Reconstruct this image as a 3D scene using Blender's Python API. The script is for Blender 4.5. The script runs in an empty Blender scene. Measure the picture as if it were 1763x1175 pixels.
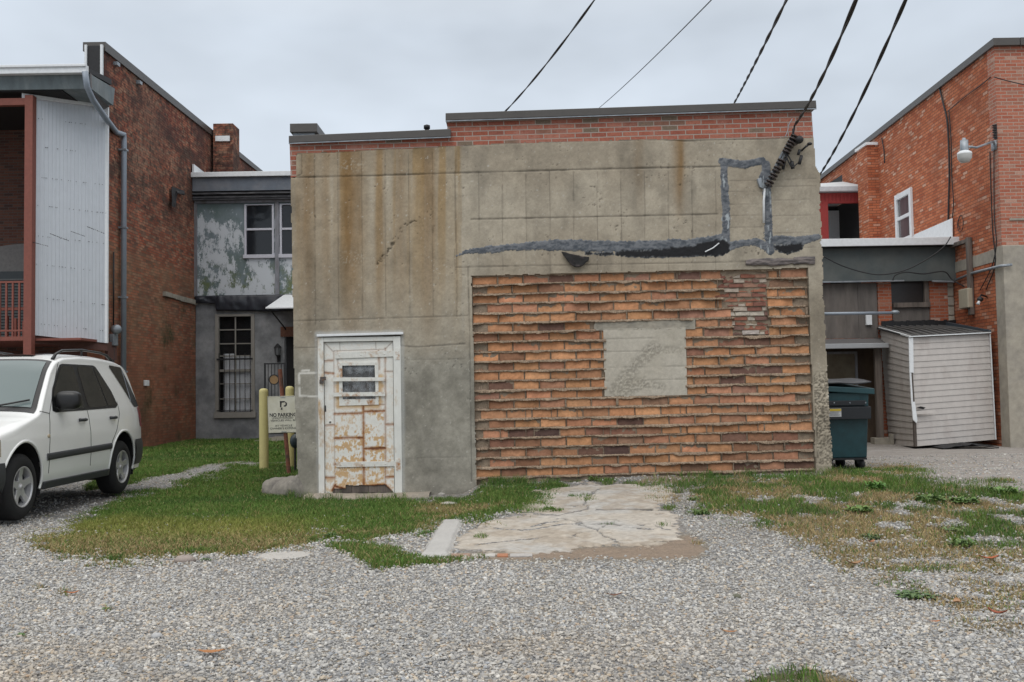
import bpy, math, random
import numpy as np
from mathutils import Vector, Matrix
random.seed(7); rng=np.random.default_rng(7)
sc=bpy.context.scene; col=sc.collection
# ---------------------------------------------------------------- camera
F=1714.;CX=881.5;CY=587.5;H=1.42
PITCH=math.atan(80/1714);ROLL=.016
cp,sp=math.cos(PITCH),math.sin(PITCH);cr,sr=math.cos(ROLL),math.sin(ROLL)
FWD=np.array([0,cp,sp]);_u=np.array([0,-sp,cp]);_r=np.array([1.,0,0])
RT=cr*_r-sr*_u;UP=cr*_u+sr*_r
cam=bpy.data.cameras.new('camera');co=bpy.data.objects.new('camera',cam);col.objects.link(co)
co.matrix_world=Matrix(((RT[0],UP[0],-FWD[0],0),(RT[1],UP[1],-FWD[1],0),(RT[2],UP[2],-FWD[2],H),(0,0,0,1)))
cam.lens=35;cam.sensor_width=36;cam.clip_end=600;cam.clip_start=.05;sc.camera=co
# ---------------------------------------------------------------- world: overcast sky
w=bpy.data.worlds.new("World");sc.world=w;w.use_nodes=True
nt=w.node_tree;N=nt.nodes;L=nt.links;N.clear()
out=N.new('ShaderNodeOutputWorld');bg=N.new('ShaderNodeBackground');bg.inputs[1].default_value=.1
sky=N.new('ShaderNodeTexSky');sky.sky_type='NISHITA';sky.sun_disc=False
SUNEL=math.radians(52);SUNAZ=math.radians(200)
sky.sun_elevation=SUNEL;sky.sun_rotation=SUNAZ
tc=N.new('ShaderNodeTexCoord');sep=N.new('ShaderNodeSeparateXYZ');L.new(tc.outputs['Generated'],sep.inputs[0])
ramp=N.new('ShaderNodeValToRGB');L.new(sep.outputs['Z'],ramp.inputs[0])
e=ramp.color_ramp.elements
e[0].position=0;e[0].color=(.60,.65,.71,1)
e[1].position=.9;e[1].color=(1.52,1.50,1.46,1)
q=e.new(.34);q.color=(.62,.685,.765,1)
q=e.new(.14);q.color=(.625,.69,.765,1)
noi=N.new('ShaderNodeTexNoise');noi.inputs['Scale'].default_value=2.8;noi.inputs['Detail'].default_value=4;noi.inputs['Roughness'].default_value=.5
mp=N.new('ShaderNodeMapping');mp.inputs['Scale'].default_value=(1,1,2.2);L.new(tc.outputs['Generated'],mp.inputs[0]);L.new(mp.outputs[0],noi.inputs[0])
mr=N.new('ShaderNodeMapRange');mr.inputs[1].default_value=.3;mr.inputs[2].default_value=.7;mr.inputs[3].default_value=.80;mr.inputs[4].default_value=1.18;L.new(noi.outputs[0],mr.inputs[0])
mul=N.new('ShaderNodeVectorMath');mul.operation='SCALE';L.new(ramp.outputs[0],mul.inputs[0]);L.new(mr.outputs[0],mul.inputs['Scale'])
m10=N.new('ShaderNodeVectorMath');m10.operation='SCALE';m10.inputs['Scale'].default_value=10;L.new(mul.outputs[0],m10.inputs[0])
mix=N.new('ShaderNodeMix');mix.data_type='RGBA';mix.inputs['Factor'].default_value=.95
L.new(sky.outputs[0],mix.inputs['A']);L.new(m10.outputs[0],mix.inputs['B'])
L.new(mix.outputs['Result'],bg.inputs[0]);L.new(bg.outputs[0],out.inputs[0])
sun=bpy.data.lights.new('sun','SUN');so=bpy.data.objects.new('sun',sun);col.objects.link(so)
sun.energy=.9;sun.angle=math.radians(40);sun.color=(1,.97,.93)
so.rotation_euler=(math.radians(38),0,math.radians(-20))
sc.view_settings.view_transform='Standard';sc.view_settings.look='None';sc.view_settings.exposure=.12;sc.view_settings.gamma=1
sc.cycles.max_bounces=6
# ---------------------------------------------------------------- photograph geometry helpers
def ray(px,py): return FWD+(px-CX)/F*RT-(py-CY)/F*UP
def W(px,py,Y):
    r=ray(px,py);t=Y/r[1];return Vector((r[0]*t,Y,H+r[2]*t))
def WS(px,py,x0,y0,k):   # side wall plane x = x0 + k*(y-y0)
    r=ray(px,py);t=(x0-k*y0)/(r[0]-k*r[1]);return Vector((r[0]*t,r[1]*t,H+r[2]*t))
def WL(px,py): return WS(px,py,-8.9,27.9,.0105)
def WR(px,py): return WS(px,py,9.3,19.1,.04)
def XL(y): return -8.9+.0105*(y-27.9)
def XR(y): return 9.3+.04*(y-19.1)
def proj(x,y,z):
    z=z-H
    a=x*RT[0]+y*RT[1]+z*RT[2];b=x*UP[0]+y*UP[1]+z*UP[2];c=x*FWD[0]+y*FWD[1]+z*FWD[2]
    c=np.maximum(c,.05);return CX+F*a/c,CY-F*b/c
def RX(x0,y0,x1,y1,Y):   # upright rectangle seen at these photo edges: X0,X1,Z0,Z1
    ym=(y0+y1)/2;xm=(x0+x1)/2
    return W(x0,ym,Y).x,W(x1,ym,Y).x,W(xm,y1,Y).z,W(xm,y0,Y).z
# ---------------------------------------------------------------- numpy noise
_T=[rng.random((256,256)) for _ in range(4)]
def vn(x,y,s=0):
    x=np.asarray(x,float)+17.3*s;y=np.asarray(y,float)+9.1*s
    xi=np.floor(x).astype(int);yi=np.floor(y).astype(int);fx=x-xi;fy=y-yi
    fx=fx*fx*(3-2*fx);fy=fy*fy*(3-2*fy);T=_T[s%4]
    a=T[xi&255,yi&255];b=T[(xi+1)&255,yi&255];c=T[xi&255,(yi+1)&255];d=T[(xi+1)&255,(yi+1)&255]
    return (a*(1-fx)+b*fx)*(1-fy)+(c*(1-fx)+d*fx)*fy
def fbm(x,y,o=4,s=0):
    r=0;a=.5;t=0
    for i in range(o): r=r+a*vn(x*2**i,y*2**i,s+i);t+=a;a*=.5
    return r/t
def ss(a,b,x): t=np.clip((np.asarray(x,float)-a)/(b-a),0,1);return t*t*(3-2*t)
def segd(px,py,pts):   # distance to a polyline
    d=np.full(np.shape(px),1e9)
    for (a,b),(c,e_) in zip(pts[:-1],pts[1:]):
        vx,vy=c-a,e_-b;t=np.clip(((px-a)*vx+(py-b)*vy)/(vx*vx+vy*vy+1e-9),0,1)
        d=np.minimum(d,np.hypot(px-a-t*vx,py-b-t*vy))
    return d
def inpoly(px,py,P):
    r=np.zeros(np.shape(px),bool);n=len(P)
    for i in range(n):
        x0,y0=P[i];x1,y1=P[(i+1)%n]
        if y0==y1: continue
        c=((y0>py)!=(y1>py))&(px<(x1-x0)*(py-y0)/(y1-y0)+x0);r^=c
    return r
def mixc(a,b,t):
    a=np.asarray(a,float);b=np.asarray(b,float);t=np.asarray(t)[...,None];return a*(1-t)+b*t
# ---------------------------------------------------------------- ground height
def zg(x,y):
    x=np.asarray(x,float);y=np.asarray(y,float)
    z=ss(8.3,13,y)*(.15*ss(-.75,-.35,x+.0*y)*1+.07*ss(0,4,x))
    z=z+.1*ss(13.5,19,y)*ss(-1,-4,x)
    z=z-.07*ss(13.4,14.2,y)*ss(4.0,4.4,x);z=z+.035*(fbm(x*.7,y*.7,3,1)-.5)*ss(4,6,y)
    z=z+.05*np.exp(-((x-1.7)/.7)**2-((y-13.1)/.35)**2)
    return z
def G(px,py,dz=0):
    y=8.
    for _ in range(60):
        p=W(px,py,y);z=float(zg(p.x,p.y))+dz;r=ray(px,py)
        if r[2]>-1e-3: break
        yn=(H-z)/(-r[2])*r[1];y=y*.4+yn*.6
    return W(px,py,y)
# ---------------------------------------------------------------- objects
def tag(o,label=None,cat=None,group=None,kind=None):
    if label:o['label']=label
    if cat:o['category']=cat
    if group:o['group']=group
    if kind:o['kind']=kind
    return o
def thing(name,label,cat,loc=(0,0,0),group=None):
    o=bpy.data.objects.new(name,None);col.objects.link(o);o.location=loc;o.empty_display_size=.2
    return tag(o,label,cat,group)
def origin(o):
    v=Vector((0,0,0))
    while o is not None: v+=o.location;o=o.parent
    return v
class MB:
    def __init__(s): s.v=[];s.f=[];s.m=[];s.cm=0
    def vs(s,pts): n=len(s.v);s.v+=[tuple(p) for p in pts];return n
    def face(s,pts): n=s.vs(pts);s.f.append(tuple(range(n,n+len(pts))));s.m.append(s.cm);return s
    def hexa(s,p):   # p: 4 bottom + 4 top
        n=s.vs(p)
        for q in ((3,2,1,0),(4,5,6,7),(0,1,5,4),(1,2,6,5),(2,3,7,6),(3,0,4,7)): s.f.append(tuple(n+i for i in q));s.m.append(s.cm)
        return s
    def box(s,x0,x1,y0,y1,z0,z1):
        return s.hexa([(x0,y0,z0),(x1,y0,z0),(x1,y1,z0),(x0,y1,z0),(x0,y0,z1),(x1,y0,z1),(x1,y1,z1),(x0,y1,z1)])
    def prism(s,poly,vec):
        poly=[Vector(p) for p in poly];vec=Vector(vec);n=len(poly)
        k=s.vs(poly+[p+vec for p in poly])
        s.f.append(tuple(range(k,k+n)));s.f.append(tuple(range(k+2*n-1,k+n-1,-1)));s.m+=[s.cm]*2
        for i in range(n): j=(i+1)%n;s.f.append((k+i,k+n+i,k+n+j,k+j));s.m.append(s.cm)
        return s
    def pp(s,pts,Y,th): return s.prism([W(a,b,Y) for a,b in pts],(0,th,0))
    def rx(s,x0,y0,x1,y1,Y,th): a,b,c,d=RX(x0,y0,x1,y1,Y);return s.box(a,b,Y,Y+th,c,d)
    def tube(s,path,r,n=8,cap=True):
        P=[Vector(p) for p in path];rs=r if isinstance(r,(list,tuple)) else [r]*len(P)
        t0=(P[1]-P[0]).normalized();a=t0.orthogonal().normalized();prev=None;k0=len(s.v)
        for i,p in enumerate(P):
            t=(P[min(i+1,len(P)-1)]-P[max(i-1,0)]).normalized()
            a=(a-t*a.dot(t));a=a.normalized() if a.length>1e-6 else t.orthogonal().normalized();b=t.cross(a)
            k=s.vs([p+(a*math.cos(2*math.pi*j/n)+b*math.sin(2*math.pi*j/n))*rs[i] for j in range(n)])
            if prev is not None:
                for j in range(n): s.f.append((prev+j,prev+(j+1)%n,k+(j+1)%n,k+j));s.m.append(s.cm)
            prev=k
        if cap:
            s.f.append(tuple(range(k0+n-1,k0-1,-1)));s.f.append(tuple(range(prev,prev+n)));s.m+=[s.cm]*2
        return s
    def lathe(s,prof,c,ax=(0,0,1),n=24):   # prof: (r,h)
        c=Vector(c);ax=Vector(ax).normalized();a=ax.orthogonal().normalized();b=ax.cross(a);prev=None
        for r,h in prof:
            k=s.vs([c+ax*h+(a*math.cos(2*math.pi*j/n)+b*math.sin(2*math.pi*j/n))*max(r,1e-4) for j in range(n)])
            if prev is not None:
                for j in range(n): s.f.append((prev+j,prev+(j+1)%n,k+(j+1)%n,k+j));s.m.append(s.cm)
            prev=k
        return s
    def grid(s,fn,nu,nv,both=False):
        k=len(s.v)
        s.v+=[tuple(fn(i/nu,j/nv)) for i in range(nu+1) for j in range(nv+1)]
        for i in range(nu):
            for j in range(nv):
                a=k+i*(nv+1)+j;s.f.append((a,a+nv+1,a+nv+2,a+1));s.m.append(s.cm)
        return s
    def build(s,name,mat,parent=None,smooth=False,bevel=0,weld=False,solid=0):
        me=bpy.data.meshes.new(name);og=origin(parent) if parent else Vector((0,0,0))
        me.from_pydata([(a-og.x,b-og.y,c-og.z) for a,b,c in s.v],[],s.f)
        mats=mat if isinstance(mat,(list,tuple)) else [mat]
        for m in mats: me.materials.append(m)
        if len(mats)>1: me.polygons.foreach_set('material_index',s.m)
        boxuv(me,og)
        if smooth: me.polygons.foreach_set('use_smooth',[True]*len(me.polygons))
        me.update()
        o=bpy.data.objects.new(name,me);col.objects.link(o)
        if parent: o.parent=parent
        if weld: o.modifiers.new('w','WELD').merge_threshold=.0005
        if solid: sm=o.modifiers.new('s','SOLIDIFY');sm.thickness=solid
        if bevel: b=o.modifiers.new('b','BEVEL');b.width=bevel;b.segments=2;b.limit_method='ANGLE'
        return o
def boxuv(me,og):
    nl=len(me.loops);vi=np.zeros(nl,int);me.loops.foreach_get('vertex_index',vi)
    c=np.zeros(len(me.vertices)*3);me.vertices.foreach_get('co',c);c=c.reshape(-1,3)+np.array(og)
    nr=np.zeros(len(me.polygons)*3);me.polygons.foreach_get('normal',nr);nr=np.abs(nr.reshape(-1,3))
    lt=np.zeros(len(me.polygons),int);me.polygons.foreach_get('loop_total',lt);pn=np.repeat(nr,lt,axis=0)
    p=c[vi];uv=np.empty((nl,2))
    zt=(pn[:,2]>pn[:,0])&(pn[:,2]>pn[:,1]);xt=(~zt)&(pn[:,0]>pn[:,1])
    uv[:,0]=np.where(xt,p[:,1],p[:,0]);uv[:,1]=np.where(zt,p[:,1],p[:,2])
    l=me.uv_layers.new(name='UVMap');l.data.foreach_set('uv',uv.ravel())
def npmesh(name,V,Fq,mat,parent=None,colr=None,smooth=False,tri=False):
    me=bpy.data.meshes.new(name);V=np.asarray(V,float)
    if parent: V=V-np.array(origin(parent))
    k=3 if tri else 4;nf=len(Fq)
    me.vertices.add(len(V));me.vertices.foreach_set('co',V.ravel())
    me.loops.add(nf*k);me.loops.foreach_set('vertex_index',np.asarray(Fq,np.int32).ravel())
    me.polygons.add(nf);me.polygons.foreach_set('loop_start',np.arange(nf,dtype=np.int32)*k)
    me.polygons.foreach_set('loop_total',np.full(nf,k,np.int32))
    me.update(calc_edges=True)
    if smooth: me.polygons.foreach_set('use_smooth',np.ones(nf,bool))
    else: me.polygons.foreach_set('use_smooth',np.zeros(nf,bool))
    if colr is not None:
        a=me.color_attributes.new('Col','FLOAT_COLOR','POINT')
        a.data.foreach_set('color',np.concatenate([colr,np.ones((len(colr),1))],1).ravel())
    if mat: me.materials.append(mat)
    o=bpy.data.objects.new(name,me);col.objects.link(o)
    if parent: o.parent=parent
    return o
def sheet(name,us,vs_,pos,mat,parent,mask=None,depth=None,smooth=True):
    """height-field sheet: pos(U,V)->XYZ,col ; mask(U,V)->bool ; depth=vector for the edge return"""
    U,V=np.meshgrid(us,vs_,indexing='ij');P,C=pos(U,V);nu,nv=U.shape
    idx=np.arange(nu*nv).reshape(nu,nv)
    Fq=np.stack([idx[:-1,:-1],idx[1:,:-1],idx[1:,1:],idx[:-1,1:]],-1).reshape(-1,4)
    P=P.reshape(-1,3);C=C.reshape(-1,3)
    if mask is not None:
        um=(us[:-1]+us[1:])/2;vm=(vs_[:-1]+vs_[1:])/2;A,B=np.meshgrid(um,vm,indexing='ij')
        keep=mask(A,B);Fq=Fq[keep.ravel()]
    else: keep=np.ones((nu-1,nv-1),bool)
    if depth is not None:
        kp=np.pad(keep,1);E=[]
        I,J=np.nonzero(kp[1:-1,1:-1]&~kp[:-2,1:-1]);E.append(np.stack([idx[I,J],idx[I,J+1]],-1))
        I,J=np.nonzero(kp[1:-1,1:-1]&~kp[2:,1:-1]);E.append(np.stack([idx[I+1,J+1],idx[I+1,J]],-1))
        I,J=np.nonzero(kp[1:-1,1:-1]&~kp[1:-1,:-2]);E.append(np.stack([idx[I+1,J],idx[I,J]],-1))
        I,J=np.nonzero(kp[1:-1,1:-1]&~kp[1:-1,2:]);E.append(np.stack([idx[I,J+1],idx[I+1,J+1]],-1))
        E=np.concatenate(E);n0=len(P);ev=E.ravel()
        P=np.concatenate([P,P[ev],P[ev]+np.array(depth)]);C=np.concatenate([C,C[ev],C[ev]])
        k=np.arange(len(E))*2+n0;m=len(ev)
        Fq=np.concatenate([Fq,np.stack([k,k+m,k+m+1,k+1],-1)])
    used=np.zeros(len(P),bool);used[Fq.ravel()]=True;rm=np.cumsum(used)-1
    return npmesh(name,P[used],rm[Fq],mat,parent,C[used],smooth)
# ---------------------------------------------------------------- materials
def newmat(name):
    m=bpy.data.materials.new(name);m.use_nodes=True;n=m.node_tree;b=n.nodes['Principled BSDF'];return m,n,b
def nd(n,t,**k):
    x=n.nodes.new(t)
    for a,v in k.items():
        if a in x.inputs: x.inputs[a].default_value=v
        else: setattr(x,a,v)
    return x
def mixn(n,fac,a,b,mode='MIX'):
    x=n.nodes.new('ShaderNodeMix');x.data_type='RGBA';x.blend_type=mode
    for s_,v in (('Factor',fac),('A',a),('B',b)):
        if hasattr(v,'links') or hasattr(v,'is_linked'): n.links.new(v,x.inputs[s_])
        else: x.inputs[s_].default_value=v if s_=='Factor' else (*v[:3],1)
    return x.outputs['Result']
def noise(n,scale,vec,detail=5,rough=.6,stretch=None):
    t=n.nodes.new('ShaderNodeTexNoise');t.inputs['Scale'].default_value=scale;t.inputs['Detail'].default_value=detail;t.inputs['Roughness'].default_value=rough
    if stretch:
        m=n.nodes.new('ShaderNodeMapping');m.inputs['Scale'].default_value=stretch;n.links.new(vec,m.inputs[0]);vec=m.outputs[0]
    n.links.new(vec,t.inputs[0]);return t.outputs[0]
def thr(n,v,a,b,o0=0,o1=1):
    m=n.nodes.new('ShaderNodeMapRange');m.inputs[1].default_value=a;m.inputs[2].default_value=b;m.inputs[3].default_value=o0;m.inputs[4].default_value=o1
    n.links.new(v,m.inputs[0]);return m.outputs[0]
def bump(n,b,h,strength=.3,dist=.01):
    x=n.nodes.new('ShaderNodeBump');x.inputs['Strength'].default_value=strength;x.inputs['Distance'].default_value=dist
    n.links.new(h,x.inputs['Height']);n.links.new(x.outputs[0],b.inputs['Normal']);return x
def pos_(n): return nd(n,'ShaderNodeNewGeometry').outputs['Position']
def M(name,c,rough=.7,metal=0,var=.25,sc_=6,c2=None,t=(.45,.62),stretch=None,bs=.25,spec=None,coat=0):
    """weathered material: base colour with tone noise, optional patches of a second colour"""
    m,n,b=newmat(name);P=pos_(n)
    v=thr(n,noise(n,sc_*3,P,6,.65,stretch),.25,.75,1-var,1+var*.6)
    base=mixn(n,1.0,c,(0,0,0));base=c
    if c2 is not None: base=mixn(n,thr(n,noise(n,sc_,P,7,.65,stretch),*t),c,c2)
    x=n.nodes.new('ShaderNodeVectorMath');x.operation='SCALE'
    if c2 is None: x.inputs[0].default_value=c[:3]
    else: n.links.new(base,x.inputs[0])
    n.links.new(v,x.inputs['Scale']);n.links.new(x.outputs[0],b.inputs['Base Color'])
    b.inputs['Roughness'].default_value=rough;b.inputs['Metallic'].default_value=metal
    if spec is not None: b.inputs['Specular IOR Level'].default_value=spec
    if coat: b.inputs['Coat Weight'].default_value=coat;b.inputs['Coat Roughness'].default_value=.05
    if bs: bump(n,b,noise(n,sc_*8,P,5,.7),bs,.004)
    return m
def colmat(name,rough=.9,fine=90,amp=.18,bs=.4,bd=.003,spec=.3):
    m,n,b=newmat(name);P=pos_(n);a=nd(n,'ShaderNodeAttribute',attribute_name='Col')
    v=thr(n,noise(n,fine,P,6,.75),.25,.75,1-amp,1+amp);x=n.nodes.new('ShaderNodeVectorMath');x.operation='SCALE'
    n.links.new(a.outputs['Color'],x.inputs[0]);n.links.new(v,x.inputs['Scale']);n.links.new(x.outputs[0],b.inputs['Base Color'])
    b.inputs['Roughness'].default_value=rough;b.inputs['Specular IOR Level'].default_value=spec
    if bs: bump(n,b,noise(n,fine*1.3,P,6,.8),bs,bd)
    return m
def brick(name,pal,mortar,stains=(),bw=.213,bh=.067,ms=.007,rot=0,pale=.0,bstr=.5):
    """pal: list of (pos,colour) ; stains: list of (colour,scale,lo,hi,zlo,zhi)"""
    m,n,b=newmat(name);uv=nd(n,'ShaderNodeUVMap').outputs[0];P=pos_(n)
    mpn=nd(n,'ShaderNodeMapping');mpn.inputs['Rotation'].default_value=(0,0,rot);n.links.new(uv,mpn.inputs[0])
    # slight waviness of the courses
    t=nd(n,'ShaderNodeTexBrick');n.links.new(mpn.outputs[0],t.inputs['Vector'])
    for k,v in (('Scale',1),('Mortar Size',ms),('Mortar Smooth',.15),('Bias',0),('Brick Width',bw),('Row Height',bh)): t.inputs[k].default_value=v
    t.inputs['Color1'].default_value=(0,0,0,1);t.inputs['Color2'].default_value=(1,1,1,1)
    cr_=nd(n,'ShaderNodeValToRGB');n.links.new(t.outputs['Color'],cr_.inputs[0]);el=cr_.color_ramp.elements
    for i,(p_,c_) in enumerate(pal):
        q_=el[i] if i<2 else el.new(p_)
        q_.position=p_;q_.color=(*c_,1)
    v=thr(n,noise(n,38,P,5,.7),.25,.75,.72,1.22);x=nd(n,'ShaderNodeVectorMath',operation='SCALE');n.links.new(cr_.outputs[0],x.inputs[0]);n.links.new(v,x.inputs['Scale'])
    c=mixn(n,t.outputs['Fac'],x.outputs[0],mortar)
    z=nd(n,'ShaderNodeSeparateXYZ');n.links.new(P,z.inputs[0])
    for (sc3,s_,lo,hi,z0,z1,stz) in stains:
        f=thr(n,noise(n,s_,P,9,.72,(1,1,stz)),lo,hi)
        g=thr(n,z.outputs['Z'],z0,z1);mm=nd(n,'ShaderNodeMath',operation='MULTIPLY');n.links.new(f,mm.inputs[0]);n.links.new(g,mm.inputs[1])
        if len(sc3)>3: m2=nd(n,'ShaderNodeMath',operation='MULTIPLY');n.links.new(mm.outputs[0],m2.inputs[0]);m2.inputs[1].default_value=sc3[3];mm=m2
        c=mixn(n,mm.outputs[0],c,sc3[:3])
    n.links.new(c,b.inputs['Base Color']);b.inputs['Roughness'].default_value=.93;b.inputs['Specular IOR Level'].default_value=.2
    h=nd(n,'ShaderNodeMath',operation='MULTIPLY_ADD');n.links.new(t.outputs['Fac'],h.inputs[0]);h.inputs[1].default_value=-1.;n.links.new(noise(n,60,P,4,.7),h.inputs[2])
    bump(n,b,h.outputs[0],bstr,.012);return m
# ================================================================ materials used in several places
m_coping=M('bronze metal coping',(.075,.068,.062),.45,.0,.12,3,bs=.05)
m_tar=M('tar',(.012,.012,.014),.55,0,.4,6)
m_tar2=M('roof tar black',(.02,.02,.022),.7,0,.4,8)
m_galv=M('galvanised steel',(.33,.36,.39),.45,.35,.2,5,c2=(.22,.25,.28),bs=.05)
m_white=M('white painted metal',(.72,.74,.755),.5,0,.12,5,bs=.05)
m_black=M('black rubber',(.018,.018,.02),.6,0,.3,9,bs=.1)
m_iron=M('black iron',(.02,.02,.022),.5,.2,.3,9,bs=.1)
m_wood=M('weathered wood',(.17,.14,.12),.9,0,.35,5,c2=(.09,.075,.065),stretch=(1,1,.12))
m_woodd=M('dark old boards',(.085,.068,.058),.9,0,.4,3,c2=(.14,.115,.10),stretch=(1,1,.15))
m_redp=M('red brown paint',(.22,.07,.05),.7,0,.18,5)
m_dark=M('dark recess',(.012,.011,.012),.9,0,.3,5)
m_glass,_n,_b=newmat('dark window glass');_b.inputs['Base Color'].default_value=(.012,.014,.017,1);_b.inputs['Roughness'].default_value=.06;_b.inputs['Specular IOR Level'].default_value=.5
bump(_n,_b,noise(_n,2.5,pos_(_n),2),.12,.02)
m_conc=M('plain concrete',(.34,.31,.255),.9,0,.25,3,c2=(.27,.25,.21),bs=.5)
# ================================================================ MAIN BUILDING
YW=13.4
mb_=thing('concrete_building','low flat-roofed concrete building with patched tile wall, rusty white door and tar streaks','building',(0.6,YW,0))
m_cw=colmat('board marked concrete',.92,70,.16,.6,.004)
XA=W(500,300,YW).x
def cw_pos(X,Z):
    px,py=proj(X,YW+0*X,Z)
    n1=fbm(X*1.3,Z*1.3,5,0);n2=fbm(X*9,Z*9,4,1);n3=fbm(X*40,Z*40,3,2)
    b=mixc((.325,.280,.215),(.385,.340,.268),ss(.3,.7,n1))
    # lower greyer cement render
    low=ss(560,640,py+30*(n2-.5))*(px<820)
    low=np.maximum(low,ss(470,560,py)*(px<800)*.35)
    b=mixc(b,mixc((.255,.240,.200),(.315,.297,.252),ss(.3,.7,n2*.5+n1*.5)),low)
    # individual boards, vertical on the left, panels on the right
    bi=np.floor((px-541+ (py-400)*-.012)/40.6);bt=_T[1][(bi.astype(int)*7)&255,3]
    b=b*(1+.09*(bt-.5)*(1-low)*(py<560))[...,None]
    b=mixc(b,(.300,.225,.135),.34*(px<795)*ss(640,420,py)*(.5+n1))
    # vertical ochre and dark runs
    st=fbm(px/14+3,py/420,4,2);top=ss(620,300,py)*(px<800)
    b=mixc(b,(.30,.205,.10),ss(.44,.66,st)*.8*top)
    for xc,wd,a in ((600,13,.95),(618,10,.5),(530,12,.55),(655,9,.45),(690,10,.35),(735,9,.55),(745,6,.4),(1168,10,.5),(1172,5,.5),(562,8,.35),(1100,8,.2)):
        wob=6*(fbm(py/60,px*0+xc,2,1)-.5)
        a2=a*np.exp(-((px-xc-wob)/wd)**2)*ss(680 if px.shape else 680,330,py)*(.6+.6*fbm(px/5,py/40,3,3))*(py>235)
        if xc>1000: a2=a2*ss(400,290,py)*1.3
        b=mixc(b,(.215,.130,.055),np.clip(a2*1.15,0,.92))
    # pale lime runs
    for xc,wd,a,y0,y1 in ((668,7,.5,300,430),(786,4,.5,300,400),(640,5,.35,300,520),(571,4,.35,300,560),(712,5,.3,300,470)):
        a2=a*np.exp(-((px-xc)/wd)**2)*ss(y0-5,y0+8,py)*ss(y1,y0,py);b=mixc(b,(.52,.47,.38),np.clip(a2,0,1))
    b=b*(1+.34*(n2-.5)+.30*(n3-.5))[...,None]
    blot=ss(.56,.75,fbm(X*2.6+9,Z*1.2,5,3));b=b*(1-.22*blot)[...,None]
    dy=-.004*n1-.004*n2-.002*n3
    def seam(pts,wd,dep,dark):
        nonlocal b,dy
        d=segd(px,py,pts)+1.2*(fbm(px/9,py/9,3,1)-.5)
        k=ss(wd,wd*.3,d)*(.45+.8*fbm(px/30,py/30,2,0));k=np.clip(k,0,1)
        dy=dy+k*dep;b=b*(1-dark*k)[...,None]
    for p in ([(500,306),(640,303),(795,298),(1010,292),(1240,287)],):
        seam(p,1.9,.010,.6)
    seam([(810,378),(1010,374),(1235,369)],1.7,.008,.6)
    seam([(505,553),(640,549),(805,544)],1.6,.006,.4);seam([(505,600),(550,598)],1.4,.005,.4)
    seam([(690,596),(720,598),(760,595),(800,592)],1.6,.006,.55)
    seam([(785,461),(812,460),(1240,452),(1390,447)],1.6,.006,.4)
    seam([(806,461),(808,560),(812,830)],1.5,.006,.45)
    seam([(700,620),(800,618)],1.2,.003,.15);seam([(697,790),(815,786)],1.2,.003,.2)
    for yy in (310,322,345,372,402,428): seam([(1330,yy),(1405,yy-2)],1.1,.003,.3)
    for yy in (312,330,352,372,392): seam([(1255,yy),(1312,yy-1)],1.1,.003,.33)
    seam([(541,265),(543,560)],1.2,.004,.4)
    for k in range(1,7): seam([(541+k*40.6,263),(543+k*40.6,545)],1.2,.004,.34)
    for k in range(12): seam([(783+k*40.8,296),(784+k*40.8,418)],1.2,.004,.36)
    for k in range(12): seam([(783+k*40.8,430),(784+k*40.8,466)],1.2,.003,.25)
    dcr=segd(px+7*(fbm(px/9,py/9,3,3)-.5)+9*(n3-.5),py+9*(fbm(px/9+9,py/9,3,1)-.5)+7*(n3-.5),[(638,458),(655,450),(672,428),(684,405),(690,395),(705,383),(714,379)]);kc=ss(2.6,.6,dcr)*ss(.38,.6,fbm(px/5,py/5,2,2))
    dy=dy+.014*kc;b=b*(1-.65*kc)[...,None]
    seam([(510,265),(519,266),(519,300),(505,307)],1.5,.01,.6)
    seam([(1110,240),(1180,243),(1240,241),(1398,237)],2.0,.008,.55)
    seam([(520,264),(600,261),(640,258),(700,256),(770,252),(900,246),(1100,241)],1.8,.008,.5)
    # bug holes
    hole=fbm(px/3.1,py/3.1,2,3)*.75+.25*_T[2][(np.floor(px/40).astype(int))&255,(np.floor(py/40).astype(int))&255]
    hk=ss(.80,.86,hole)*ss(.35,.6,n2);dy=dy+.008*hk;b=b*(1-.5*hk)[...,None]
    lt=ss(.84,.9,fbm(px/3.6+50,py/3.6,2,2));b=mixc(b,(.5,.48,.43),lt*.6)
    # honeycombed aggregate along the broken right hand column
    hz=((px>1400+((py-640)*.05))&(py>640)&(py<745+12*n2)).astype(float)*ss(636,655,py+20*(n2-.5))
    hz=np.maximum(hz,((px>1406)&(py>742+8*n2)&(py<800)).astype(float)*.8)
    hc=ss(.40,.56,fbm(X*60,Z*60,4,1));dy=dy+hz*(.012*(1-hc)+.012*fbm(X*9,Z*9,3,2));b=b*(1-hz*(.45*(1-hc)-.25*hc))[...,None]
    # diagonal honeycomb strip near the door and rusty ring of grit
    rg=np.exp(-((px-608)/22)**2-((py-285)/10)**2)+np.exp(-((px-612)/25)**2-((py-445)/12)**2)
    gk=rg*ss(.55,.7,fbm(X*50,Z*50,2,0));b=mixc(b,(.42,.38,.3),np.clip(gk,0,1)*.7)
    # painted white line rectangle beside the door
    d=np.minimum(segd(px,py,[(547,642),(515,643),(516,681)]),segd(px,py,[(516,682),(547,683)]))
    d=np.minimum(d,segd(px,py,[(520,639),(532,638)]))
    k=ss(2.3,1.0,d+.9*(n3-.5))*ss(.2,.4,n2);b=mixc(b,(.62,.60,.55),k*.95)
    # smear of white paint around the door frame
    dd=segd(px,py,[(546,575),(690,573),(692,600),(693,848)]);k=ss(7,1,dd+4*(n2-.5))*.55;b=mixc(b,(.42,.43,.42),k)
    ddl=segd(px,py,[(545,580),(550,850)]);k=ss(6,1,ddl+4*(n2-.5))*.45;b=mixc(b,(.40,.40,.39),k)
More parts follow.
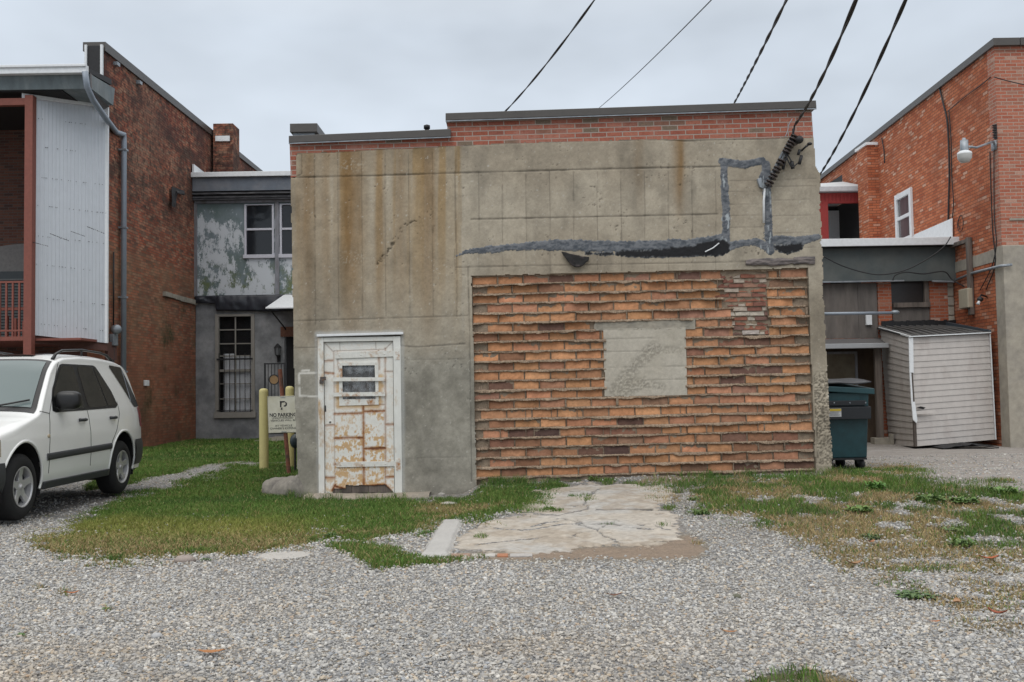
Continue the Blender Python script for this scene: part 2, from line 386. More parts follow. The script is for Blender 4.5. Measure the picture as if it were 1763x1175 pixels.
    # wall colour gets darker towards its foot
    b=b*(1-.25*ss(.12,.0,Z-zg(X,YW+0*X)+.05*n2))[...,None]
    # lintel band above the tiles sits a little proud
    P=np.stack([X,YW+dy,Z],-1);return P,np.clip(b,.01,1)
def xr_edge(py): return np.interp(py,[190,240,285,298,330,400,440,480,560,640,700,740,800,830],[1398,1401,1404,1410,1411,1413,1415,1416,1420,1424,1428,1430,1432,1433])
def yb_top(px): return np.interp(px,[500,510.4,510.8,600,640,700,770,900,1100,1300,1401],[306,305,264,261,258,256,252,246,241,239,237])
def tile_hole(px,py):
    l=np.interp(py,[470,600,830],[811,815,820]);r=np.interp(py,[460,600,812],[1391,1396,1405]);t=np.interp(px,[812,1392],[475,462])
    return (px>l)&(px<r)&(py>t)
def cw_mask(X,Z):
    px,py=proj(X,YW+0*X,Z);n=fbm(X*12,Z*12,3,2)-.5;n2=fbm(X*25,Z*25,2,1)-.5
    re=xr_edge(py)+ (5*n+4*n2)*np.where(py>280,1,.3)
    k=(px>np.interp(py,[300,550,700,830],[500.5,505,508,513])+1.5*n)&(px<re)&(py>yb_top(px)+1.5*n)
    k&=~tile_hole(px+2*n,py+3*n)
    dr=(px>549)&(px<690)&(py>577);k&=~dr
    return k
x1=W(1436,600,YW).x;us=np.arange(W(497,500,YW).x,x1,.0125);vs_=np.arange(-.15,W(1400,232,YW).z,.0125)
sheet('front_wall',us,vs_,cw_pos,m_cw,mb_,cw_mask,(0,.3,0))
# ---- parapet brickwork
m_pb=brick('salmon parapet brick',[(0,(.30,.095,.06)),(.35,(.36,.125,.085)),(.6,(.40,.16,.11)),(.8,(.30,.10,.07)),(.93,(.20,.15,.11))],(.36,.31,.27),[((.42,.22,.17),3,.5,.75,-5,-4,1)],rot=-.013,bw=.215,bh=.0665)
def edge(px0,py0,px1,py1): return [W(px0,py0,YW),W(px1,py1,YW)]
b=MB();k=MB()
# brick faces as prisms 0.3 deep, 6 mm behind the concrete face
b.prism([W(498.5,246,YW+.012),W(770,235.5,YW+.012),W(770,256,YW+.012),W(640,262,YW+.012),W(522,268,YW+.012),W(510.5,266,YW+.012),W(511,304.5,YW+.012),W(500.5,306,YW+.012)][::-1],(0,.28,0))
b.prism([W(770.2,207,YW+.012),W(1397,186,YW+.012),W(1400.5,242,YW+.012),W(1100,245,YW+.012),W(900,250,YW+.012),W(770.2,257,YW+.012)][::-1],(0,.28,0))
b.build('parapet',m_pb,mb_)
def coping(mb,a,b_,c,d,f,bk):
    P=[W(*p,YW-f) for p in (a,b_,c,d)];mb.prism(P[::-1],(0,bk,0))
k.cm=0;coping(k,(497,234),(776,222),(776,235),(497,246),.06,.48)
k.build('coping',m_coping,mb_,bevel=.006)
k=MB();coping(k,(767,195),(1405,173),(1406,186),(767,207.5),.06,.48);k.build('coping',m_coping,mb_,bevel=.006)
k=MB()
for (a,c) in (((497,246.5),(776,235.5)),((767,208),(1406,186.6))):
    P=[W(*a,YW-.065),W(*c,YW-.065)];k.prism([P[0],P[1],P[1]+Vector((0,0,-.012)),P[0]+Vector((0,0,-.012))][::-1],(0,.02,0))
k.build('drip_edge',m_galv,mb_)
k=MB();z0=W(500,232,YW).z-.02;z1=W(500,213,14.6).z
k.box(W(499,220,14.6).x,W(546,220,14.6).x,14.6,19,z1-.13,z1).build('coping',m_coping,mb_,bevel=.006)
k=MB();k.box(W(503,220,14.6).x,W(540,220,14.6).x,14.66,18.9,z0-.6,z1-.128).build('rear_parapet',m_galv,mb_)
k=MB();p=W(735,222,15.5);k.lathe([(.035,-.6),(.035,.0),(.05,.0),(.05,.05),(.0,.07)],p);k.build('vent_pipe',m_black,mb_,True)
# ---- body of the building
xl=W(503,400,YW).x;xr=W(1399,400,YW).x
k=MB();zr=W(640,262,YW).z-.25
k.box(xl+.02,xl+.3,YW+.31,27.85,-.2,zr+.3);k.box(xr-.32,xr-.03,YW+.31,24,-.2,zr+.3);k.build('side_wall',m_conc,mb_)
k=MB();k.box(xl+.31,xr-.33,YW+.31,24,zr-.2,zr);k.build('roof',m_tar2,mb_)
# rough brick and mortar end of the side wall seen edge-on at the right
k=MB();
for i in range(60):
    z=i*.085+.1;pyz=proj(np.array(xr),np.array(YW),np.array(z))[1]
    if pyz<300: break
    xe=W(float(xr_edge(pyz)),float(pyz),YW).x
    k.box(xe-.12,xe+random.uniform(-.01,.018),YW+.302+random.uniform(0,.02),YW+.5,z,z+random.uniform(.06,.084))
k.build('broken_edge',brick('broken edge brick',[(0,(.16,.08,.05)),(.5,(.22,.13,.09)),(1,(.28,.24,.2))],(.27,.24,.2),[]),mb_)
# ---- tar repairs
m_slate=colmat('slate grey tar coating',.7,60,.25,.8,.006)
def tarmask(px,py):
    n=fbm(px/13,py/9,4,1)-.5;n2=(fbm(px/2.6,py/2.6,3,2)-.5)*1.5
    def band(pts,w):
        d=np.full(px.shape,1e9)
        for i in range(len(pts)-1):
            (a,b_,wa),(c,e_,wb)=pts[i],pts[i+1];vx,vy=c-a,e_-b_;t=np.clip(((px-a)*vx+(py-b_)*vy)/(vx*vx+vy*vy),0,1)
            d=np.minimum(d,np.hypot(px-a-t*vx,py-b_-t*vy)-(wa+(wb-wa)*t))
        return d+(5.5*n+3.5*n2)*w if w else d+5.5*n+3.5*n2
    g=band([(787,441,2),(805,434,4),(850,429,6),(905,425,6),(960,422,10),(1040,425,9),(1130,423,9),(1200,419,8),(1243,411,8)],0)
    for p in ([(1246,284,6),(1249,350,6),(1250,420,7)],[(1241,278,5),(1280,284,7),(1312,277,6)],[(1318,284,7),(1321,350,7),(1323,400,7),(1326,432,7)],
              [(1252,426,8),(1270,420,6),(1302,417,6),(1325,428,7)],[(1335,413,7),(1370,416,8),(1408,408,5)],[(1313,300,5),(1316,318,8)]):
        g=np.minimum(g,band(p,.6))
    bk=np.minimum(band([(1010,437,2),(1054,437,3)],0),band([(1064,437,5),(1120,437,7),(1180,434,9),(1222,428,13),(1244,426,14)],0))
    bk=np.minimum(bk,band([(1336,426,5),(1354,430,9),(1376,426,6)],0))
    return g,bk
def tar_mask(X,Z):
    px,py=proj(X,YW+0*X,Z);g,bk=tarmask(px,py);return np.minimum(g,bk)<1.5
def tar_pos(X,Z):
    px,py=proj(X,YW+0*X,Z);g,bk=tarmask(px,py);d=np.minimum(g,bk)
    n=fbm(px/8,py/3,5,0);n2=fbm(px/30,py/30,3,3)
    c=mixc((.07,.08,.095),(.17,.18,.195),ss(.35,.65,n*.6+.4*fbm(px/3,py/2,3,2)));c=mixc(c,(.24,.26,.29),ss(.5,.65,n2)*ss(900,830,px))
    c=mixc(c,(.42,.46,.48),ss(.60,.70,fbm(px/4,py/14,4,2))*(((px>1238)&(px<1258))|((px>1308)&(px<1330))).astype(float)*(py>300)*.9)
    c=mixc(c,(.012,.012,.014),ss(1,-2.0,bk+3*(n-.5)))
    c=mixc(c,(.26,.26,.25),ss(-1.5,1.5,d)*.55)
    h=ss(1.5,-2,d)*(.003+.006*n)
    P=np.stack([X,YW-.006-h+.008*ss(0,1.5,d),Z],-1);return P,c
ut=np.arange(W(775,440,YW).x,W(1418,430,YW).x,.0125);vt=np.arange(W(1000,455,YW).z,W(1280,264,YW).z,.0125)
sheet('tar_patch',ut,vt,tar_pos,m_slate,mb_,tar_mask,(0,.02,0))
# rotten felt strip under the tar at the right
m_rot=M('rotten felt',(.20,.17,.16),.9,0,.4,6,c2=(.10,.09,.09),stretch=(1,1,5))
k=MB()
def felt(u,v):
    a=1283+u*(1402-1283);t=math.sin(math.pi*min(1,u*1.3+.05))**.5 if u<.7 else .95
    yy=453-4*u+(v-.5)*13*t+4*(float(fbm(u*9,v*2,3,1))-.5)
    p=W(a,yy,YW);p.y=YW-.012-.03*float(fbm(u*14,v*5,3,2))*min(1,4*v*(1-v)+.2);return p
k.grid(felt,60,8);k.build('rotten_strip',m_rot,mb_,True,solid=.006)
k=MB()   # torn flap of tar paper hanging from the long streak
def flap(u,v):
    a=(966+6*v)*(1-u)+(1014-2*v)*u;b2=435+u*9+v*(9+13*math.sin(math.pi*min(1,u*1.05)))+3*(float(fbm(u*5,v*5,2,1))-.5)
    p=W(a,b2,YW);p.y=YW-.02-.03*v-.03*float(fbm(u*6,v*3,3,2));return p
k.grid(flap,22,10);k.build('torn_flap',M('tar paper',(.010,.009,.009),.85,0,.3,9,c2=(.06,.045,.045),t=(.55,.65)),mb_,True,solid=.006)
k=MB();k.tube([W(1214,434,YW-.05),W(1228,427,YW-.04),W(1238,419,YW-.03)],.008,6).build('wood_splinter',m_white,mb_)
# ---- clay tile infill
m_tile=colmat('clay tile',.9,22,.30,.6,.004)
m_mort=colmat('old mortar',.97,60,.3,.8,.005)
zTL=W(812,475,YW).z;zTR=W(1392,462,YW).z;zBL=W(820,824,YW).z;zBR=W(1405,809,YW).z
XT0=W(812,475,YW).x;XT1=W(1400,650,YW).x
NR=21
def rowz(i,x):
    t=(x-XT0)/(XT1-XT0);i=i+.0*0;a=zTL+(zTR-zTL)*t;b_=zBL+(zBR-zBL)*t;return a+(b_-a)*i/NR+.016*(float(vn(x*.9+round(i)*3.1,round(i)*1.7,1))-.5)*(0<i<NR)
bx=RX(1246,470,1322,576,YW);wx=RX(1044,567,1180,682,YW);lx=RX(1024,551,1197,568,YW)
TP=[(.57,.28,.12),(.54,.265,.11),(.58,.265,.11),(.60,.29,.125),(.55,.255,.11),(.60,.265,.13),(.46,.225,.11),(.52,.255,.12),(.38,.185,.10),(.53,.245,.13),(.56,.27,.115),(.59,.27,.115),(.50,.24,.11),(.57,.29,.13)]
Vt=[];Ft=[];Ct=[]
def addbox(x0,x1,y0,y1,z00,z01,z10,z11,c,nx=6,nz=3,ja=.004):
    """front face with a small grid + four returns; z00/z01 bottom left/right, z10/z11 top"""
    n=len(Vt);ph=random.random()*100
    for i in range(nx+1):
        for j in range(nz+1):
            u=i/nx;v=j/nz;zb=z00+(z01-z00)*u;zt_=z10+(z11-z10)*u
            e_=1 if (i in(0,nx) or j in(0,nz)) else 0
            Vt.append((x0+(x1-x0)*u+random.uniform(-ja,ja)*.5*e_,y0+random.uniform(-ja,ja)*.7+.016*v+.006*math.sin(ph*9)*(u-.5),zb+(zt_-zb)*v+random.uniform(-ja,ja)*.4*e_))
            s=1+random.uniform(-.09,.07)-.13*e_*random.random();sm=float(vn(ph+u*3,v*2,1))*.2+.9;Ct.append((c[0]*s*sm,c[1]*s*sm*.98,c[2]*s*sm))
    for i in range(nx):
        for j in range(nz):
            a=n+i*(nz+1)+j;Ft.append((a,a+nz+1,a+nz+2,a+1))
    m=len(Vt)
    R=[n+i*(nz+1) for i in range(nx+1)]+[n+nx*(nz+1)+j for j in range(1,nz+1)]+[n+i*(nz+1)+nz for i in range(nx-1,-1,-1)]+[n+j for j in range(nz-1,0,-1)]
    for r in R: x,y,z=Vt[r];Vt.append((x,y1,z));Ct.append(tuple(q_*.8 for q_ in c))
    for i in range(len(R)): j=(i+1)%len(R);Ft.append((R[i],m+i,m+j,R[j]))
TPD=[(.36,.175,.09),(.30,.14,.085),(.42,.20,.10),(.13,.075,.06),(.20,.105,.07),(.30,.17,.10),(.17,.09,.065),(.38,.19,.12)]
LW=.343
holesx=[]
def inhole(xa,xb,zc):
    if xb>wx[0] and xa<wx[1] and wx[2]<zc<wx[3]: return (wx[0],wx[1])
    if xb>lx[0] and xa<lx[1] and lx[2]-.02<zc<lx[3]+.02: return (lx[0],lx[1])
    if xb>bx[0] and xa<bx[1] and bx[2]<zc<bx[3]: return (bx[0]+(.0 if zc>(bx[2]+bx[3])/2 else .13),bx[1]+random.uniform(-.01,.02))
    return None
cells=[]
for i in range(NR):
    off=0 if i%2==0 else -.07
    x=XT0+(.005 if i%2==0 else .20);zc0=rowz(i+.5,XT0)
    if i%2==1: cells.append((XT0+.01,XT0+.19,i))
    if i==13 or i==15: x=XT0+.20
    if 12<i<18 and i%2==0: x=XT0+.08+.05*(i-13)/4
    while x<XT1-.02:
        pyc=proj(np.array(x),np.array(YW),np.array(rowz(i+.5,x)))[1];XR_=W(float(np.interp(pyc,[460,600,812],[1390,1395,1404])),float(pyc),YW).x
        L_=LW+random.uniform(-.006,.006);xa,xb=x,min(x+L_,XR_)
        if i%2==1 and XR_-xa<.5 and XR_-xb<.16 and XR_-xb>-.01: pass
        if i%2==0 and XR_-xb<.09: xb=XR_
        if xb-xa<.03: break
        zc=rowz(i+.5,(xa+xb)/2);h=inhole(xa,xb,zc);segs=[(xa,xb)]
        if h:
            segs=[]
            if xa<h[0]-.04: segs.append((xa,h[0]-random.uniform(.0,.03)))
            if xb>h[1]+.04: segs.append((h[1]+random.uniform(0,.02),xb))
        for (a,b_) in segs:
            a+=.008;b_-=.008
            if b_>XR_-.10 and b_-a<.30 and i%2==1: cells.append((max(a,XR_-.22),XR_-.01,i));
            if b_>XR_-.10 and b_-a<.30 and i%2==1:
                if a<XR_-.25: b_=XR_-.225
                else: continue
            if b_-a<.03: continue
            cn=float(vn(a*1.1+40,i*.45,2))*.6+random.random()*.4;c=random.choice(TPD if cn>.685 else TP)
            if a<XT0+2.2 and i<9 and random.random()<.3: c=random.choice(TP[:6])
            bri=random.choice([.74,.82,.9,.96,1.04])*random.uniform(.94,1.04);gg=sum(c)/3;c=tuple((q_*.90+gg*.10)*bri for q_ in c)
            yf=YW+.030+random.uniform(0,.014);ang=random.uniform(-.002,.002)
            addbox(a,b_,yf,YW+.14,rowz(i+.88,a)+ang,rowz(i+.88,b_)-ang,rowz(i+.07,a)+ang,rowz(i+.07,b_)-ang,c,max(2,int((b_-a)/.05)),3)
        x+=L_+.004
        if x>XR_: break
# broken hollow ends showing the cells
for (a,b_,i) in cells:
    c=random.choice([(.38,.22,.14),(.32,.25,.19),(.44,.24,.14)])
    n=max(1,int((b_-a)/.085));wv=(b_-a)/n;zt_=rowz(i+.1,a);zb=rowz(i+.86,a);yo=YW+.05
    for q_ in range(n):
        xa=a+q_*wv+.004;xb=xa+wv-.012;tk=.014
        if random.random()<.12: addbox(xa,xb,yo+.02,YW+.14,zb,zb,zt_,zt_,(.27,.24,.2),3,3,.008);continue
        addbox(xa,xb,yo,YW+.14,zb,zb,zb+tk,zb+tk,c,3,1);addbox(xa,xb,yo,YW+.14,zt_-tk,zt_-tk,zt_,zt_,c,3,1)
        addbox(xa,xa+tk,yo+.002,YW+.14,zb,zb,zt_,zt_,c,1,3);addbox(xb-tk,xb,yo+.002,YW+.14,zb,zb,zt_,zt_,c,1,3)
        if random.random()<.5: addbox(xa+.02,xb-.02,yo+.03,YW+.14,zb+.02,zb+.02,zt_-.02,zt_-.02,(.3,.2,.13),2,2,.01)
        else: addbox(xa+.02,xb-.02,yo+.065,YW+.14,zb+.02,zb+.02,zt_-.02,zt_-.02,(.08,.05,.04),2,2,.005)
npmesh('clay_tile',np.array(Vt),np.array(Ft),m_tile,mb_,np.clip(np.array(Ct),0,1))
# small bricks of the blocked flue
Vt=[];Ft=[];Ct=[]
nr=13
for i in range(nr):
    z0_=bx[3]-(bx[3]-bx[2])*(i+1)/nr;z1_=z0_+.052;x=bx[0]+(0 if i%2 else -.07)+(.13 if i>nr*.45 else random.uniform(-.05,.05))
    xe=bx[1]+random.uniform(-.01,.02)
    while x<xe-.03:
        l=random.choice([.1,.2,.2,.15]);a,b_=x,min(x+l,xe);c=random.choice([(.24,.10,.065),(.20,.09,.065),(.28,.16,.11),(.17,.10,.08),(.30,.13,.08),(.36,.31,.25)])
        if i>=8 and random.random()<.4: c=(.42,.38,.31)
        addbox(a,b_-.008,YW+.03+random.uniform(0,.02),YW+.14,z0_,z0_,z1_,z1_,c,3,2,.006);x+=l
a,b_=bx[0]+.25,bx[0]+.47;addbox(a,b_,YW+.02,YW+.14,bx[2]-.0,bx[2]-.0,bx[2]+.055,bx[2]+.055,(.38,.34,.3),3,2,.008)
npmesh('flue_brick',np.array(Vt),np.array(Ft),m_tile,mb_,np.clip(np.array(Ct),0,1))
# mortar bed: back sheet and ragged ledges
def mort_pos(X,Z):
    n=fbm(X*20,Z*20,4,1);c=mixc((.20,.15,.11),(.31,.245,.18),n);return np.stack([X,YW+.066-.022*n,Z],-1),c
def mort_mask(X,Z):
    px,py=proj(X,YW+0*X,Z);return tile_hole(px-1,py-1)|tile_hole(px+5,py+3)
sheet('mortar_bed',np.arange(XT0-.02,XT1+.03,.02),np.arange(0,zTR+.03,.02),mort_pos,m_mort,mb_,None)
Vl=[];Fl=[];Cl=[]
brk_=lambda xs,i:.35+ss(.40,.52,fbm(xs*2.9+i*7,xs*0+i*2,2,3))*.8
st=.0125
for i in range(0,NR+1):
    xs=np.arange(XT0+.01,XT1-.0,st)
    pyc=proj(xs,YW+0*xs,np.array([rowz(i,x) for x in xs]))[1]
    xrr=np.array([W(float(np.interp(p_,[460,600,812],[1390,1395,1404])),float(p_),YW).x for p_ in pyc[::40]]).max();xs=xs[xs<xrr]
    z=np.array([rowz(i-.08,x) for x in xs])
    wgt=(.45+.7*ss(0,1,fbm(xs*.35+5*i,xs*0+i,2,2)))*(1.15 if i<8 else .60)
    sag=-.022*brk_(xs,i)*fbm(xs*2.1,xs*0+i*3.7,3,0)-.009*(1-np.abs(np.sin(xs*math.pi/LW+(i%2)*1.57)))*fbm(xs*.9,xs*0+i,2,2)*2-.010*(fbm(xs*14,xs*0+i*2.7,3,3)-.5)
    brk=ss(.40,.52,fbm(xs*2.9+i*7,xs*0+i*2,2,3));pr=(.004+brk*.090*wgt*fbm(xs*2.4+i*11,xs*0+i,3,1)**1.5+.030*(fbm(xs*15,xs*0+7*i,3,2)-.45))*(.0 if i==0 else 1)+.004
    th=.006+.034*fbm(xs*9,xs*0+i*5,4,3)**1.3
    zc=z
    blk=np.zeros(len(xs),bool)
    blk|=(xs>wx[0]+.01)&(xs<wx[1]-.01)&(zc<wx[3]-.03)&(zc>wx[2]+.02)
    blk|=(xs>lx[0]+.01)&(xs<lx[1]-.01)&(zc<lx[3]-.02)&(zc>lx[2]-.04)
    blk|=(xs>bx[0]+.02+.13*(zc<(bx[2]+bx[3])/2))&(xs<bx[1]-.01)&(zc<bx[3]+.02)&(zc>bx[2]+.02)
    n0=len(Vl);c=mixc((.22,.16,.115),(.38,.295,.215),fbm(xs*6,xs*0+i,3,1))
    for j in range(len(xs)):
        x=xs[j];yb=YW+.13;yf=YW+.035-pr[j];zz=z[j]+.003
        ring=[(x,yb,zz),(x,YW+.035,zz+.002),(x,yf+.004,zz+sag[j]*.6),(x,yf,zz+sag[j]-th[j]*.5),(x,yf+.012,zz+sag[j]*.7-th[j]),(x,YW+.042,zz-.013-th[j]*.3),(x,yb,zz-.022)]
        Vl+=[(a_+random.uniform(-.004,.004),b2+random.uniform(-.006,.006),c2_+random.uniform(-.0045,.0045)) for a_,b2,c2_ in ring];Cl+=[tuple(c[j]*random.uniform(.85,1.12))]*7
    for j in range(len(xs)-1):
        if blk[j] or blk[j+1]: continue
        for r in range(6): a=n0+j*7+r;Fl.append((a,a+7,a+8,a+1))
# head joints
for i in range(NR):
    x=XT0+(.005 if i%2==0 else .20)
    while x<XT1-.05:
        zc=rowz(i+.5,x)
        if not inhole(x-.01,x+.01,zc):
            n0=len(Vl);w_=random.uniform(.005,.010)*(2.2 if random.random()<.12 else 1);yf=YW+.037-random.choice([-.012,-.01,-.005,.01,.03]) ;c=random.uniform(.75,1.1)
            za=rowz(i+.86,x);zb_=rowz(i+.06,x)
            for t in range(5):
                zz=za+(zb_-za)*t/4;jw=w_*random.uniform(.5,1.2)
                Vl+=[(x-jw,YW+.09,zz),(x-jw*.7,yf+random.uniform(0,.008),zz),(x+jw*.7,yf+random.uniform(0,.008),zz),(x+jw,YW+.09,zz)];Cl+=[(.24*c,.185*c,.135*c)]*4
            for t in range(4):
                for r in range(3): a=n0+t*4+r;Fl.append((a,a+1,a+5,a+4))
        x+=LW+.004
npmesh('mortar_ledge',np.array(Vl),np.array(Fl),m_mort,mb_,np.clip(np.array(Cl),0,1))
# concrete-filled window opening and its lintel
def wi_pos(X,Z):
    px,py=proj(X,YW+0*X,Z);n1=fbm(X*4,Z*4,4,1);n2=fbm(X*30,Z*30,3,2);b=mixc((.40,.365,.30),(.50,.465,.40),n1)
    dy=.03-.006*n1-.004*n2
    for yy in (567,583,605,632,655):
        k=ss(1.6,.5,np.abs(py-yy-(1112-px)*.02+2*(n1-.5)));k=k*ss(.3,.6,n1);dy=dy+.004*k;b=b*(1-.2*k)[...,None]
    hz=ss(16,4,segd(px,py,[(1060,672),(1085,640),(1110,615),(1125,600)])+14*(n1-.5))+ss(12,3,segd(px,py,[(1075,680),(1110,660),(1140,668)])+14*(n1-.5))
    hz=np.clip(hz+ss(8,2,segd(px,py,[(1110,600),(1170,606)])+10*(n1-.5))*.7,0,1);hc=ss(.42,.62,fbm(X*62,Z*62,4,3));dy=dy+.007*hz*(1-hc);b=b*(1-hz*(.26*(1-hc)))[...,None]
    b=mixc(b,(.26,.17,.11),ss(6,2,np.abs(py-573))*ss(.5,.65,n1)*(px>1125))
    return np.stack([X,YW+dy,Z],-1),np.clip(b*(1+.25*(n2-.5))[...,None],0,1)
sheet('window_infill',np.arange(wx[0]-.03,wx[1]+.02,.0125),np.arange(wx[2]-.01,wx[3]+.02,.0125),wi_pos,m_cw,mb_,lambda A,B:(A>wx[0]-.03+.09*(fbm(B*7,A*0,3,1)-.5)*(B<wx[3]-.3))&(B>wx[2]+.02*(fbm(A*9,B*0,2,1))-.01),(0,.08,0))
k=MB();k.grid(lambda u,v:(lx[0]+(lx[1]-lx[0])*u+.02*(float(vn(v*4,u*2))-.5),YW+.022+.012*float(fbm(u*30,v*4,3,1)),lx[2]+(lx[3]-lx[2])*v+.022*(float(fbm(u*14,v,3,2))-.5)),70,6);k.build('lintel',m_conc,mb_,solid=.1)
# ---- steel door in its frame
m_doorw=colmat('rusting white paint',.55,80,.12,.25,.002,.4)
dfr=MB()
def q4(a,b_,c,d,Y,th,mb):  mb.prism([W(*a,Y),W(*d,Y),W(*c,Y),W(*b_,Y)],(0,th,0))
RUST=((.30,.12,.035),(.20,.07,.025),(.42,.24,.10))
DX0,DX1=W(558,700,YW).x,W(678,700,YW).x;DXX=(W(548,700,YW).x,W(691,700,YW).x)
dz0=W(620,851,YW).z;dz1=W(620,588,YW).z
wn=RX(589,627,646,688,YW)
LN=[# vertical and horizontal plate joints of the door skin in photo pixels
 [(574,605),(576,838)],[(663,600),(663,833)],[(625,700),(626,840)],[(574,605),(661,602)],
 [(557,622),(572,621)],[(557,642),(573,643)],[(559,733),(575,732)],[(560,823),(575,823)],
 [(662,640),(677,640)],[(664,731),(678,731)],[(664,822),(680,821)],
 [(576,713),(625,712)],[(625,709),(662,708)],[(576,755),(625,754)],[(627,773),(662,772)],[(576,838),(594,843),(625,838)],[(627,838),(662,836),(672,845)],[(576,836),(572,845)],
 [(558,590),(573,606)],[(676,588),(662,602)],[(584,590),(585,604)],[(646,588),(647,602)],[(580,605),(582,636)],[(651,604),(653,636)],[(625,698),(662,697)],[(576,800),(625,801),(662,800)]]
RW=[.25,.5,1.0,.25,.8,.9,.6,.9,.5,.8,.9,1.0,1.0,1.1,1.3,1.5,1.5,1.3,.25,.25,.15,.15,.3,.5,.5,.9]
def door_pos(X,Z):
    px,py=proj(X,YW+0*X,Z);n1=fbm(px/13,py/9,5,1);n2=fbm(px/2.2,py/5,4,2);n3=fbm(px/40,py/40,3,0)
    c=mixc((.66,.65,.60),(.78,.775,.74),n1);dy=np.zeros(px.shape);r=np.zeros(px.shape)
    for l,wt in zip(LN,RW):
        d=segd(px,py,l);k=ss(1.1,.35,d);dy=dy+.003*k;c=c*(1-.3*k)[...,None]
        r=np.maximum(r,wt*ss(5.0*min(1,wt+.3),0,d+3.0*(n2-.45))*(.5+n1*.9))
    low=ss(700,780,py);mid=((px>576)&(px<661)).astype(float)
    n4=fbm(px/4.5,py/3.2,4,3);r2=ss(.50,.66,n1*.35+n2*.35+n4*.3+.03*low)*(.75*ss(695,712,py)*mid+.95*ss(745,790,py)*mid+.45*ss(700,800,py)+.20)
    r2=np.maximum(r2,ss(.40,.60,n1*.35+n2*.3+n4*.35)*.85*mid*ss(796,815,py))
    r2=np.maximum(r2,ss(.45,.62,n1*.6+n2*.4)*.65*mid*ss(712,722,py)*ss(752,738,py)*(px<625))
    r2=np.maximum(r2,ss(.42,.6,n1*.5+n2*.5)*.5*(px<576)*ss(740,790,py))
    r2=np.maximum(r2,ss(10,2,segd(px,py,[(583,650),(584,698),(650,699),(654,650)])+7*(n1-.5))*.8)
    c=mixc(c,mixc((.60,.40,.16),(.46,.24,.075),n4),np.clip(r2,0,.85));c=mixc(c,RUST[0],np.clip(r,0,1));c=mixc(c,RUST[1]*np.ones(3)*.7,ss(.85,1.2,r))
    kh=ss(2.2,1.2,np.hypot(px-568,py-727));c=mixc(c,(.05,.05,.05),kh);dy=dy-.01*kh
    kn=ss(2.5,1,segd(px,py,[(559,700),(559.5,708)]));c=mixc(c,(.02,.02,.02),kn)
    return np.stack([X,YW+.025+dy-.002*(n1-.5),Z],-1),np.clip(c,0,1)
def door_mask(X,Z):
    px,py=proj(X,YW+0*X,Z);n=fbm(px/8,py/4,3,1)
    return ~((X>wn[0])&(X<wn[1])&(Z>wn[2])&(Z<wn[3]))&~((py>np.interp(px,[572,576,594,594.5,640,662,676],[846,842,842,836,837,835,846])+3*(n-.5))&(px>572)&(px<676))
door=sheet('door',np.arange(DX0+.004,DX1-.004,.006),np.arange(dz0+.01,dz1-.006,.006),door_pos,m_doorw,mb_,door_mask,(0,.012,0))
k=MB();k.box(DX0+.01,wn[0]-.01,YW+.045,YW+.075,dz0+.01,dz1-.01)
k=MB()
nb=8
for i in range(nb):
    a=DX0+.01+(DX1-DX0-.02)*i/nb;k.box(a,a+(DX1-DX0-.02)/nb-.004,YW+.041,YW+.066,dz0+.012,wn[2]-.03)
    if True: k.box(a,a+(DX1-DX0-.02)/nb-.004,YW+.16,YW+.18,wn[2]-.04,wn[3]+.05)
k.build('plank',m_wood,door)
m_doorr=M('rusty white steel',(.70,.695,.65),.6,0,.15,8,c2=(.36,.17,.06),t=(.50,.64),bs=.3)
k=MB()
q4((582,625),(649,624),(649,629),(582,630),YW+.014,.016,k);q4((584,688),(651,687),(652,697),(584,699),YW+.014,.016,k)
q4((583,629),(589,629),(590,690),(584,690),YW+.0145,.015,k);q4((645,628),(651,628),(652,690),(647,690),YW+.0145,.015,k)
k.build('window_frame',m_doorr,door)
m_dirty,_n,_b=newmat('dirty glass');_b.inputs['Base Color'].default_value=(.34,.36,.38,1);_b.inputs['Roughness'].default_value=.25
_f=thr(_n,noise(_n,9,pos_(_n),5,.6),.45,.7,.12,.7)
_b.inputs['Alpha'].default_value=.4;_n.links.new(_f,_b.inputs['Alpha'])
k=MB();k.box(wn[0]-.01,wn[1]+.01,YW+.04,YW+.044,wn[2]-.01,wn[3]+.01).build('pane',m_dirty,door)
k=MB()
q4((573,650),(663,650),(663,656),(573,657),YW-.01,.008,k);k.build('bar',m_doorr,door)
k=MB();q4((573,676),(663,675),(663,682),(573,683),YW-.01,.008,k);k.build('bar',m_doorr,door)
m_strap=M('white steel strap',(.68,.675,.63),.55,0,.15,8,c2=(.40,.22,.09),t=(.53,.68),bs=.2)
for (a,b_,c,d) in (((577,607),(683,604),(683,614),(577,618)),((579,796),(685,794),(686,803),(579,805))):
    k=MB();q4(a,b_,c,d,YW+.008,.012,k)
    for t in (.07,.42,.8):
        p=W(a[0]+(b_[0]-a[0])*t,(a[1]+d[1])/2-(a[1]-b_[1])*t,YW+.008);k.lathe([(.0,-.01),(.010,-.006),(.011,.0)],p,(0,-1,0),8) if False else k.lathe([(.011,0),(.008,.007),(0,.009)],p,(0,-1,0),8)
    k.build('hinge_strap',m_strap,door,bevel=.002)
k=MB();q4((680,600),(688,600),(688,620),(680,620),YW-.02,.012,k);k.build('hinge',m_doorr,door,bevel=.002);k=MB();q4((681,790),(689,790),(690,811),(682,811),YW-.02,.012,k)
k.build('hinge',m_doorr,door,bevel=.002)
k=MB();q4((551,649),(561,649),(561,655),(551,655),YW-.035,.02,k);q4((550,654),(557,654),(557,661),(550,661),YW-.045,.02,k)
k.build('padlock',M('rusty grey padlock',(.10,.09,.085),.5,.4,.3,20,c2=(.16,.08,.04)),door,bevel=.003)
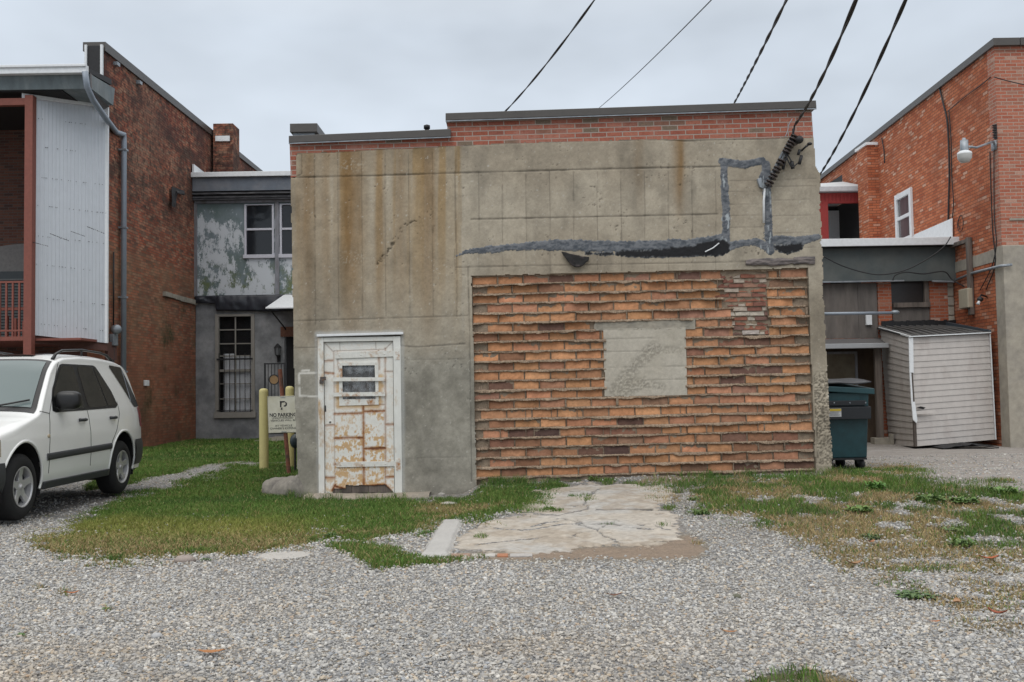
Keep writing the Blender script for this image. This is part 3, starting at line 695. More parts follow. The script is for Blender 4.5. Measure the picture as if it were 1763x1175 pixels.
k=MB();k.box(DXX[0]+.0,DX0-.002,YW-.015,YW+.1,dz0-.02,dz1+.06)
k.box(DX1+.002,DXX[1]-.0,YW-.015,YW+.1,dz0-.02,dz1+.06);k.box(DX0-.001,DX1+.001,YW-.012,YW+.1,dz1,dz1+.058)
k.build('door_frame',M('white door frame',(.70,.70,.66),.6,0,.12,4,c2=(.44,.28,.13),t=(.55,.68),stretch=(1,1,.5),bs=.3),mb_,bevel=.003)
k=MB();q4((545,576),(694,572),(694,576),(545,580),YW-.05,.06,k);k.build('drip_cap',m_white,mb_,bevel=.003)
k=MB();k.box(DX0+.01,DX1-.01,YW+.09,YW+.1,dz0,wn[2]-.05);k.box(DX0+.0,DX1,YW+.0,YW+.3,dz0-.05,dz0+.004);k.build('threshold',m_dark,mb_)
k=MB();k.box(DX0,DX1,YW+.35,YW+.37,dz0,dz1);k.build('reveal',m_dark,mb_)
# ---- service entrance hardware on the wall
sv=thing('insulator_rack','diagonal steel rack of brown spool insulators bolted high on the concrete wall','insulator rack',tuple(W(1340,280,YW-.1)))
a=W(1363,238,YW-.07);b_=W(1318,322,YW-.07)
k=MB();dr_=(b_-a).normalized();sd=Vector((0,0,1)).cross(dr_).normalized() if False else Vector((dr_.z,0,-dr_.x))
k.prism([a-sd*.03,a+sd*.03,b_+sd*.03,b_-sd*.03],(0,.012,0));
for t in (.1,.5,.9):
    p=a.lerp(b_,t);k.tube([p,p+Vector((0,.08,0))],.012,6)
k.build('rack_plate',m_galv,sv)
m_porc=M('brown porcelain',(.03,.018,.014),.25,0,.2,9,bs=0)
for t in (.02,.15,.28,.52,.67,.81,.95):
    p=a.lerp(b_,t)+Vector((.02,-.055,0));k=MB()
    k.lathe([(0,-.032),(.056,-.032),(.056,-.014),(.026,-.008),(.026,.008),(.056,.014),(.056,.032),(0,.032)],p,dr_,14);k.build('insulator',m_porc,sv,False,bevel=.003)
k=MB();k.tube([a+Vector((0,-.055,.05)),b_+Vector((0,-.055,-.03))],.008,6);k.build('rod',m_iron,sv)
# weatherhead
wh=thing('weatherhead','black rounded weatherhead with splice sleeves hanging beside the insulator rack','weatherhead',tuple(W(1375,245,YW-.12)))
def ell(mb,c,rx,ry,rz,n=14,m_=8):
    k0=len(mb.v)
    for i in range(m_+1):
        th=math.pi*i/m_
        for j in range(n): f=2*math.pi*j/n;mb.v.append((c[0]+rx*math.sin(th)*math.cos(f),c[1]+ry*math.sin(th)*math.sin(f),c[2]+rz*math.cos(th)))
    for i in range(m_):
        for j in range(n): mb.f.append((k0+i*n+j,k0+(i+1)*n+j,k0+(i+1)*n+(j+1)%n,k0+i*n+(j+1)%n));mb.m.append(mb.cm)
k=MB();ell(k,W(1375,241,YW-.12),.065,.07,.055);k.build('hood',m_black,wh,True)
k=MB();k.tube([W(1371,246,YW-.1),W(1365,250,YW-.06),W(1361,254,YW)],[.03,.026,.022],10);k.build('conduit',m_wood,wh,True)
k=MB();k.tube([W(1393,248,YW-.1),W(1385,255,YW-.1),W(1380,260,YW-.03)],[.018,.014,.014],8);ell(k,W(1394,248,YW-.11),.035,.03,.022);k.build('photocell',m_iron,wh,True)
for (x0_,y0_,x2_,y2_,r_) in ((1352,272,1348,292,.021),(1363,278,1365,291,.026),(1380,268,1376,283,.022),(1377,258,1374,267,.02)):
    k=MB();k.tube([W(x0_,y0_,YW-.1),W(x2_,y2_,YW-.1)],r_,8);k.build('splice_sleeve',m_black,wh,True)
def spl(pts,n=8):
    out_=[];P=[Vector(p) for p in pts];P=[P[0]*2-P[1]]+P+[P[-1]*2-P[-2]]
    for i in range(1,len(P)-2):
        for t in range(n):
            t=t/n;a_,b2,c_,d_=P[i-1],P[i],P[i+1],P[i+2]
            out_.append(.5*((2*b2)+(c_-a_)*t+(2*a_-5*b2+4*c_-d_)*t*t+(3*b2-a_-3*c_+d_)*t**3))
    out_.append(P[-2]);return out_
for pts in ([(1369,213),(1362,238),(1356,252),(1352,272)],[(1369,213),(1364,243),(1357,262),(1352,280)],[(1353,268),(1358,280),(1364,288),(1373,282)],[(1352,262),(1358,270),(1363,279)],[(1365,222),(1365,240),(1366,250)]):
    k=MB();k.tube(spl([W(a_,b2,YW-.12) for a_,b2 in pts]),.009,6);k.build('wire',m_black,wh,True)
k=MB();k.tube(spl([W(1364,205,YW-.1),W(1358,216,YW-.1),W(1356,226,YW-.1),W(1352,236,YW-.1)]),.006,5);k.build('guy_wire',m_galv,wh,True)
cb=thing('broken_conduit','short broken white conduit tube on the tar-coated strip below the insulator rack','conduit',tuple(W(1315,350,YW-.05)))
k=MB();k.tube([W(1317,325,YW-.04),W(1315,345,YW-.04),W(1315,384,YW-.045)],.016,8);k.build('tube',m_white,cb,True)
k=MB();q4((1304,308),(1311,306),(1314,325),(1308,322),YW-.06,.08,k);k.build('junction_box',m_galv,cb,bevel=.005)
# ================================================================ LEFT BRICK BUILDING
lb=thing('brick_building','tall sooty red brick building on the left with porch, metal panel and downspout','building',(XL(21.8),21.8,0))
m_lb=brick('sooty old brick',[(0,(.28,.07,.04)),(.3,(.40,.12,.065)),(.55,(.50,.19,.11)),(.78,(.40,.22,.14)),(1,(.13,.06,.045))],(.15,.105,.08),
  [((.27,.165,.095,.55),.5,.30,.5,5.0,4.5,1),((.30,.10,.06,.35),.7,.40,.5,3.0,2.3,1),((.27,.19,.14,.6),.35,.45,.65,5.2,7.2,1),((.022,.018,.018,.65),6.5,.50,.56,4.6,6.6,.9),((.040,.028,.026,.75),.6,.47,.56,5.0,6.4,2.2),((.11,.045,.042,.45),.8,.40,.6,7.3,8.2,1),((.10,.06,.045,.5),.9,.40,.6,9.5,7.5,1),((.045,.055,.028),.8,.56,.70,5.2,4.2,1),((.30,.27,.24),1.5,.68,.75,1.4,.3,1)],rot=0,bstr=.7)
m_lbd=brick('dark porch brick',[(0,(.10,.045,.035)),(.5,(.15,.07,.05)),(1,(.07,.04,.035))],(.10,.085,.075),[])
ZTL=9.05
def lwall(y0,y1,z0,z1,mb,th=.35):
    mb.prism([(XL(y0),y0,z0),(XL(y1),y1,z0),(XL(y1),y1,z1),(XL(y0),y0,z1)],(-th,0,0))
k=MB();zt0=WL(183,92).z;zt1=WL(455,306).z
P=[(XL(21.8),21.8,-.2),(XL(36),36,-.2),(XL(36),36,zt1),(XL(21.8),21.8,zt0)];k.prism(P[::-1],(-.35,0,0));k.build('side_wall',m_lb,lb)
k=MB();P=[(XL(21.75)+.05,21.75,zt0),(XL(36)+.05,36,zt1),(XL(36)+.05,36,zt1+.16),(XL(21.75)+.05,21.75,zt0+.2)];k.prism(P[::-1],(-.5,0,0));k.build('coping',m_coping,lb)
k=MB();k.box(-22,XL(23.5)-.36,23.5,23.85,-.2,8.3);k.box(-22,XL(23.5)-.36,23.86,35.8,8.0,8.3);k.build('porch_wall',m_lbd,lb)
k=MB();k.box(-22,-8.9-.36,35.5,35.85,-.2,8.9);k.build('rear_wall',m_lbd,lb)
# tar covered parapet end with white trim
pe=W(165,100,21.7);xa=W(148,130,21.7).x;xb=W(182,130,21.7).x
k=MB();k.box(xa,XL(21.8)-.0,21.70,21.79,7.6,W(165,79,21.7).z);k.box(xa,XL(21.8)-.36,21.79,35,8.3,W(165,79,21.7).z-.02);k.build('parapet_end',m_tar2,lb)
k=MB();k.box(xa-.02,xa+.03,21.66,21.72,8.35,W(165,78,21.7).z);k.box(XL(21.8)-.03,XL(21.8)+.02,21.66,21.72,7.75,W(165,78,21.7).z);k.build('edge_trim',m_white,lb)
# chimney
k=MB();yc=WL(400,270).y;yc=29.3
p0=W(367,240,yc);p1=W(401,240,yc);k.box(p0.x,p1.x,yc,yc+.7,6.5,W(384,213,yc).z);ch=k.build('chimney',m_lb,lb)
k=MB();p2=W(372,232,yc-.05);k.box(p2.x-.02,W(396,232,yc).x,yc-.06,yc+.2,W(384,244,yc).z,W(384,235,yc).z);k.build('flashing',m_white,ch)
# porch roof with gutter
YG=20.3
m_fas=M('green grey tin',(.13,.16,.17),.6,.1,.3,2,c2=(.20,.22,.22),stretch=(1,1,.3))
zg1=W(70,114,YG).z;zg0=W(70,128,YG).z
k=MB();k.box(-14,W(150,120,YG).x,YG-.06,YG+.08,zg0,zg1);k.box(-14,W(150,120,YG).x,YG-.1,YG-.055,zg1-.05,zg1+.005);k.build('gutter',m_white,lb,bevel=.01)
k=MB();k.prism([(-14,YG+.09,zg0+.02),(-14,YG+.16,zg0-.27),(-14,21.6,zg0-.30),(-14,21.69,zg0+.1)],(14+W(150,120,YG).x+.02,0,0));
k.build('eave_box',m_fas,lb)
k=MB();k.hexa([(W(150,120,YG).x+.03,YG+.1,zg0-.25),(XL(21.8)-.02,21.72,zg0-.42),(XL(21.8)-.05,21.8,zg0-.42),(W(150,120,YG).x-.1,21.69,zg0-.3),(W(150,120,YG).x+.03,YG+.08,zg0+.04),(XL(21.8)-.02,21.68,zg0-.30),(XL(21.8)-.05,21.76,zg0-.30),(W(150,120,YG).x-.1,21.69,zg0)]);k.build('side_return',M('grey weathered fascia',(.16,.15,.15),.8,0,.3,3),lb)
k=MB();k.prism([(-14,YG+.08,zg1-.02),(-14,21.65,zg1+.13),(-14,21.65,zg1-.0),(-14,YG+.08,zg1-.1)],(14+W(147,120,YG).x,0,0));k.prism([(-14,21.655,zg1+.13),(-14,23.5,zg1+.25),(-14,23.5,zg1+.1),(-14,21.655,zg1-.0)],(14-9.4,0,0));k.build('porch_roof',m_tar2,lb)
k=MB();k.box(-14,-9.3,YG+.2,23.5,zg0-.30,zg0-.27);k.build('soffit',m_dark,lb)
k=MB();k.box(W(28,112,YG).x,W(122,112,YG).x,YG+.1,YG+.14,zg1-.02,zg1+.06);k.build('snow_guard',m_white,lb)
# corrugated white metal panel, slightly turned
A0=W(57,400,20.7);A1=W(184,400,21.7)
m_pan=M('pale grey metal siding',(.56,.59,.63),.5,0,.05,2,bs=.03)
k=MB();n=0
def panz(t): return (W(57,172,20.7).z*(1-t)+W(184,187,21.7).z*t,W(57,577,20.7).z*(1-t)+W(178,591,21.7).z*t)
prev=None;ncol=20
pts=[]
for i in range(ncol):
    for (du,dy) in ((0,0),(.55,0),(.64,-.012),(.90,-.012)): pts.append(((i+du)/ncol,dy))
pts.append((1,0))
rows=14
idx=[]
for t,dy in pts:
    zt_,zb_=panz(t);x=A0.x+(A1.x-A0.x)*t;y=A0.y+(A1.y-A0.y)*t+dy;base=len(k.v)
    for r in range(rows+1): k.v.append((x+(W(54,577,20.7).x-A0.x)*(r/rows)*(1-t)*.0,y,zt_+(zb_-zt_)*r/rows))
    idx.append(base)
for a_,b2 in zip(idx[:-1],idx[1:]):
    for r in range(rows): k.f.append((a_+r,a_+r+1,b2+r+1,b2+r));k.m.append(0)
pn=k.build('metal_panel',m_pan,lb,solid=.01)
k=MB()
for i in range(120):
    t=random.random();r=random.choice([.08,.2,.33,.45,.58,.7,.84,.95]);zt_,zb_=panz(t);x=A0.x+(A1.x-A0.x)*t;y=A0.y+(A1.y-A0.y)*t-.022;z=zt_+(zb_-zt_)*(r+.0);k.box(x-.006,x+.006,y-.006,y,z-.006,z+.006)
for (a_,b2,c_,d_) in ((57,417,84,424),(86,402,120,415),(122,398,147,407),(150,390,180,402)):
    for s_ in range(9):
        t0_=s_/9;t1_=(s_+random.uniform(.3,.9))/9;p=W(a_+(c_-a_)*t0_,b2+(d_-b2)*t0_,20.6+.008*(a_-57));q_=W(a_+(c_-a_)*t1_,b2+(d_-b2)*t1_,20.6+.008*(a_-57))
        k.prism([p,q_,q_+Vector((0,0,-.014)),p+Vector((0,0,-.014))],(0,.006,0))
tag(k.build('screw',m_iron,pn),kind='stuff')
k=MB();zt0_,_=panz(0);zt1_,_=panz(1)
k.prism([(A0.x-.2,A0.y-.12,zt0_+.0),(A1.x+.0,A1.y-.12,zt1_+.0),(A1.x,A1.y-.12,zt1_+.17),(A0.x-.2,A0.y-.12,zt0_+.17)],(0,.1,0));k.build('top_flashing',m_white,pn,bevel=.01)
k=MB();k.box(A1.x-.03,A1.x+.03,A1.y-.03,A1.y+.03,panz(1)[1],panz(1)[0]+.15);k.build('corner_trim',m_white,pn)
k=MB();_,zb0=panz(0);_,zb1=panz(1)
k.prism([(A0.x,A0.y+.05,zb0-.17),(A1.x,A1.y+.03,zb1-.17),(A1.x,A1.y+.03,zb1+.02),(A0.x,A0.y+.05,zb0+.02)],(0,.1,0));k.box(A0.x,A1.x-.05,21.9,22.4,zb0-.5,zb0-.1)
k.build('floor_beam',M('brown beam',(.11,.05,.04),.8,0,.25,5),lb)
pw0=W(43,400,20.6).x;pw1=W(57,400,20.6).x
k=MB();k.box(pw0,pw1,20.55,20.72,zg(-9.9,20.6)-.1,W(50,165,20.6).z);k.build('porch_post',m_redp,lb,bevel=.008)
k=MB();k.box(-16.4,-16.2,20.55,20.72,0,7.6);k.build('porch_post',m_redp,lb,bevel=.008)
k=MB();k.box(-14,pw0-.002,20.57,20.7,W(20,182,20.6).z,W(20,170,20.6).z);k.build('porch_beam',m_redp,lb,bevel=.006)
k=MB();k.box(-14,pw0-.002,20.57,20.68,W(20,587,20.6).z,W(20,580,20.6).z+.0);k.box(-14,-9.0,20.75,23.49,W(20,587,20.6).z,W(20,583,20.6).z);k.build('porch_floor',m_redp,lb)
rl=MB();zt_=W(20,484,20.6).z;zm=W(20,568,20.6).z
rl.box(-14,pw0-.002,20.61,20.65,zt_-.04,zt_);rl.box(-14,pw0-.002,20.61,20.65,zm-.035,zm)
x=pw0-.12
while x>-14: rl.box(x-.018,x+.018,20.612,20.648,W(20,583,20.6).z,zt_-.04);x-=.135
rl.build('railing',m_redp,lb)
rl=MB();
for i in range(14): rl.box(-12.5+i*.19,-12.44+i*.19,21.9,21.95,2.7+.0*i,3.6-.06*i)
rl.box(-12.6,-9.9,21.9,21.95,3.3,3.36);rl.build('stair_rail',m_redp,lb)
# arched window in the dark wall
k=MB();c=W(30,480,23.45);R=1.0
pts=[];xc_=W(45,0,23.4).x
for i in range(17):
    t=math.pi*i/16;pts.append((xc_+1.15*math.cos(t),23.42,W(40,480,23.4).z+.45+.38*math.sin(t)*1.0))
pts=[(xc_+1.15,23.42,2.7)]+pts+[(xc_-1.15,23.42,2.7)]
k.prism(pts,(0,.06,0));aw=k.build('arched_window',M('grey arch infill',(.16,.155,.15),.8),lb)
k=MB();k.box(xc_-.75,xc_+.75,23.36,23.415,2.7,W(20,468,23.4).z);
k.build('shutter',M('dark green shutter',(.03,.04,.045),.6),aw)
k=MB()
for i in range(20): z=2.8+i*.07;k.box(xc_-.6,xc_+.6,23.34,23.365,z,z+.035) if z<W(20,472,23.4).z else None
k.build('louvre',M('louvre',(.09,.10,.10),.6),aw)
# downspout
m_dsp=M('grey painted downspout',(.26,.30,.35),.45,.2,.1,4,bs=.03)
k=MB();g0=Vector((W(146,130,YG-.05).x,YG-.05,zg0+.03));g1=W(150,150,YG+.05);g2=WL(206,236);g2.x+=.1
k.tube([g0,g1,W(160,172,20.6),W(182,204,21.4),W(200,228,22.4),g2+Vector((0,0,.05)),g2+Vector((0,0,-.12)),Vector((g2.x,g2.y,.25))],.062,10)
k.build('downspout',m_dsp,lb,True)
for z in (5.2,3.6,7,1.9): k=MB();k.box(g2.x-.1,g2.x+.075,g2.y-.075,g2.y+.075,z,z+.04);k.build('pipe_strap',m_galv,lb)
em=thing('electric_meter','small round glass electric meter on the brick beside the downspout','meter',tuple(WL(199,575)))
mc=WL(199,575);k=MB();k.box(mc.x,mc.x+.1,mc.y-.35,mc.y-.1,mc.z-.28,mc.z-.02);k.build('meter_box',m_galv,em,bevel=.01)
k=MB();k.lathe([(.11,0),(.11,.09),(.08,.13),(0,.14)],(mc.x+.09,mc.y-.22,mc.z+.08),(.6,-.8,0),14);k.build('dial',m_galv,em,True)
k=MB();k.tube([(mc.x+.04,mc.y-.22,mc.z+.1),(mc.x+.04,mc.y-.22,4.6)],.02,6);k.tube([(mc.x+.04,mc.y-.22,mc.z-.2),(mc.x+.04,mc.y-.22,.2)],.025,6);k.build('conduit',m_iron,em,True)
# repaired parge, dangling tar scrap, stone ledge and small white box on that wall
k=MB();p=WL(293,330)
def scrap(u,v):
    q_=WL(292+22*u-3*v,322+7*u+ v*(34 if u<.35 else 8));q_.x+=.05+.08*v*float(fbm(u*4,v*4,2,1));return q_
k.grid(scrap,10,6);k.build('tar_scrap',m_tar2,lb,solid=.01)
k=MB();p=WL(286,508);p2=WL(336,518)
pts=[]
for i in range(12):
    t=i/11;q_=WL(286+50*t,505+14*t);k.box(q_.x-.02,q_.x+.05+.03*random.random(),q_.y-.25,q_.y+.25,q_.z-.07-.05*random.random(),q_.z+.02)
k.build('stone_ledge',m_conc,lb)
k=MB();p=WL(250,660);k.box(p.x,p.x+.06,p.y-.12,p.y+.12,p.z-.07,p.z+.07);k.build('vent_cover',m_white,lb,bevel=.01)
for (a_,b2) in ((197,111),(236,143)): k=MB();p=WL(a_,b2);k.box(p.x,p.x+.1,p.y-.08,p.y+.08,p.z-.04,p.z+.04);k.build('wall_anchor',m_galv,lb)
# ================================================================ LEFT LINK BUILDING
YB=27.9
ll=thing('stucco_building','two storey grey link between the buildings with peeling blue-green upper wall over grey stucco','building',(-6,YB,0))
m_peel,_n,_b=newmat('peeling paint on boards');P=pos_(_n)
c=mixn(_n,thr(_n,noise(_n,1.1,P,7,.7,(1,1,.7)),.42,.6),(.17,.21,.23),(.11,.15,.145))
zz=nd(_n,'ShaderNodeSeparateXYZ');_n.links.new(P,zz.inputs[0])
moss=nd(_n,'ShaderNodeMath',operation='MULTIPLY');_n.links.new(thr(_n,noise(_n,3,P,6,.7),.45,.6),moss.inputs[0]);_n.links.new(thr(_n,zz.outputs['Z'],5.3,4.5),moss.inputs[1])
c=mixn(_n,moss.outputs[0],c,(.12,.15,.07))
pf=noise(_n,2.2,P,10,.78,(1.5,1,.8));pa=nd(_n,'ShaderNodeMath',operation='ADD');_n.links.new(pf,pa.inputs[0]);_n.links.new(thr(_n,zz.outputs['Z'],6.2,6.7,.0,-.16),pa.inputs[1])
pm=thr(_n,pa.outputs[0],.465,.50);c=mixn(_n,pm,c,(.50,.53,.56))
_n.links.new(c,_b.inputs['Base Color']);_b.inputs['Roughness'].default_value=.8;bump(_n,_b,pm,.5,.01)
m_stuc=M('grey stucco',(.16,.165,.175),.95,0,.35,1.1,c2=(.29,.295,.30),t=(.4,.62),bs=.5)
zS=W(420,510,YB).z;zTop=W(420,350,YB).z
def rectW(x0,y0,x1,y1,Y=YB): return RX(x0,y0,x1,y1,Y)
xr_=-3.1
w1=rectW(421,352,472,442);w2x0=W(482,400,YB).x;w2x1=w2x0+(w1[1]-w1[0])
k=MB()
xl_=XL(YB)+.01
k.box(xl_,w1[0],YB,YB+.3,zS,zTop);k.box(w1[0],w1[1],YB,YB+.3,zS,w1[2]);k.box(w1[0],w1[1],YB,YB+.3,w1[3],zTop+.02)
k.box(w1[1],w2x0,YB,YB+.3,zS,zTop);k.box(w2x0,w2x1,YB,YB+.3,zS,w1[2]);k.box(w2x0,w2x1,YB,YB+.3,w1[3],zTop+.02);k.box(w2x1,xr_,YB,YB+.3,zS,zTop)
k.build('upper_wall',m_peel,ll)
m_wgrey=M('grey trim paint',(.22,.225,.25),.75,0,.2,4,c2=(.16,.155,.16),stretch=(1,1,.3))
k=MB()
for a_,b2 in ((333,340),(474,481)): k.box(W(a_,430,YB).x,W(b2,430,YB).x,YB-.05,YB-.002,zS,zTop)
k.box(xl_,xr_,YB-.06,YB-.002,zTop,zTop+.09);k.build('batten',m_wgrey,ll)
for x0_,x1_ in ((w1[0],w1[1]),(w2x0,w2x1)):
    k=MB();f=.055;z0_,z1_=w1[2],w1[3];zm=W(446,395,YB).z
    k.box(x0_,x0_+f,YB-.03,YB+.06,z0_,z1_);k.box(x1_-f,x1_,YB-.03,YB+.06,z0_,z1_);k.box(x0_+f,x1_-f,YB-.03,YB+.06,z1_-f*.5,z1_);k.box(x0_-.03,x1_+.03,YB-.07,YB+.06,z0_-.05,z0_+.05)
    k.box(x0_+f,x1_-f,YB-.01,YB+.05,zm-.03,zm+.03);fr=k.build('window',M('window frame paint',(.50,.50,.55),.6,0,.12,6),ll,bevel=.004)
    k=MB();k.box(x0_+f,x1_-f,YB+.03,YB+.035,z0_+.05,zm-.03);k.box(x0_+f,x1_-f,YB+.045,YB+.05,zm+.03,z1_-f*.5);k.build('pane',m_glass,fr)
k=MB();k.box(xl_-.02,xr_,YB-.32,YB-.26,W(420,308,YB).z,W(420,301,YB).z+.02);k.box(xl_-.02,xr_,YB-.26,YB+.2,W(420,303,YB).z,W(420,301,YB).z+.02);k.build('eave',m_white,ll,bevel=.01)
k=MB();k.box(xl_,xr_,YB-.22,YB+.2,W(420,331,YB).z,W(420,308,YB).z);k.build('fascia',M('slate fascia',(.12,.14,.17),.7,0,.2,2,c2=(.16,.17,.19)),ll)
k=MB();zc1,zc0=W(420,331,YB).z,W(420,350,YB).z
for i in range(5):
    zz_=zc0+.07+(zc1-zc0-.07)*i/5;k.box(xl_,xr_,YB-.18+.025*i*(-1)**i,YB-.003,zz_,zz_+(zc1-zc0-.07)/5-.004)
k.build('rotten_cornice',M('rotten cornice',(.05,.05,.055),.9,0,.5,6,c2=(.12,.12,.125),stretch=(.4,1,4)),ll)
k=MB();k.box(xl_,xr_,YB+.21,YB+8,W(420,303,YB).z-.06,W(420,303,YB).z);k.build('roof',m_tar2,ll)
k=MB();p=WL(328,290);k.prism([WL(329,301)+Vector((.03,0,0)),WL(352,301)+Vector((.03,0,0)),WL(329,283)+Vector((.03,0,0))],(.05,0,0));k.build('flashing',m_white,ll)
# lower stucco with tall window, set back a little
YL=YB+.05
tw=rectW(371,541,439,716,YL)
ddx=W(490,650,YL).x
k=MB();k.box(xl_,tw[0],YL,YL+.3,-.2,zS);k.box(tw[0],tw[1],YL,YL+.3,-.2,tw[2]);k.box(tw[0],tw[1],YL,YL+.3,tw[3],zS);k.box(tw[1],ddx,YL,YL+.3,-.2,zS);k.box(ddx,ddx+1.0,YL,YL+.3,W(495,580,YL).z,zS);k.box(ddx+1.0,xr_,YL,YL+.3,-.2,zS);k.build('lower_wall',m_stuc,ll)
m_beig=M('beige window paint',(.25,.235,.21),.7,0,.12,6)
z0_,z1_=tw[2],tw[3];x0_,x1_=tw[0],tw[1];f=.10;k=MB();zm=W(405,638,YL).z
k.box(x0_-.0,x0_+f,YL-.04,YL+.1,z0_,z1_);k.box(x1_-f,x1_,YL-.04,YL+.1,z0_,z1_);k.box(x0_+f,x1_-f,YL-.04,YL+.1,z1_-f*.7,z1_);k.box(x0_-.03,x1_+.03,YL-.08,YL+.1,z0_-.06,z0_+.1)
k.box(x0_+f,x1_-f,YL-.0,YL+.08,zm-.04,zm+.03);xm=(x0_+x1_)/2;k.box(xm-.018,xm+.018,YL+.02,YL+.06,zm+.03,z1_-f*.7);k.box(xm-.015,xm+.015,YL+.0,YL+.05,z0_+.1,zm-.04)
for yy in (568,592,613): z=W(405,yy,YL).z;k.box(x0_+f,x1_-f,YL+.022,YL+.058,z-.015,z+.015)
for yy in (661,687): z=W(405,yy,YL).z;k.box(x0_+f,x1_-f,YL+.002,YL+.048,z-.012,z+.012)
tw_=k.build('tall_window',m_beig,ll,bevel=.003)
m_cl,_n,_b=newmat('thin dusty glass');_b.inputs['Base Color'].default_value=(.02,.022,.025,1);_b.inputs['Roughness'].default_value=.08;_b.inputs['Alpha'].default_value=.12
k=MB();k.box(x0_+f,x1_-f,YL+.07,YL+.075,z0_+.1,z1_-f*.7);k.build('pane',m_cl,tw_)
k=MB();cz1=W(405,612,YL).z
def cur(u,v): return (x0_+.2+u*(x1_-x0_-.3),YL+.095+.012*math.sin(u*40)+.02*float(vn(u*6,v*3)),z0_+.12+(cz1-z0_-.12+(.05 if u<.45 else 0))*v)
k.grid(cur,40,6);k.build('curtain',M('white curtain',(.80,.82,.86),.9,0,.06,3,bs=0),ll)
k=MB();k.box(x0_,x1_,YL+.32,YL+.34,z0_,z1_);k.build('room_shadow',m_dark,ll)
k=MB()
for i in range(7):
    x=x0_+.12+(x1_-x0_-.24)*i/6;k.tube([(x,YL-.06,z0_+.06),(x,YL-.06,W(405,608,YL).z)],.011,6)
k.box(x0_+.05,x1_-.05,YL-.07,YL-.05,z0_+.14,z0_+.16);k.box(x0_+.05,x1_-.05,YL-.07,YL-.05,W(405,620,YL).z,W(405,618,YL).z+.01);k.build('security_bar',m_iron,ll)
k=MB()   # black tarp hanging under the upper wall
def tarp(u,v):
    x=xl_+.02+u*(-5.9-xl_);lo=W(340+u*160,float(np.interp(u,[0,.19,.2,.5,.75,1],[524,525,537,538,539,537])),YL).z
    s=float(fbm(u*16,v*2,3,1));return (x,YB-.03-.06*s-.05*math.sin(v*3.1)*s,zS+.02+(lo-zS)*v)
k.grid(tarp,90,8);k.build('black_tarp',M('black tarp',(.02,.023,.032),.45,0,.2,4,bs=.1),ll,True,solid=.006)
k=MB();k.box(ddx+.02,ddx+.98,YL+.12,YL+.17,zg(-6,28),W(495,580,YL).z);k.build('doorway',m_dark,ll)
k=MB();k.box(ddx-.1,ddx+1.1,YL-.03,YL+.02,W(495,580,YL).z,W(495,563,YL).z);k.build('timber_lintel',M('brown timber lintel',(.14,.06,.035),.8,0,.3,7),ll)
# awning
aw_=thing('awning','small white sheet metal awning half hidden behind the corner of the concrete building','awning',tuple(W(480,520,YL)))
za=W(490,506,YL).z;zb_=W(480,532,YL-1).z
k=MB();xa_=W(457,533,YL-1.1).x;k.hexa([(xa_,YL-1.1,zb_),(xr_-1.5,YL-1.1,zb_),(xr_-1.5,YL-.01,za-.06),(W(492,507,YL).x,YL-.01,za-.06),(xa_,YL-1.1,zb_+.03),(xr_-1.5,YL-1.1,zb_+.03),(xr_-1.5,YL-.01,za),(W(492,507,YL).x,YL-.01,za)]);k.build('canopy',m_white,aw_)
k=MB();k.tube([(xa_+.1,YL-1.05,zb_),(xa_+.3,YL-.02,zb_-.5)],.02,6);k.build('bracket',m_iron,aw_)
# lantern
lp=thing('wall_lantern','dark wall lantern beside the shadowed doorway of the grey stucco wall','lantern',tuple(W(478,605,YL-.1)))
c=W(478,605,YL-.15);k=MB();k.lathe([(0,.22),(.03,.2),(.09,.13),(.11,.1),(.02,.1)],c,(0,0,1),8);k.lathe([(.02,-.16),(.05,-.13),(.06,-.11),(0,-.11)],c,(0,0,1),8)
for i in range(6): t=i*math.pi/3;k.tube([(c.x+.06*math.cos(t),c.y+.06*math.sin(t),c.z-.12),(c.x+.1*math.cos(t),c.y+.1*math.sin(t),c.z+.1)],.006,4)
k.tube([(c.x,c.y,c.z-.15),(c.x,c.y+.05,c.z-.25),(c.x,c.y+.14,c.z-.2)],.012,5);k.build('cage',m_iron,lp)
k=MB();k.lathe([(.0,-.11),(.055,-.11),(.09,.1),(0,.1)],c,(0,0,1),8);k.build('glass',M('lantern glass',(.18,.19,.2),.2,bs=0),lp)
k=MB();k.box(c.x-.05,c.x+.05,YL-.02,YL-.001,c.z-.3,c.z-.1);k.build('back_plate',m_iron,lp)
# gate
YGt=25.5
gt=thing('iron_gate','black iron gate with vertical bars and a round tan disc in its centre','gate',tuple(W(472,750,YGt)))
g=RX(456,625,490,752,YGt);k=MB()
for x in (g[0],g[1]): k.box(x-.02,x+.02,YGt,YGt+.04,g[2],g[3])
for z in (g[3]-.04,g[2]+.06,(g[2]+g[3])/2-.3): k.box(g[0]+.02,g[1]-.02,YGt+.004,YGt+.036,z,z+.035)
k.build('gate_frame',m_iron,gt)
k=MB()
for i in range(1,6): x=g[0]+(g[1]-g[0])*i/6;k.box(x-.008,x+.008,YGt+.012,YGt+.028,g[2]+.095,g[3]-.04)
k.build('bar',m_iron,gt)
dc=W(472,654,YGt);k=MB();k.lathe([(0,0),(.11,0),(.11,.02),(0,.02)],dc,(0,-1,0),20);k.build('disc',M('tan disc',(.30,.19,.09),.7),gt)
k=MB();k.lathe([(.11,-.005),(.135,-.005),(.135,.025),(.11,.025)],dc,(0,-1,0),20);k.build('ring',m_iron,gt)
st_=thing('doorstep','low grey concrete step at the foot of the iron gate','step',tuple(W(472,757,YGt)));k=MB();k.box(g[0]-.3,g[1]+1.5,25.6,27.9,-.1,zg(-6,26)+.06);k.build('slab',m_conc,st_,bevel=.01)
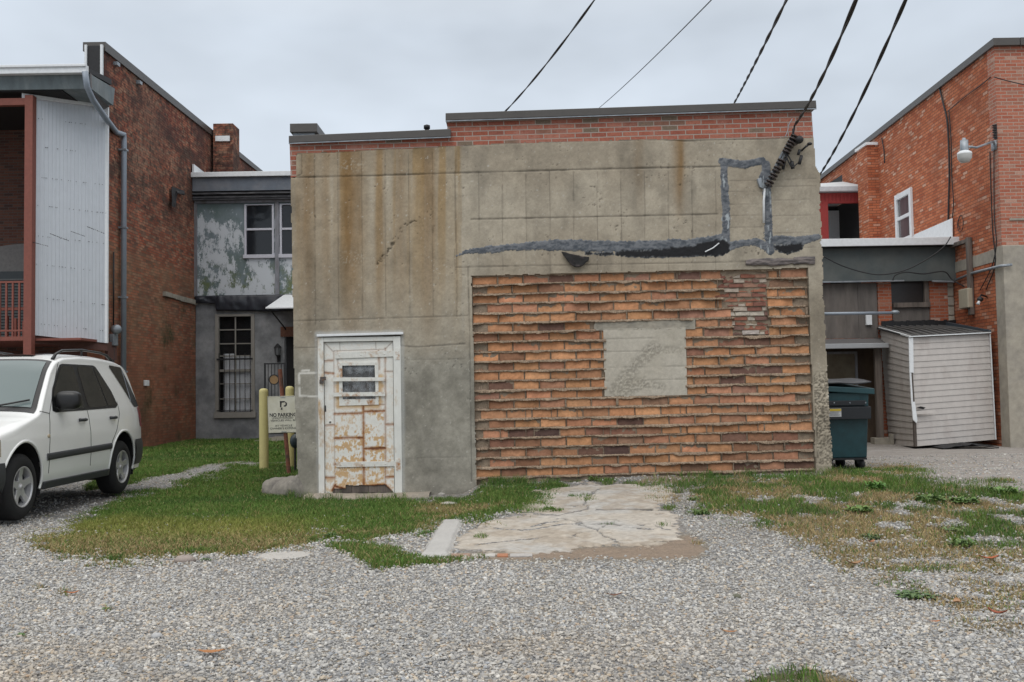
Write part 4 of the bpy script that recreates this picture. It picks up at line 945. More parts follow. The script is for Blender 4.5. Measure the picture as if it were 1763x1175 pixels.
# ================================================================ RIGHT BRICK BUILDING
rb=thing('brick_building','bright orange-red brick building on the right with grey concrete pier and sloping roofline','building',(9.3,19,0))
m_rb=brick('orange red brick',[(0,(.36,.10,.05)),(.35,(.48,.15,.07)),(.65,(.55,.195,.10)),(.82,(.46,.165,.09)),(.92,(.54,.28,.19)),(1,(.60,.38,.28))],(.19,.085,.055),
  [((.20,.07,.04,.6),1.1,.5,.7,0,1,1),((.50,.30,.22,.35),14,.64,.72,0,1,2.5)],bstr=.7)
m_rb2=brick('front brick',[(0,(.38,.125,.08)),(.5,(.46,.17,.11)),(.9,(.36,.16,.11)),(1,(.50,.30,.23))],(.42,.32,.26),[])
YC=18.7;xc=XR(YC)
zr0=WR(1711,82).z;yb=32.5
zr1=WR(1413,322).z;
kk=math.radians
k=MB();P=[(XR(YC),YC+.02,-.2),(XR(34),34,-.2),(XR(34),34,zr0),(XR(YC),YC+.02,zr0)];k.prism(P,(.35,0,0));sw_=k.build('side_wall',m_rb,rb)
k=MB();zc=W(1740,423,YC).z;k.box(XR(YC)-.004,XR(YC)+8,YC,YC+.3,zc,zr0);k.build('front_wall',m_rb2,rb)
k=MB();P=[(XR(YC-.1)-.06,YC-.1,zr0),(XR(34)-.06,34,zr0),(XR(34)-.06,34,zr0+.14),(XR(YC-.1)-.06,YC-.1,zr0+.14)];k.prism(P,(.5,0,0));k.build('coping',m_coping,rb)
k=MB();k.box(XR(YC)+.45,XR(YC)+8.2,YC-.1,YC+.35,zr0+.0,zr0+.142);k.build('coping',m_coping,rb)
k=MB();k.box(XR(YC)+.4,XR(YC)+8,YC+.35,34,zr0-.5,zr0-.3);k.build('roof',m_tar2,rb)
m_pier=M('old concrete pier',(.38,.345,.285),.92,0,.25,2.0,c2=(.30,.275,.235),bs=.6)
k=MB();k.box(XR(YC)-.012,XR(YC)+8,YC-.04,YC+.3,-.2,zc-.002);k.build('concrete_pier',m_pier,rb,bevel=.01)
k=MB()
za_=WR(1727,425).z;zb2=WR(1727,447).z
k.prism([(XR(YC+.3),YC+.3,zb2),(XR(21),21,zb2),(XR(21),21,za_-.02),(XR(YC+.3),YC+.3,za_)],(-.012,0,0));k.build('concrete_band',m_pier,rb)
k=MB();k.box(XR(YC)+.15,XR(YC)+3,YC-.02,YC+.1,W(1745,378,YC).z-.02,W(1745,378,YC).z+.02);k.build('stone_course',m_conc,rb)
# chimney breast on the side wall
def rside(mb,y0,y1,z0,z1,out,th=None): mb.prism([(XR(y0)-out,y0,z0),(XR(y1)-out,y1,z0),(XR(y1)-out,y1,z1),(XR(y0)-out,y0,z1)],(out if th is None else th,0,0))
ya=WR(1521,400).y;ya=25.55;yb_=ya+.75
pz=W(1508,250,ya).z;xo=W(1495,330,ya).x;k=MB();k.box(xo,XR(ya)+.01,ya,yb_,3.9,pz);chb=k.build('chimney',m_rb,rb)
k=MB();k.box(xo-.04,XR(ya)+.01,ya-.04,yb_+.04,pz,pz+.07);k.build('cap',m_white,chb)
# sash window on the side wall
def sidewin(x0_,x1_,yt,yb3,nm='window'):
    p0=WR(x0_,yb3[0]);p1=WR(x1_,yb3[1]);y1_,y0_=p0.y,p1.y;z1_=WR(x1_,yt[1]).z;z0_=WR(x1_,yb3[1]).z
    f=.13;k=MB();rside(k,y0_,y0_+f,z0_,z1_,.06);rside(k,y1_-f,y1_,z0_,z1_,.06);rside(k,y0_+f,y1_-f,z1_-f,z1_,.06);rside(k,y0_+f,y1_-f,z0_,z0_+f*.7,.06);zm=(z0_+z1_)/2;rside(k,y0_+f,y1_-f,zm-.04,zm+.04,.045)
    fr=k.build(nm,M('white window paint',(.68,.70,.72),.5,0,.08,4,bs=.05),rb,bevel=.006)
    k=MB();rside(k,y0_+f,y1_-f,z0_+f*.7,z1_-f,.012);k.build('pane',M('grey curtained glass',(.10,.095,.10),.12,0,.3,2,stretch=(1,1,.2),bs=0),fr)
sidewin(1546,1574,(333,321),(415,410))
sidewin(1486.5,1500,(365,360),(412,412))
# porch on the roof of the link
YP=26.9
pch=MB();xa_,xb_=W(1413,380,YP).x-1.5,XR(YP)-.01
zt_=W(1450,333,YP).z
pr_=thing('roof_porch','small red-sided porch with white edged roof and white door, above the flat roof','porch',(xb_-.5,YP,4.2))
k=MB();k.box(xa_,xb_,YP-.05,YP,W(1450,351,YP).z,zt_);
nb=26
for i in range(nb): x=xa_+(xb_-xa_)*i/nb;k.box(x,x+.05,YP-.07,YP-.052,W(1450,350,YP).z,zt_-.01)
k.build('red_siding',M('red siding',(.27,.028,.026),.6,0,.15,4),pr_)
k=MB();k.box(W(1413,380,YP).x-.05,W(1425,380,YP).x,YP-.06,YP+.1,3.9,zt_-.2);k.build('post',M('red post',(.27,.03,.028),.6,0,.15,4),pr_)
k=MB();k.hexa([(xa_,YP-.25,zt_+.02),(xb_,YP-.25,zt_+.02),(xb_,YP+2.2,zt_+.02),(xa_,YP+2.2,zt_+.02),(xa_,YP-.25,zt_+.14),(xb_,YP-.25,zt_+.14),(xb_,YP+1.5,zt_+.62),(xa_,YP+1.5,zt_+.16)]);k.build('roof',M('white porch roof',(.50,.52,.54),.7,0,.15,5),pr_)
k=MB();k.box(xa_,xb_,YP+2.0,YP+2.1,3.9,zt_);k.box(xb_-.02,xb_-.01,YP,YP+2,3.9,zt_);k.build('back_wall',m_dark,pr_)
k=MB();d=RX(1427,363,1453,414,YP+1.9);k.box(d[0],d[1],YP+1.9,YP+1.96,d[2]-.2,d[3]);k.build('door',M('grey white door',(.42,.43,.44),.6,0,.1),pr_)
# metal flashing triangle
k=MB();P=[WR(1574,410),WR(1643,410),WR(1643,376),WR(1578,404)];k.prism([p+Vector((-.03,0,0)) for p in P],(-.02,0,0));k.build('flashing',m_white,rb)
# ================================================================ RIGHT LINK BUILDING
YR=21.
rl_=thing('link_building','low link between the buildings with grey-green fascia and boarded openings','building',(7,YR,0))
xe=XR(YR)-.005;x00=4.3
k=MB();k.box(x00,W(1647,417,YR).x,YR-.35,YR-.25,W(1530,427,YR).z,W(1530,414,YR).z);k.box(x00,xe,YR-.25,YR+6,W(1530,417,YR).z,W(1530,413.5,YR).z);k.build('roof_edge',m_white,rl_,bevel=.008)
k=MB();k.box(x00,xe,YR-.12,YR-.03,W(1530,486,YR).z,W(1530,426,YR).z);k.build('fascia',M('grey green fascia board',(.085,.10,.10),.8,0,.18,1.2,c2=(.11,.12,.115)),rl_)
k=MB();k.box(x00,xe,YR-.3,YR-.13,W(1530,428,YR).z,W(1530,424,YR).z);k.build('soffit',m_dark,rl_)
m_rw=brick('link brick',[(0,(.30,.085,.045)),(.5,(.38,.12,.065)),(.85,(.34,.15,.10)),(1,(.45,.3,.24))],(.28,.2,.16),[])
zf=W(1530,487,YR).z;zlow=W(1530,556,YR).z
for (a_,b2) in ((1512,1535),(1601,1632)):
    k=MB();k.box(W(a_,520,YR).x,W(b2,520,YR).x,YR,YR+.3,.0,zf);k.build('brick_pier',m_rw,rl_)
k=MB();k.box(W(1632,520,YR).x+.003,xe,YR+.02,YR+.3,0,zf)
for i in range(18): z=.2+i*.2;k.box(W(1632,520,YR).x+.003,xe-.01,YR-.01*random.random(),YR+.05,z,z+.17)
k.build('stone_quoin',m_pier,rl_,bevel=.012)
m_ply=M('weathered plywood',(.13,.115,.105),.9,0,.35,1.6,c2=(.155,.135,.12),t=(.5,.7),stretch=(1.5,1,.35),bs=.4)
k=MB()
xx=[x00,W(1478,520,YR).x,W(1511,520,YR).x]
for a_,b2 in zip(xx[:-1],xx[1:]): k.box(a_,b2-.006,YR+.02,YR+.05,W(1460,583,YR).z,zf)
k.build('boarded_opening',m_ply,rl_)
w=RX(1537,486,1600,523,YR);k=MB();k.box(w[0],w[1],YR+.10,YR+.12,w[2],w[3]+.1);k.build('dark_window',M('grimy dark pane',(.022,.018,.017),.3,0,.3,3),rl_)
k=MB();k.box(w[0],w[1],YR-.04,YR+.1,w[2]-.08,w[2]+.02);k.box(w[1]-.09,w[1],YR+.02,YR+.1,w[2]+.02,w[3]+.02);k.build('window_sill',m_wood,rl_)
k=MB();k.box(w[0],w[1],YR+.03,YR+.06,zlow-.3,w[2]-.085);k.build('panel_board',m_ply,rl_)
k=MB();
for i in range(24):
    a_=W(1517,557,YR).x+i*.066;k.box(a_,a_+.064,YR-.03-.01*random.random(),YR+.0,zlow-.1,zlow+.02+.03*random.random())
k.build('tar_flashing',m_tar,rl_)
k=MB();k.tube([(x00,YR-.14,zf+.01),(W(1552,484,YR).x,YR-.14,zf+.02)],.018,6);k.tube([(W(1600,484,YR).x,YR-.14,zf),(W(1640,484,YR).x,YR-.14,zf-.02)],.02,6);k.build('conduit',m_galv,rl_)
bx_=RX(1490,543,1500,560,YR);k=MB();k.box(bx_[0],bx_[1],YR-.05,YR+.02,bx_[2],bx_[3]);k.build('white_box',m_white,rl_,bevel=.005)
# lower entry with its canopy
k=MB();zcan=W(1475,585,YR).z;zcf=W(1475,598,YR-.7).z
k.hexa([(x00,YR-.75,zcf-.0),(W(1529,590,YR-.75).x,YR-.75,zcf),(W(1529,590,YR-.75).x,YR+.01,zcan-.1),(x00,YR+.01,zcan-.1),(x00,YR-.75,zcf+.03),(W(1529,590,YR-.75).x,YR-.75,zcf+.03),(W(1520,590,YR).x,YR+.01,zcan+.02),(x00,YR+.01,zcan+.02)]);cn=k.build('canopy',M('weathered grey roofing',(.13,.125,.125),.85,0,.4,6,stretch=(5,1,1)),rl_)
k=MB();k.box(x00,W(1530,593,YR-.85).x,YR-.87,YR-.76,zcf-.03,zcf+.07);k.build('gutter',M('grey white gutter',(.34,.35,.36),.5,0,.1,4),cn,bevel=.01)
m_brn=M('brown stained boards',(.07,.048,.034),.9,0,.3,2,c2=(.10,.07,.045),stretch=(1,1,.4))
k=MB();k.box(x00,W(1512,680,YR).x,YR+.04,YR+.1,-.1,W(1460,588,YR).z);k.build('entry_wall',m_brn,rl_)
d=RX(1424,610,1474,790,YR);k=MB();k.box(x00+.1,d[1],YR-.0,YR+.035,d[2],d[3]);dr=k.build('entry_door',M('olive brown panel',(.13,.105,.072),.85,0,.2,2,c2=(.17,.145,.105)),rl_)
k=MB();k.box(d[1],d[1]+.05,YR-.03,YR+.035,d[2],d[3]+.05);k.box(x00+.1,d[1],YR-.03,YR+.035,d[3],d[3]+.05);k.build('door_frame',m_wgrey,dr)
k=MB();a_=W(1508,700,YR-.6).x;k.box(a_,W(1519,700,YR-.6).x,YR-.65,YR-.55,.15,zcf);k.build('post',m_wood,rl_,bevel=.004)
k=MB();k.box(a_-.1,a_+.3,YR-.75,YR-.5,0,.28);k.box(a_+.2,a_+.28,YR-.78,YR-.7,.0,.36);k.build('post_base',m_conc,rl_,bevel=.01)
# area light arm
al=thing('light_arm','long pale steel lamp arm reaching across the boarded wall','lamp arm',tuple(W(1430,541,20)))
k=MB();k.tube([W(1395,541,20.),W(1535,539,20.)],.032,10);k.build('arm',m_dsp,al,True)
k=MB();p=W(1541,538,20.);ell(k,p,.09,.07,.045);k.build('lamp_head',m_galv,al,True)
# ================================================================ SHED
sh=thing('lean_to_shed','small leaning beige vinyl sided shed with black roof and torn corner trim','shed',(8.3,18.8,0))
m_vin=M('beige vinyl siding',(.52,.485,.455),.6,0,.12,2.5,c2=(.42,.37,.34),t=(.5,.75),stretch=(1,1,.5),bs=.05)
C0=W(1575,769,18.7);C1=W(1713,757,19.1)      # bottom front corners
T0=W(1566,582,18.7);T1=W(1703,575,19.1)
B0=W(1531,766,20.9);S0=W(1516,567,20.9)
def siding(mb,a,b2,c,d,n,out,th=.013):   # a,b bottom ; d,c top
    for i in range(n):
        t0=i/n;t1=(i+1)/n;pa=a.lerp(d,t0);pb=b2.lerp(c,t0);qa=a.lerp(d,t1);qb=b2.lerp(c,t1);o=Vector(out)*th
        m_=8
        for s_ in range(m_):
            u0,u1=s_/m_,(s_+1)/m_
            def lr(p,q_,u): return p.lerp(q_,u)
            wv=lambda u:Vector((0,0,0))
            mb.face([lr(pa,pb,u0)+o,lr(pa,pb,u1)+o,lr(qa,qb,u1),lr(qa,qb,u0)])
            mb.face([lr(pa,pb,u0),lr(pa,pb,u1),lr(pa,pb,u1)+o,lr(pa,pb,u0)+o])
k=MB();siding(k,C0,C1,T1,T0,18,(0,-1,0));k.build('front_siding',m_vin,sh)
k=MB();siding(k,B0,C0,T0,S0,18,(-1,-.1,0));k.build('side_siding',m_vin,sh)
k=MB();k.hexa([C0+Vector((.02,.03,0)),C1+Vector((0,.03,0)),Vector((C1.x,20.95,.1)),B0+Vector((.03,0,0)),T0+Vector((.02,.03,-.02)),T1+Vector((0,.03,-.02)),Vector((T1.x,20.95,S0.z-.03)),S0+Vector((.03,0,-.03))]);k.build('inner_wall',m_woodd,sh)
k=MB();rz=S0.z+.02;ov=.06
k.hexa([T0+Vector((-.03,-ov,.0)),T1+Vector((.0,-ov,.0)),Vector((T1.x,YR-.02,rz)),S0+Vector((-.05,.08,0)),T0+Vector((-.03,-ov,.03)),T1+Vector((0,-ov,.03)),Vector((T1.x,YR-.02,rz+.04)),S0+Vector((-.05,.08,.04))]);
rf=k.build('roof',M('black roll roofing',(.028,.028,.029),.75,0,.5,4,c2=(.05,.048,.047)),sh)
k=MB()
for i in range(9):
    t=i/9;a=(T0+Vector((0,-ov,.035))).lerp(T1+Vector((0,-ov,.035)),t);b2=Vector((S0.x+(T1.x-S0.x)*t,YR-.03,rz+.045));k.tube([a,a.lerp(b2,.5)+Vector((.03,0,.01)),b2],.018,5)
k.build('roof_seam',M('worn roof seam',(.13,.125,.12),.8,0,.4,9),rf)
k=MB();k.tube([S0+Vector((-.03,0,.03)),T0+Vector((-.02,-.07,.02))],.022,4);k.tube([T0+Vector((-.02,-.07,.02)),T1+Vector((0,-.07,.02))],.014,4);k.build('drip_edge',m_white,rf)
k=MB();
k.hexa([Vector((T1.x-.0,T1.y-.0,T1.z+.02)),Vector((T1.x+.04,T1.y,T1.z+.02)),Vector((T1.x+.04,YR-.05,rz)),Vector((T1.x-.02,YR-.05,rz)),Vector((T1.x-.0,T1.y,T1.z+.07)),Vector((T1.x+.04,T1.y,T1.z+.07)),Vector((T1.x+.04,YR-.05,rz+.11)),Vector((T1.x-.02,YR-.05,rz+.11))]);k.build('side_flashing',M('bluish flashing',(.08,.10,.12),.5,.3,.2,5),rf)
k=MB()   # torn corner trim
a=T0+Vector((0,-.045,0));m1=W(1569,642,18.63);k.prism([a+Vector((-.03,0,0)),m1+Vector((-.03,0,0)),m1+Vector((.045,0,0)),a+Vector((.05,0,0))],(0,.03,0))
m2=W(1572,692,18.62);m3=W(1577,727,18.6);k.prism([m1+Vector((-.03,0,-.005)),m2+Vector((-.03,0,0)),m2+Vector((0.0,0,0)),m1+Vector((-.0,0,-.005))],(0,.03,0))
k.prism([m2+Vector((-.03,0,-.003)),m3+Vector((-.05,0,.04)),m3+Vector((.01,0,-.02)),m3+Vector((.03,0,.03)),m2+Vector((.035,0,0))],(0,.03,0));k.build('corner_trim',m_white,sh)
k=MB();k.tube([m1+Vector((.02,.03,0)),m2+Vector((.02,.03,0))],.022,4);k.tube([W(1574,722,18.66),C0+Vector((-.0,-.03,-.0))],.035,4);k.build('corner_stud',m_woodd,sh)
k=MB();k.prism([W(1577,703,18.66),W(1590,705,18.66),W(1594,702,18.66),W(1585,700,18.66)],(0,.012,0));k.build('tear',m_dark,sh)
k=MB();k.prism([W(1577,708,18.655),W(1577,714,18.65),W(1610,712,18.66),W(1610,706,18.668)],(0,.012,0));k.build('loose_strip',m_vin,sh)
k=MB();k.tube([C1+Vector((0,-.03,0)),T1+Vector((0,-.03,0))],.014,4);k.build('end_trim',m_white,sh)
mat_=thing('rubber_mat','rumpled black rubber sheet lying at the foot of the beige shed','rubber sheet',tuple(W(1668,764,18.6)))
k=MB()
def rm(u,v):
    x=W(1612,765,18.6).x*(1-u)+W(1722,762,18.3).x*u;y=18.35+.55*v;z=float(zg(x,y))+.03+.09*float(fbm(u*7,v*3,3,1))*math.sin(math.pi*min(1,max(0,u)));return (x,y,z)
k.grid(rm,30,8);k.build('sheet',m_black,mat_,True,solid=.02)
# ---- hardware on the right brick wall
sl=thing('security_light','grey barn light with frosted bowl on a steel arm at the orange brick corner','security light',tuple(W(1660,262,18.2)))
c=W(1660.5,262,18.2);r_=.012
k=MB();k.lathe([(0,.26),(.03,.26),(.035,.22),(.07,.215),(.075,.05),(.075,.0)],c,(0,0,1),18);k.build('housing',m_galv,sl,True)
k=MB();k.lathe([(.075,.02),(.125,-.01),(.13,-.04)],c,(0,0,1),20);k.build('shade',m_white,sl,True)
k=MB();k.lathe([(.13,-.04),(.125,-.12),(.08,-.19),(0,-.205)],c,(0,0,1),20);k.build('bowl',M('frosted bowl',(.52,.52,.50),.35,0,.05,bs=0),sl,True)
k=MB();ap=WR(1714,254);ap.y=18.95;ap.x=XR(18.95);ap.z=W(1712,250,18.9).z;k.tube([c+Vector((.06,0,.1)),c+Vector((.25,.05,.09)),Vector((ap.x-.1,18.7,ap.z+.02)),ap+Vector((0,-.1,-.05))],.022,8);k.box(ap.x-.05,ap.x+.03,YC+.05,YC+.2,ap.z-.12,ap.z+.06);k.build('arm',m_galv,sl,True)
ir=thing('insulator_rack','short vertical rack of dark insulators on the corner of the orange brick wall','insulator rack',tuple(W(1711,228,18.7)))
k=MB();q_=W(1711,228,18.65);k.box(q_.x+.0,q_.x+.04,18.6,18.66,q_.z-.14,q_.z+.14);k.build('rack_plate',m_iron,ir)
for t in (-.09,0,.09):
    k=MB();k.lathe([(0,-.03),(.04,-.03),(.04,-.012),(.02,-.005),(.02,.005),(.04,.012),(.04,.03),(0,.03)],(q_.x-.02,18.58,q_.z+t),(0,0,1),12);k.build('insulator',m_porc,ir)
def wallwire(label,pts,r=.012,mt=None,plane=WR,off=-.03,grp='cables on the orange brick side wall',nm='cable'):
    P=[plane(a_,b2)+Vector((off,0,0)) for a_,b2 in pts];k=MB();k.tube(spl(P,5),r,5);o=k.build(nm,mt or m_black,None,True);tag(o,label,'cable',grp);return o
wallwire('thick black cable running down the brick wall from the coping',[(1620,152),(1627,180),(1634,215),(1637,290),(1636,340),(1635,400),(1638,440)],.02)
wallwire('thin black cable zigzagging beside the thick one on the brick wall',[(1636,190),(1640,240),(1641,300),(1644,352),(1639,400),(1636,415)],.012)
wallwire('long straight cable climbing along the courses toward the brick corner',[(1634,192),(1660,170),(1690,148),(1708,133)],.010)
wallwire('cable hanging straight down below the barn light bracket',[(1707,262),(1709,330),(1712,400),(1716,455),(1700,500)],.012)
wallwire('second hanging cable nearest the brick corner',[(1714,260),(1714,330),(1715,380),(1718,420),(1710,460),(1690,500)],.010)
wallwire('coil of dark wire hanging high on the brick wall',[(1655,372),(1651,385),(1653,398),(1659,396),(1661,382),(1657,371),(1652,384),(1655,395)],.008)
wallwire('short hanging wire beside the white capped chimney',[(1520,238),(1524,260),(1525,281)],.015)
k=MB();k.tube(spl([W(1711,133,18.6),W(1740,141,18.6),W(1790,152,18.6)]),.010,5);tag(k.build('cable',m_black,None,True),'thin cable crossing the front face near the top right','cable')
k=MB();k.tube(spl([W(1414,440,20.7),W(1450,458,20.7),W(1490,470,20.7),W(1520,473,20.6),W(1560,465,20.5),W(1600,444,20.4),W(1625,425,20.4),W(1637,408,20.4)]),.012,5);tag(k.build('cable',m_black,None,True),'black cable sagging in front of the grey-green fascia','cable')
k=MB();k.tube(spl([W(1537,483,20.75),W(1542,474,20.75),W(1560,469,20.7),W(1590,472,20.7),W(1625,468,20.7),W(1640,482,20.7),W(1668,498,20.4),W(1697,513,20.1)]),.013,5);tag(k.build('cable',m_black,None,True),'bent black cable along the lower edge of the grey-green fascia','cable')
pp_=thing('conduit_pipe','long thin pipe slanting up across the orange brick toward the concrete pier','pipe',tuple(WR(1690,468)))
k=MB();k.tube([WR(1648,483)+Vector((-.05,0,0)),WR(1680,470)+Vector((-.05,0,0)),Vector((XR(18.8)-.08,18.62,W(1728,458,18.6).z)),W(1742,456,18.6)],.028,8);k.build('pipe',m_galv,pp_,True)
ub=thing('meter_box','cream metal meter box fixed to a weathered upright on the orange brick','meter box',tuple(WR(1665,515)))
q_=WR(1668,515);k=MB();k.box(q_.x-.16,q_.x-.05,q_.y-.3,q_.y+.12,q_.z-.2,q_.z+.2);k.build('box',M('cream painted steel',(.42,.38,.29),.6,0,.1,5),ub,bevel=.02)
q2=WR(1674,470);k=MB();z_b=WR(1678,542).z;z_t=WR(1670,410).z;k.box(q2.x-.1,q2.x-.02,q2.y-.08,q2.y+.04,z_b,z_t);k.box(q2.x-.1,q2.x-.02,q2.y+.05,q2.y+1.3,z_t-.1,z_t-.02);k.build('upright',m_wood,ub,bevel=.005)
fl=thing('flood_light','small dark flood lamp on a bent bracket low on the orange brick','flood light',tuple(WR(1697,517)))
q_=WR(1700,512);k=MB();k.tube([q_,q_+Vector((-.12,0,.05)),q_+Vector((-.2,-.1,-.02))],.016,6);ell(k,q_+Vector((-.2,-.12,-.05)),.06,.06,.05);k.build('lamp_base',m_iron,fl,True)
k=MB();k.lathe([(.02,0),(.035,.08),(.0,.085)],q_+Vector((-.22,-.13,-.08)),(-.5,-.2,-.8),10);k.build('bulb',m_white,fl,True)
# ================================================================ OVERHEAD LINES
def twisted(name,label,A,B,sag,r,strands,R_,pitch=1.7,n=260):
    A=Vector(A);B=Vector(B);kx_=(A.y-1.5)/(A.y-B.y);n=int(n*kx_);Ln=(B-A).length;d=(B-A).normalized();s1=d.orthogonal().normalized();s2=d.cross(s1)
    k=MB()
    for s_ in range(strands):
        P=[]
        for i in range(n+1):
            t=i/n*kx_;c=A+(B-A)*t+Vector((0,0,-sag*4*t*(1-t)));f=2*math.pi*(t*Ln/pitch+s_/strands)+2.2*math.sin(t*Ln*.55);P.append(c+(s1*math.cos(f)+s2*math.sin(f))*R_)
        k.tube(P,r,5)
    o=k.build(name,m_black,None,True);tag(o,label,'power line','overhead lines crossing the grey sky');return o
twisted('overhead_cable','twisted overhead cable furthest to the left, passing behind the concrete roof',W(818,238,17.2),W(1052,-40,8.5),.14,.007,2,.006)
k=MB();A,B=W(957,238,26),W(1262,-38,7.5);k.tube([A+(B-A)*(t/20)+Vector((0,0,-.15*4*t/20*(1-t/20))) for t in range(33)],.005,5);tag(k.build('overhead_cable',m_black,None,True),'single thin overhead wire, second from the left','power line','overhead lines crossing the grey sky')
twisted('overhead_cable','twisted overhead cable in the middle, ending behind the roof coping',W(1229,236,24),W(1376,-45,7.5),.08,.0095,2,.008)
twisted('overhead_cable','thick twisted overhead cable running down to the insulator rack',W(1368,216,YW-.1),W(1492,-45,7),.10,.0105,2,.009)
twisted('overhead_cable','twisted overhead cable furthest to the right, dropping behind the broken wall edge',W(1408,306,16.5),W(1580,-48,8),.12,.0105,2,.009)
def sell(mb,c,rx,ry,rz,n=24,m_=14,p=.62):
    k0=len(mb.v);f_=lambda v:math.copysign(abs(v)**p,v)
    for i in range(m_+1):
        th=math.pi*i/m_
        for j in range(n): f=2*math.pi*j/n;mb.v.append((c[0]+rx*f_(math.sin(th))*f_(math.cos(f)),c[1]+ry*f_(math.sin(th))*f_(math.sin(f)),c[2]+rz*f_(math.cos(th))))
    for i in range(m_):
        for j in range(n): mb.f.append((k0+i*n+j,k0+(i+1)*n+j,k0+(i+1)*n+(j+1)%n,k0+i*n+(j+1)%n));mb.m.append(mb.cm)
# ================================================================ WHITE SUV (bonnet towards the camera)
XCAR=-6.37;YF=10.30;ZC=.04
car=thing('parked_car','white sport utility car with dark grey cladding parked at the left edge','car',(XCAR,YF+2.3,ZC))
def topz(s): return float(np.interp(s,[0,.04,.12,.35,.8,1.15,1.30,1.55,1.85,2.05,2.3,2.8,3.4,3.9,4.2,4.32,4.45,4.55,4.59],[.62,.78,.88,.98,1.065,1.115,1.15,1.36,1.60,1.71,1.765,1.79,1.785,1.755,1.71,1.64,1.28,1.0,.9]))
_ts=np.linspace(0,4.59,460);_tz=np.array([topz(s) for s in _ts]);_tz=np.convolve(np.pad(_tz,6,'edge'),np.ones(13)/13,'valid')
def TZ(s): return float(np.interp(s,_ts,_tz))
def HW(s,z):
    w=float(np.interp(z,[.25,.45,.62,.85,1.0,1.10,1.18,1.4,1.62,1.8],[.865,.905,.918,.915,.895,.872,.845,.775,.705,.66]))
    if s<.75: w*=1-.13*(1-s/.75)**2
    if s<.14: w*=1-.16*(1-s/.14)**2
    if s>3.9: w*=1-.085*((s-3.9)/.69)**2
    if s>4.45: w*=1-.10*((s-4.45)/.14)**2
    # wheel arch swell
    for c in (.83,3.65): w+=.022*math.exp(-((s-c)/.42)**2)*float(ss(1.05,.7,z))
    return w
def CH(s): return .085+.05*float(ss(1.3,.6,s))
def side(s,z,off=0,sg=1): return (XCAR+sg*(HW(s,z)+off),YF+s,ZC+z)
m_car=M('white car paint',(.80,.805,.79),.28,0,.03,.6,bs=0,coat=.6)
m_clad=M('dark grey plastic',(.035,.038,.042),.55,0,.15,8,bs=.05)
m_cglass,_n,_b=newmat('car glass');_b.inputs['Base Color'].default_value=(.018,.019,.018,1);_b.inputs['Roughness'].default_value=.03;_b.inputs['Specular IOR Level'].default_value=.75
m_wsh,_n,_b=newmat('windscreen glass');_b.inputs['Base Color'].default_value=(.13,.165,.165,1);_b.inputs['Roughness'].default_value=.04;_b.inputs['Specular IOR Level'].default_value=.5  # pale teal base colour stands in for the sky reflected in the glass
NS=184;NV=44;NTH=16
Vs=[];Fs=[]
WC=((.83,.385),(3.65,.385));RA=.445
ring=NV+1+2*NTH+NV
for i in range(NS+1):
    s=4.59*i/NS;zt_=TZ(s);ze=zt_-CH(s);row=[]
    for j in range(NV+1):
        z=.30+(ze-.30)*j/NV;row.append(side(s,z))
    we=HW(s,ze)
    for j in range(1,2*NTH):
        th=math.pi*j/(2*NTH);cx_=math.cos(th);x=we*math.copysign(abs(cx_)**.62,cx_);z=ze+(zt_-ze)*math.sin(th)**.62;row.append((XCAR+x,YF+s,ZC+z))
    for j in range(NV,-1,-1):
        z=.30+(ze-.30)*j/NV;row.append(side(s,z,0,-1))
    Vs.append(row)
R_=len(Vs[0]);VV=np.array(Vs)
S_=VV[:,:,1]-YF;Z_=VV[:,:,2]-ZC;ins=np.zeros(S_.shape,bool)
lowmask=Z_<.95
for (cs,cz) in WC:
    d=np.hypot(S_-cs,Z_-cz);t=(d<RA)&lowmask;ins|=t
# snap vertices near circle
for (cs,cz) in WC:
    d=np.hypot(S_-cs,Z_-cz);nr_=(np.abs(d-RA)<.020)&lowmask&(Z_>.301)
    f=RA/np.maximum(d,1e-3);VV[:,:,1]=np.where(nr_,YF+cs+(S_-cs)*f,VV[:,:,1]);VV[:,:,2]=np.where(nr_,ZC+cz+(Z_-cz)*f,VV[:,:,2]);ins&=~nr_
k=MB();k.v=[tuple(p) for p in VV.reshape(-1,3)]
for i in range(NS):
    for j in range(R_-1):
        if ins[i,j] or ins[i+1,j] or ins[i,j+1] or ins[i+1,j+1]: continue
        a=i*R_+j;k.f.append((a,a+1,a+R_+1,a+R_));k.m.append(0)
k.f.append(tuple(range(R_-1,-1,-1)));k.f.append(tuple(NS*R_+j for j in range(R_)));k.m+=[0,0]
body=k.build('body',m_car,car,True)
k=MB();k.box(XCAR-.80,XCAR+.80,YF+.2,YF+4.4,ZC+.27,ZC+.33)
for cs,cz in WC:
    for sg in (-1,1):
        P=[]
        for i in range(21):
            t=math.pi*(-.12+1.24*i/20);P.append((cs+RA*1.0*math.cos(t),cz+RA*1.0*math.sin(t)))
        for (a_,b2),(c_,d_) in zip(P[:-1],P[1:]):
            k.face([(XCAR+sg*.895,YF+a_,ZC+b2),(XCAR+sg*.895,YF+c_,ZC+d_),(XCAR+sg*.5,YF+c_,ZC+d_),(XCAR+sg*.5,YF+a_,ZC+b2)])
        k.box(XCAR+sg*.5-.01,XCAR+sg*.5+.01,YF+cs-.46,YF+cs+.46,ZC+.28,ZC+.84)
k.build('underbody',m_dark,car)
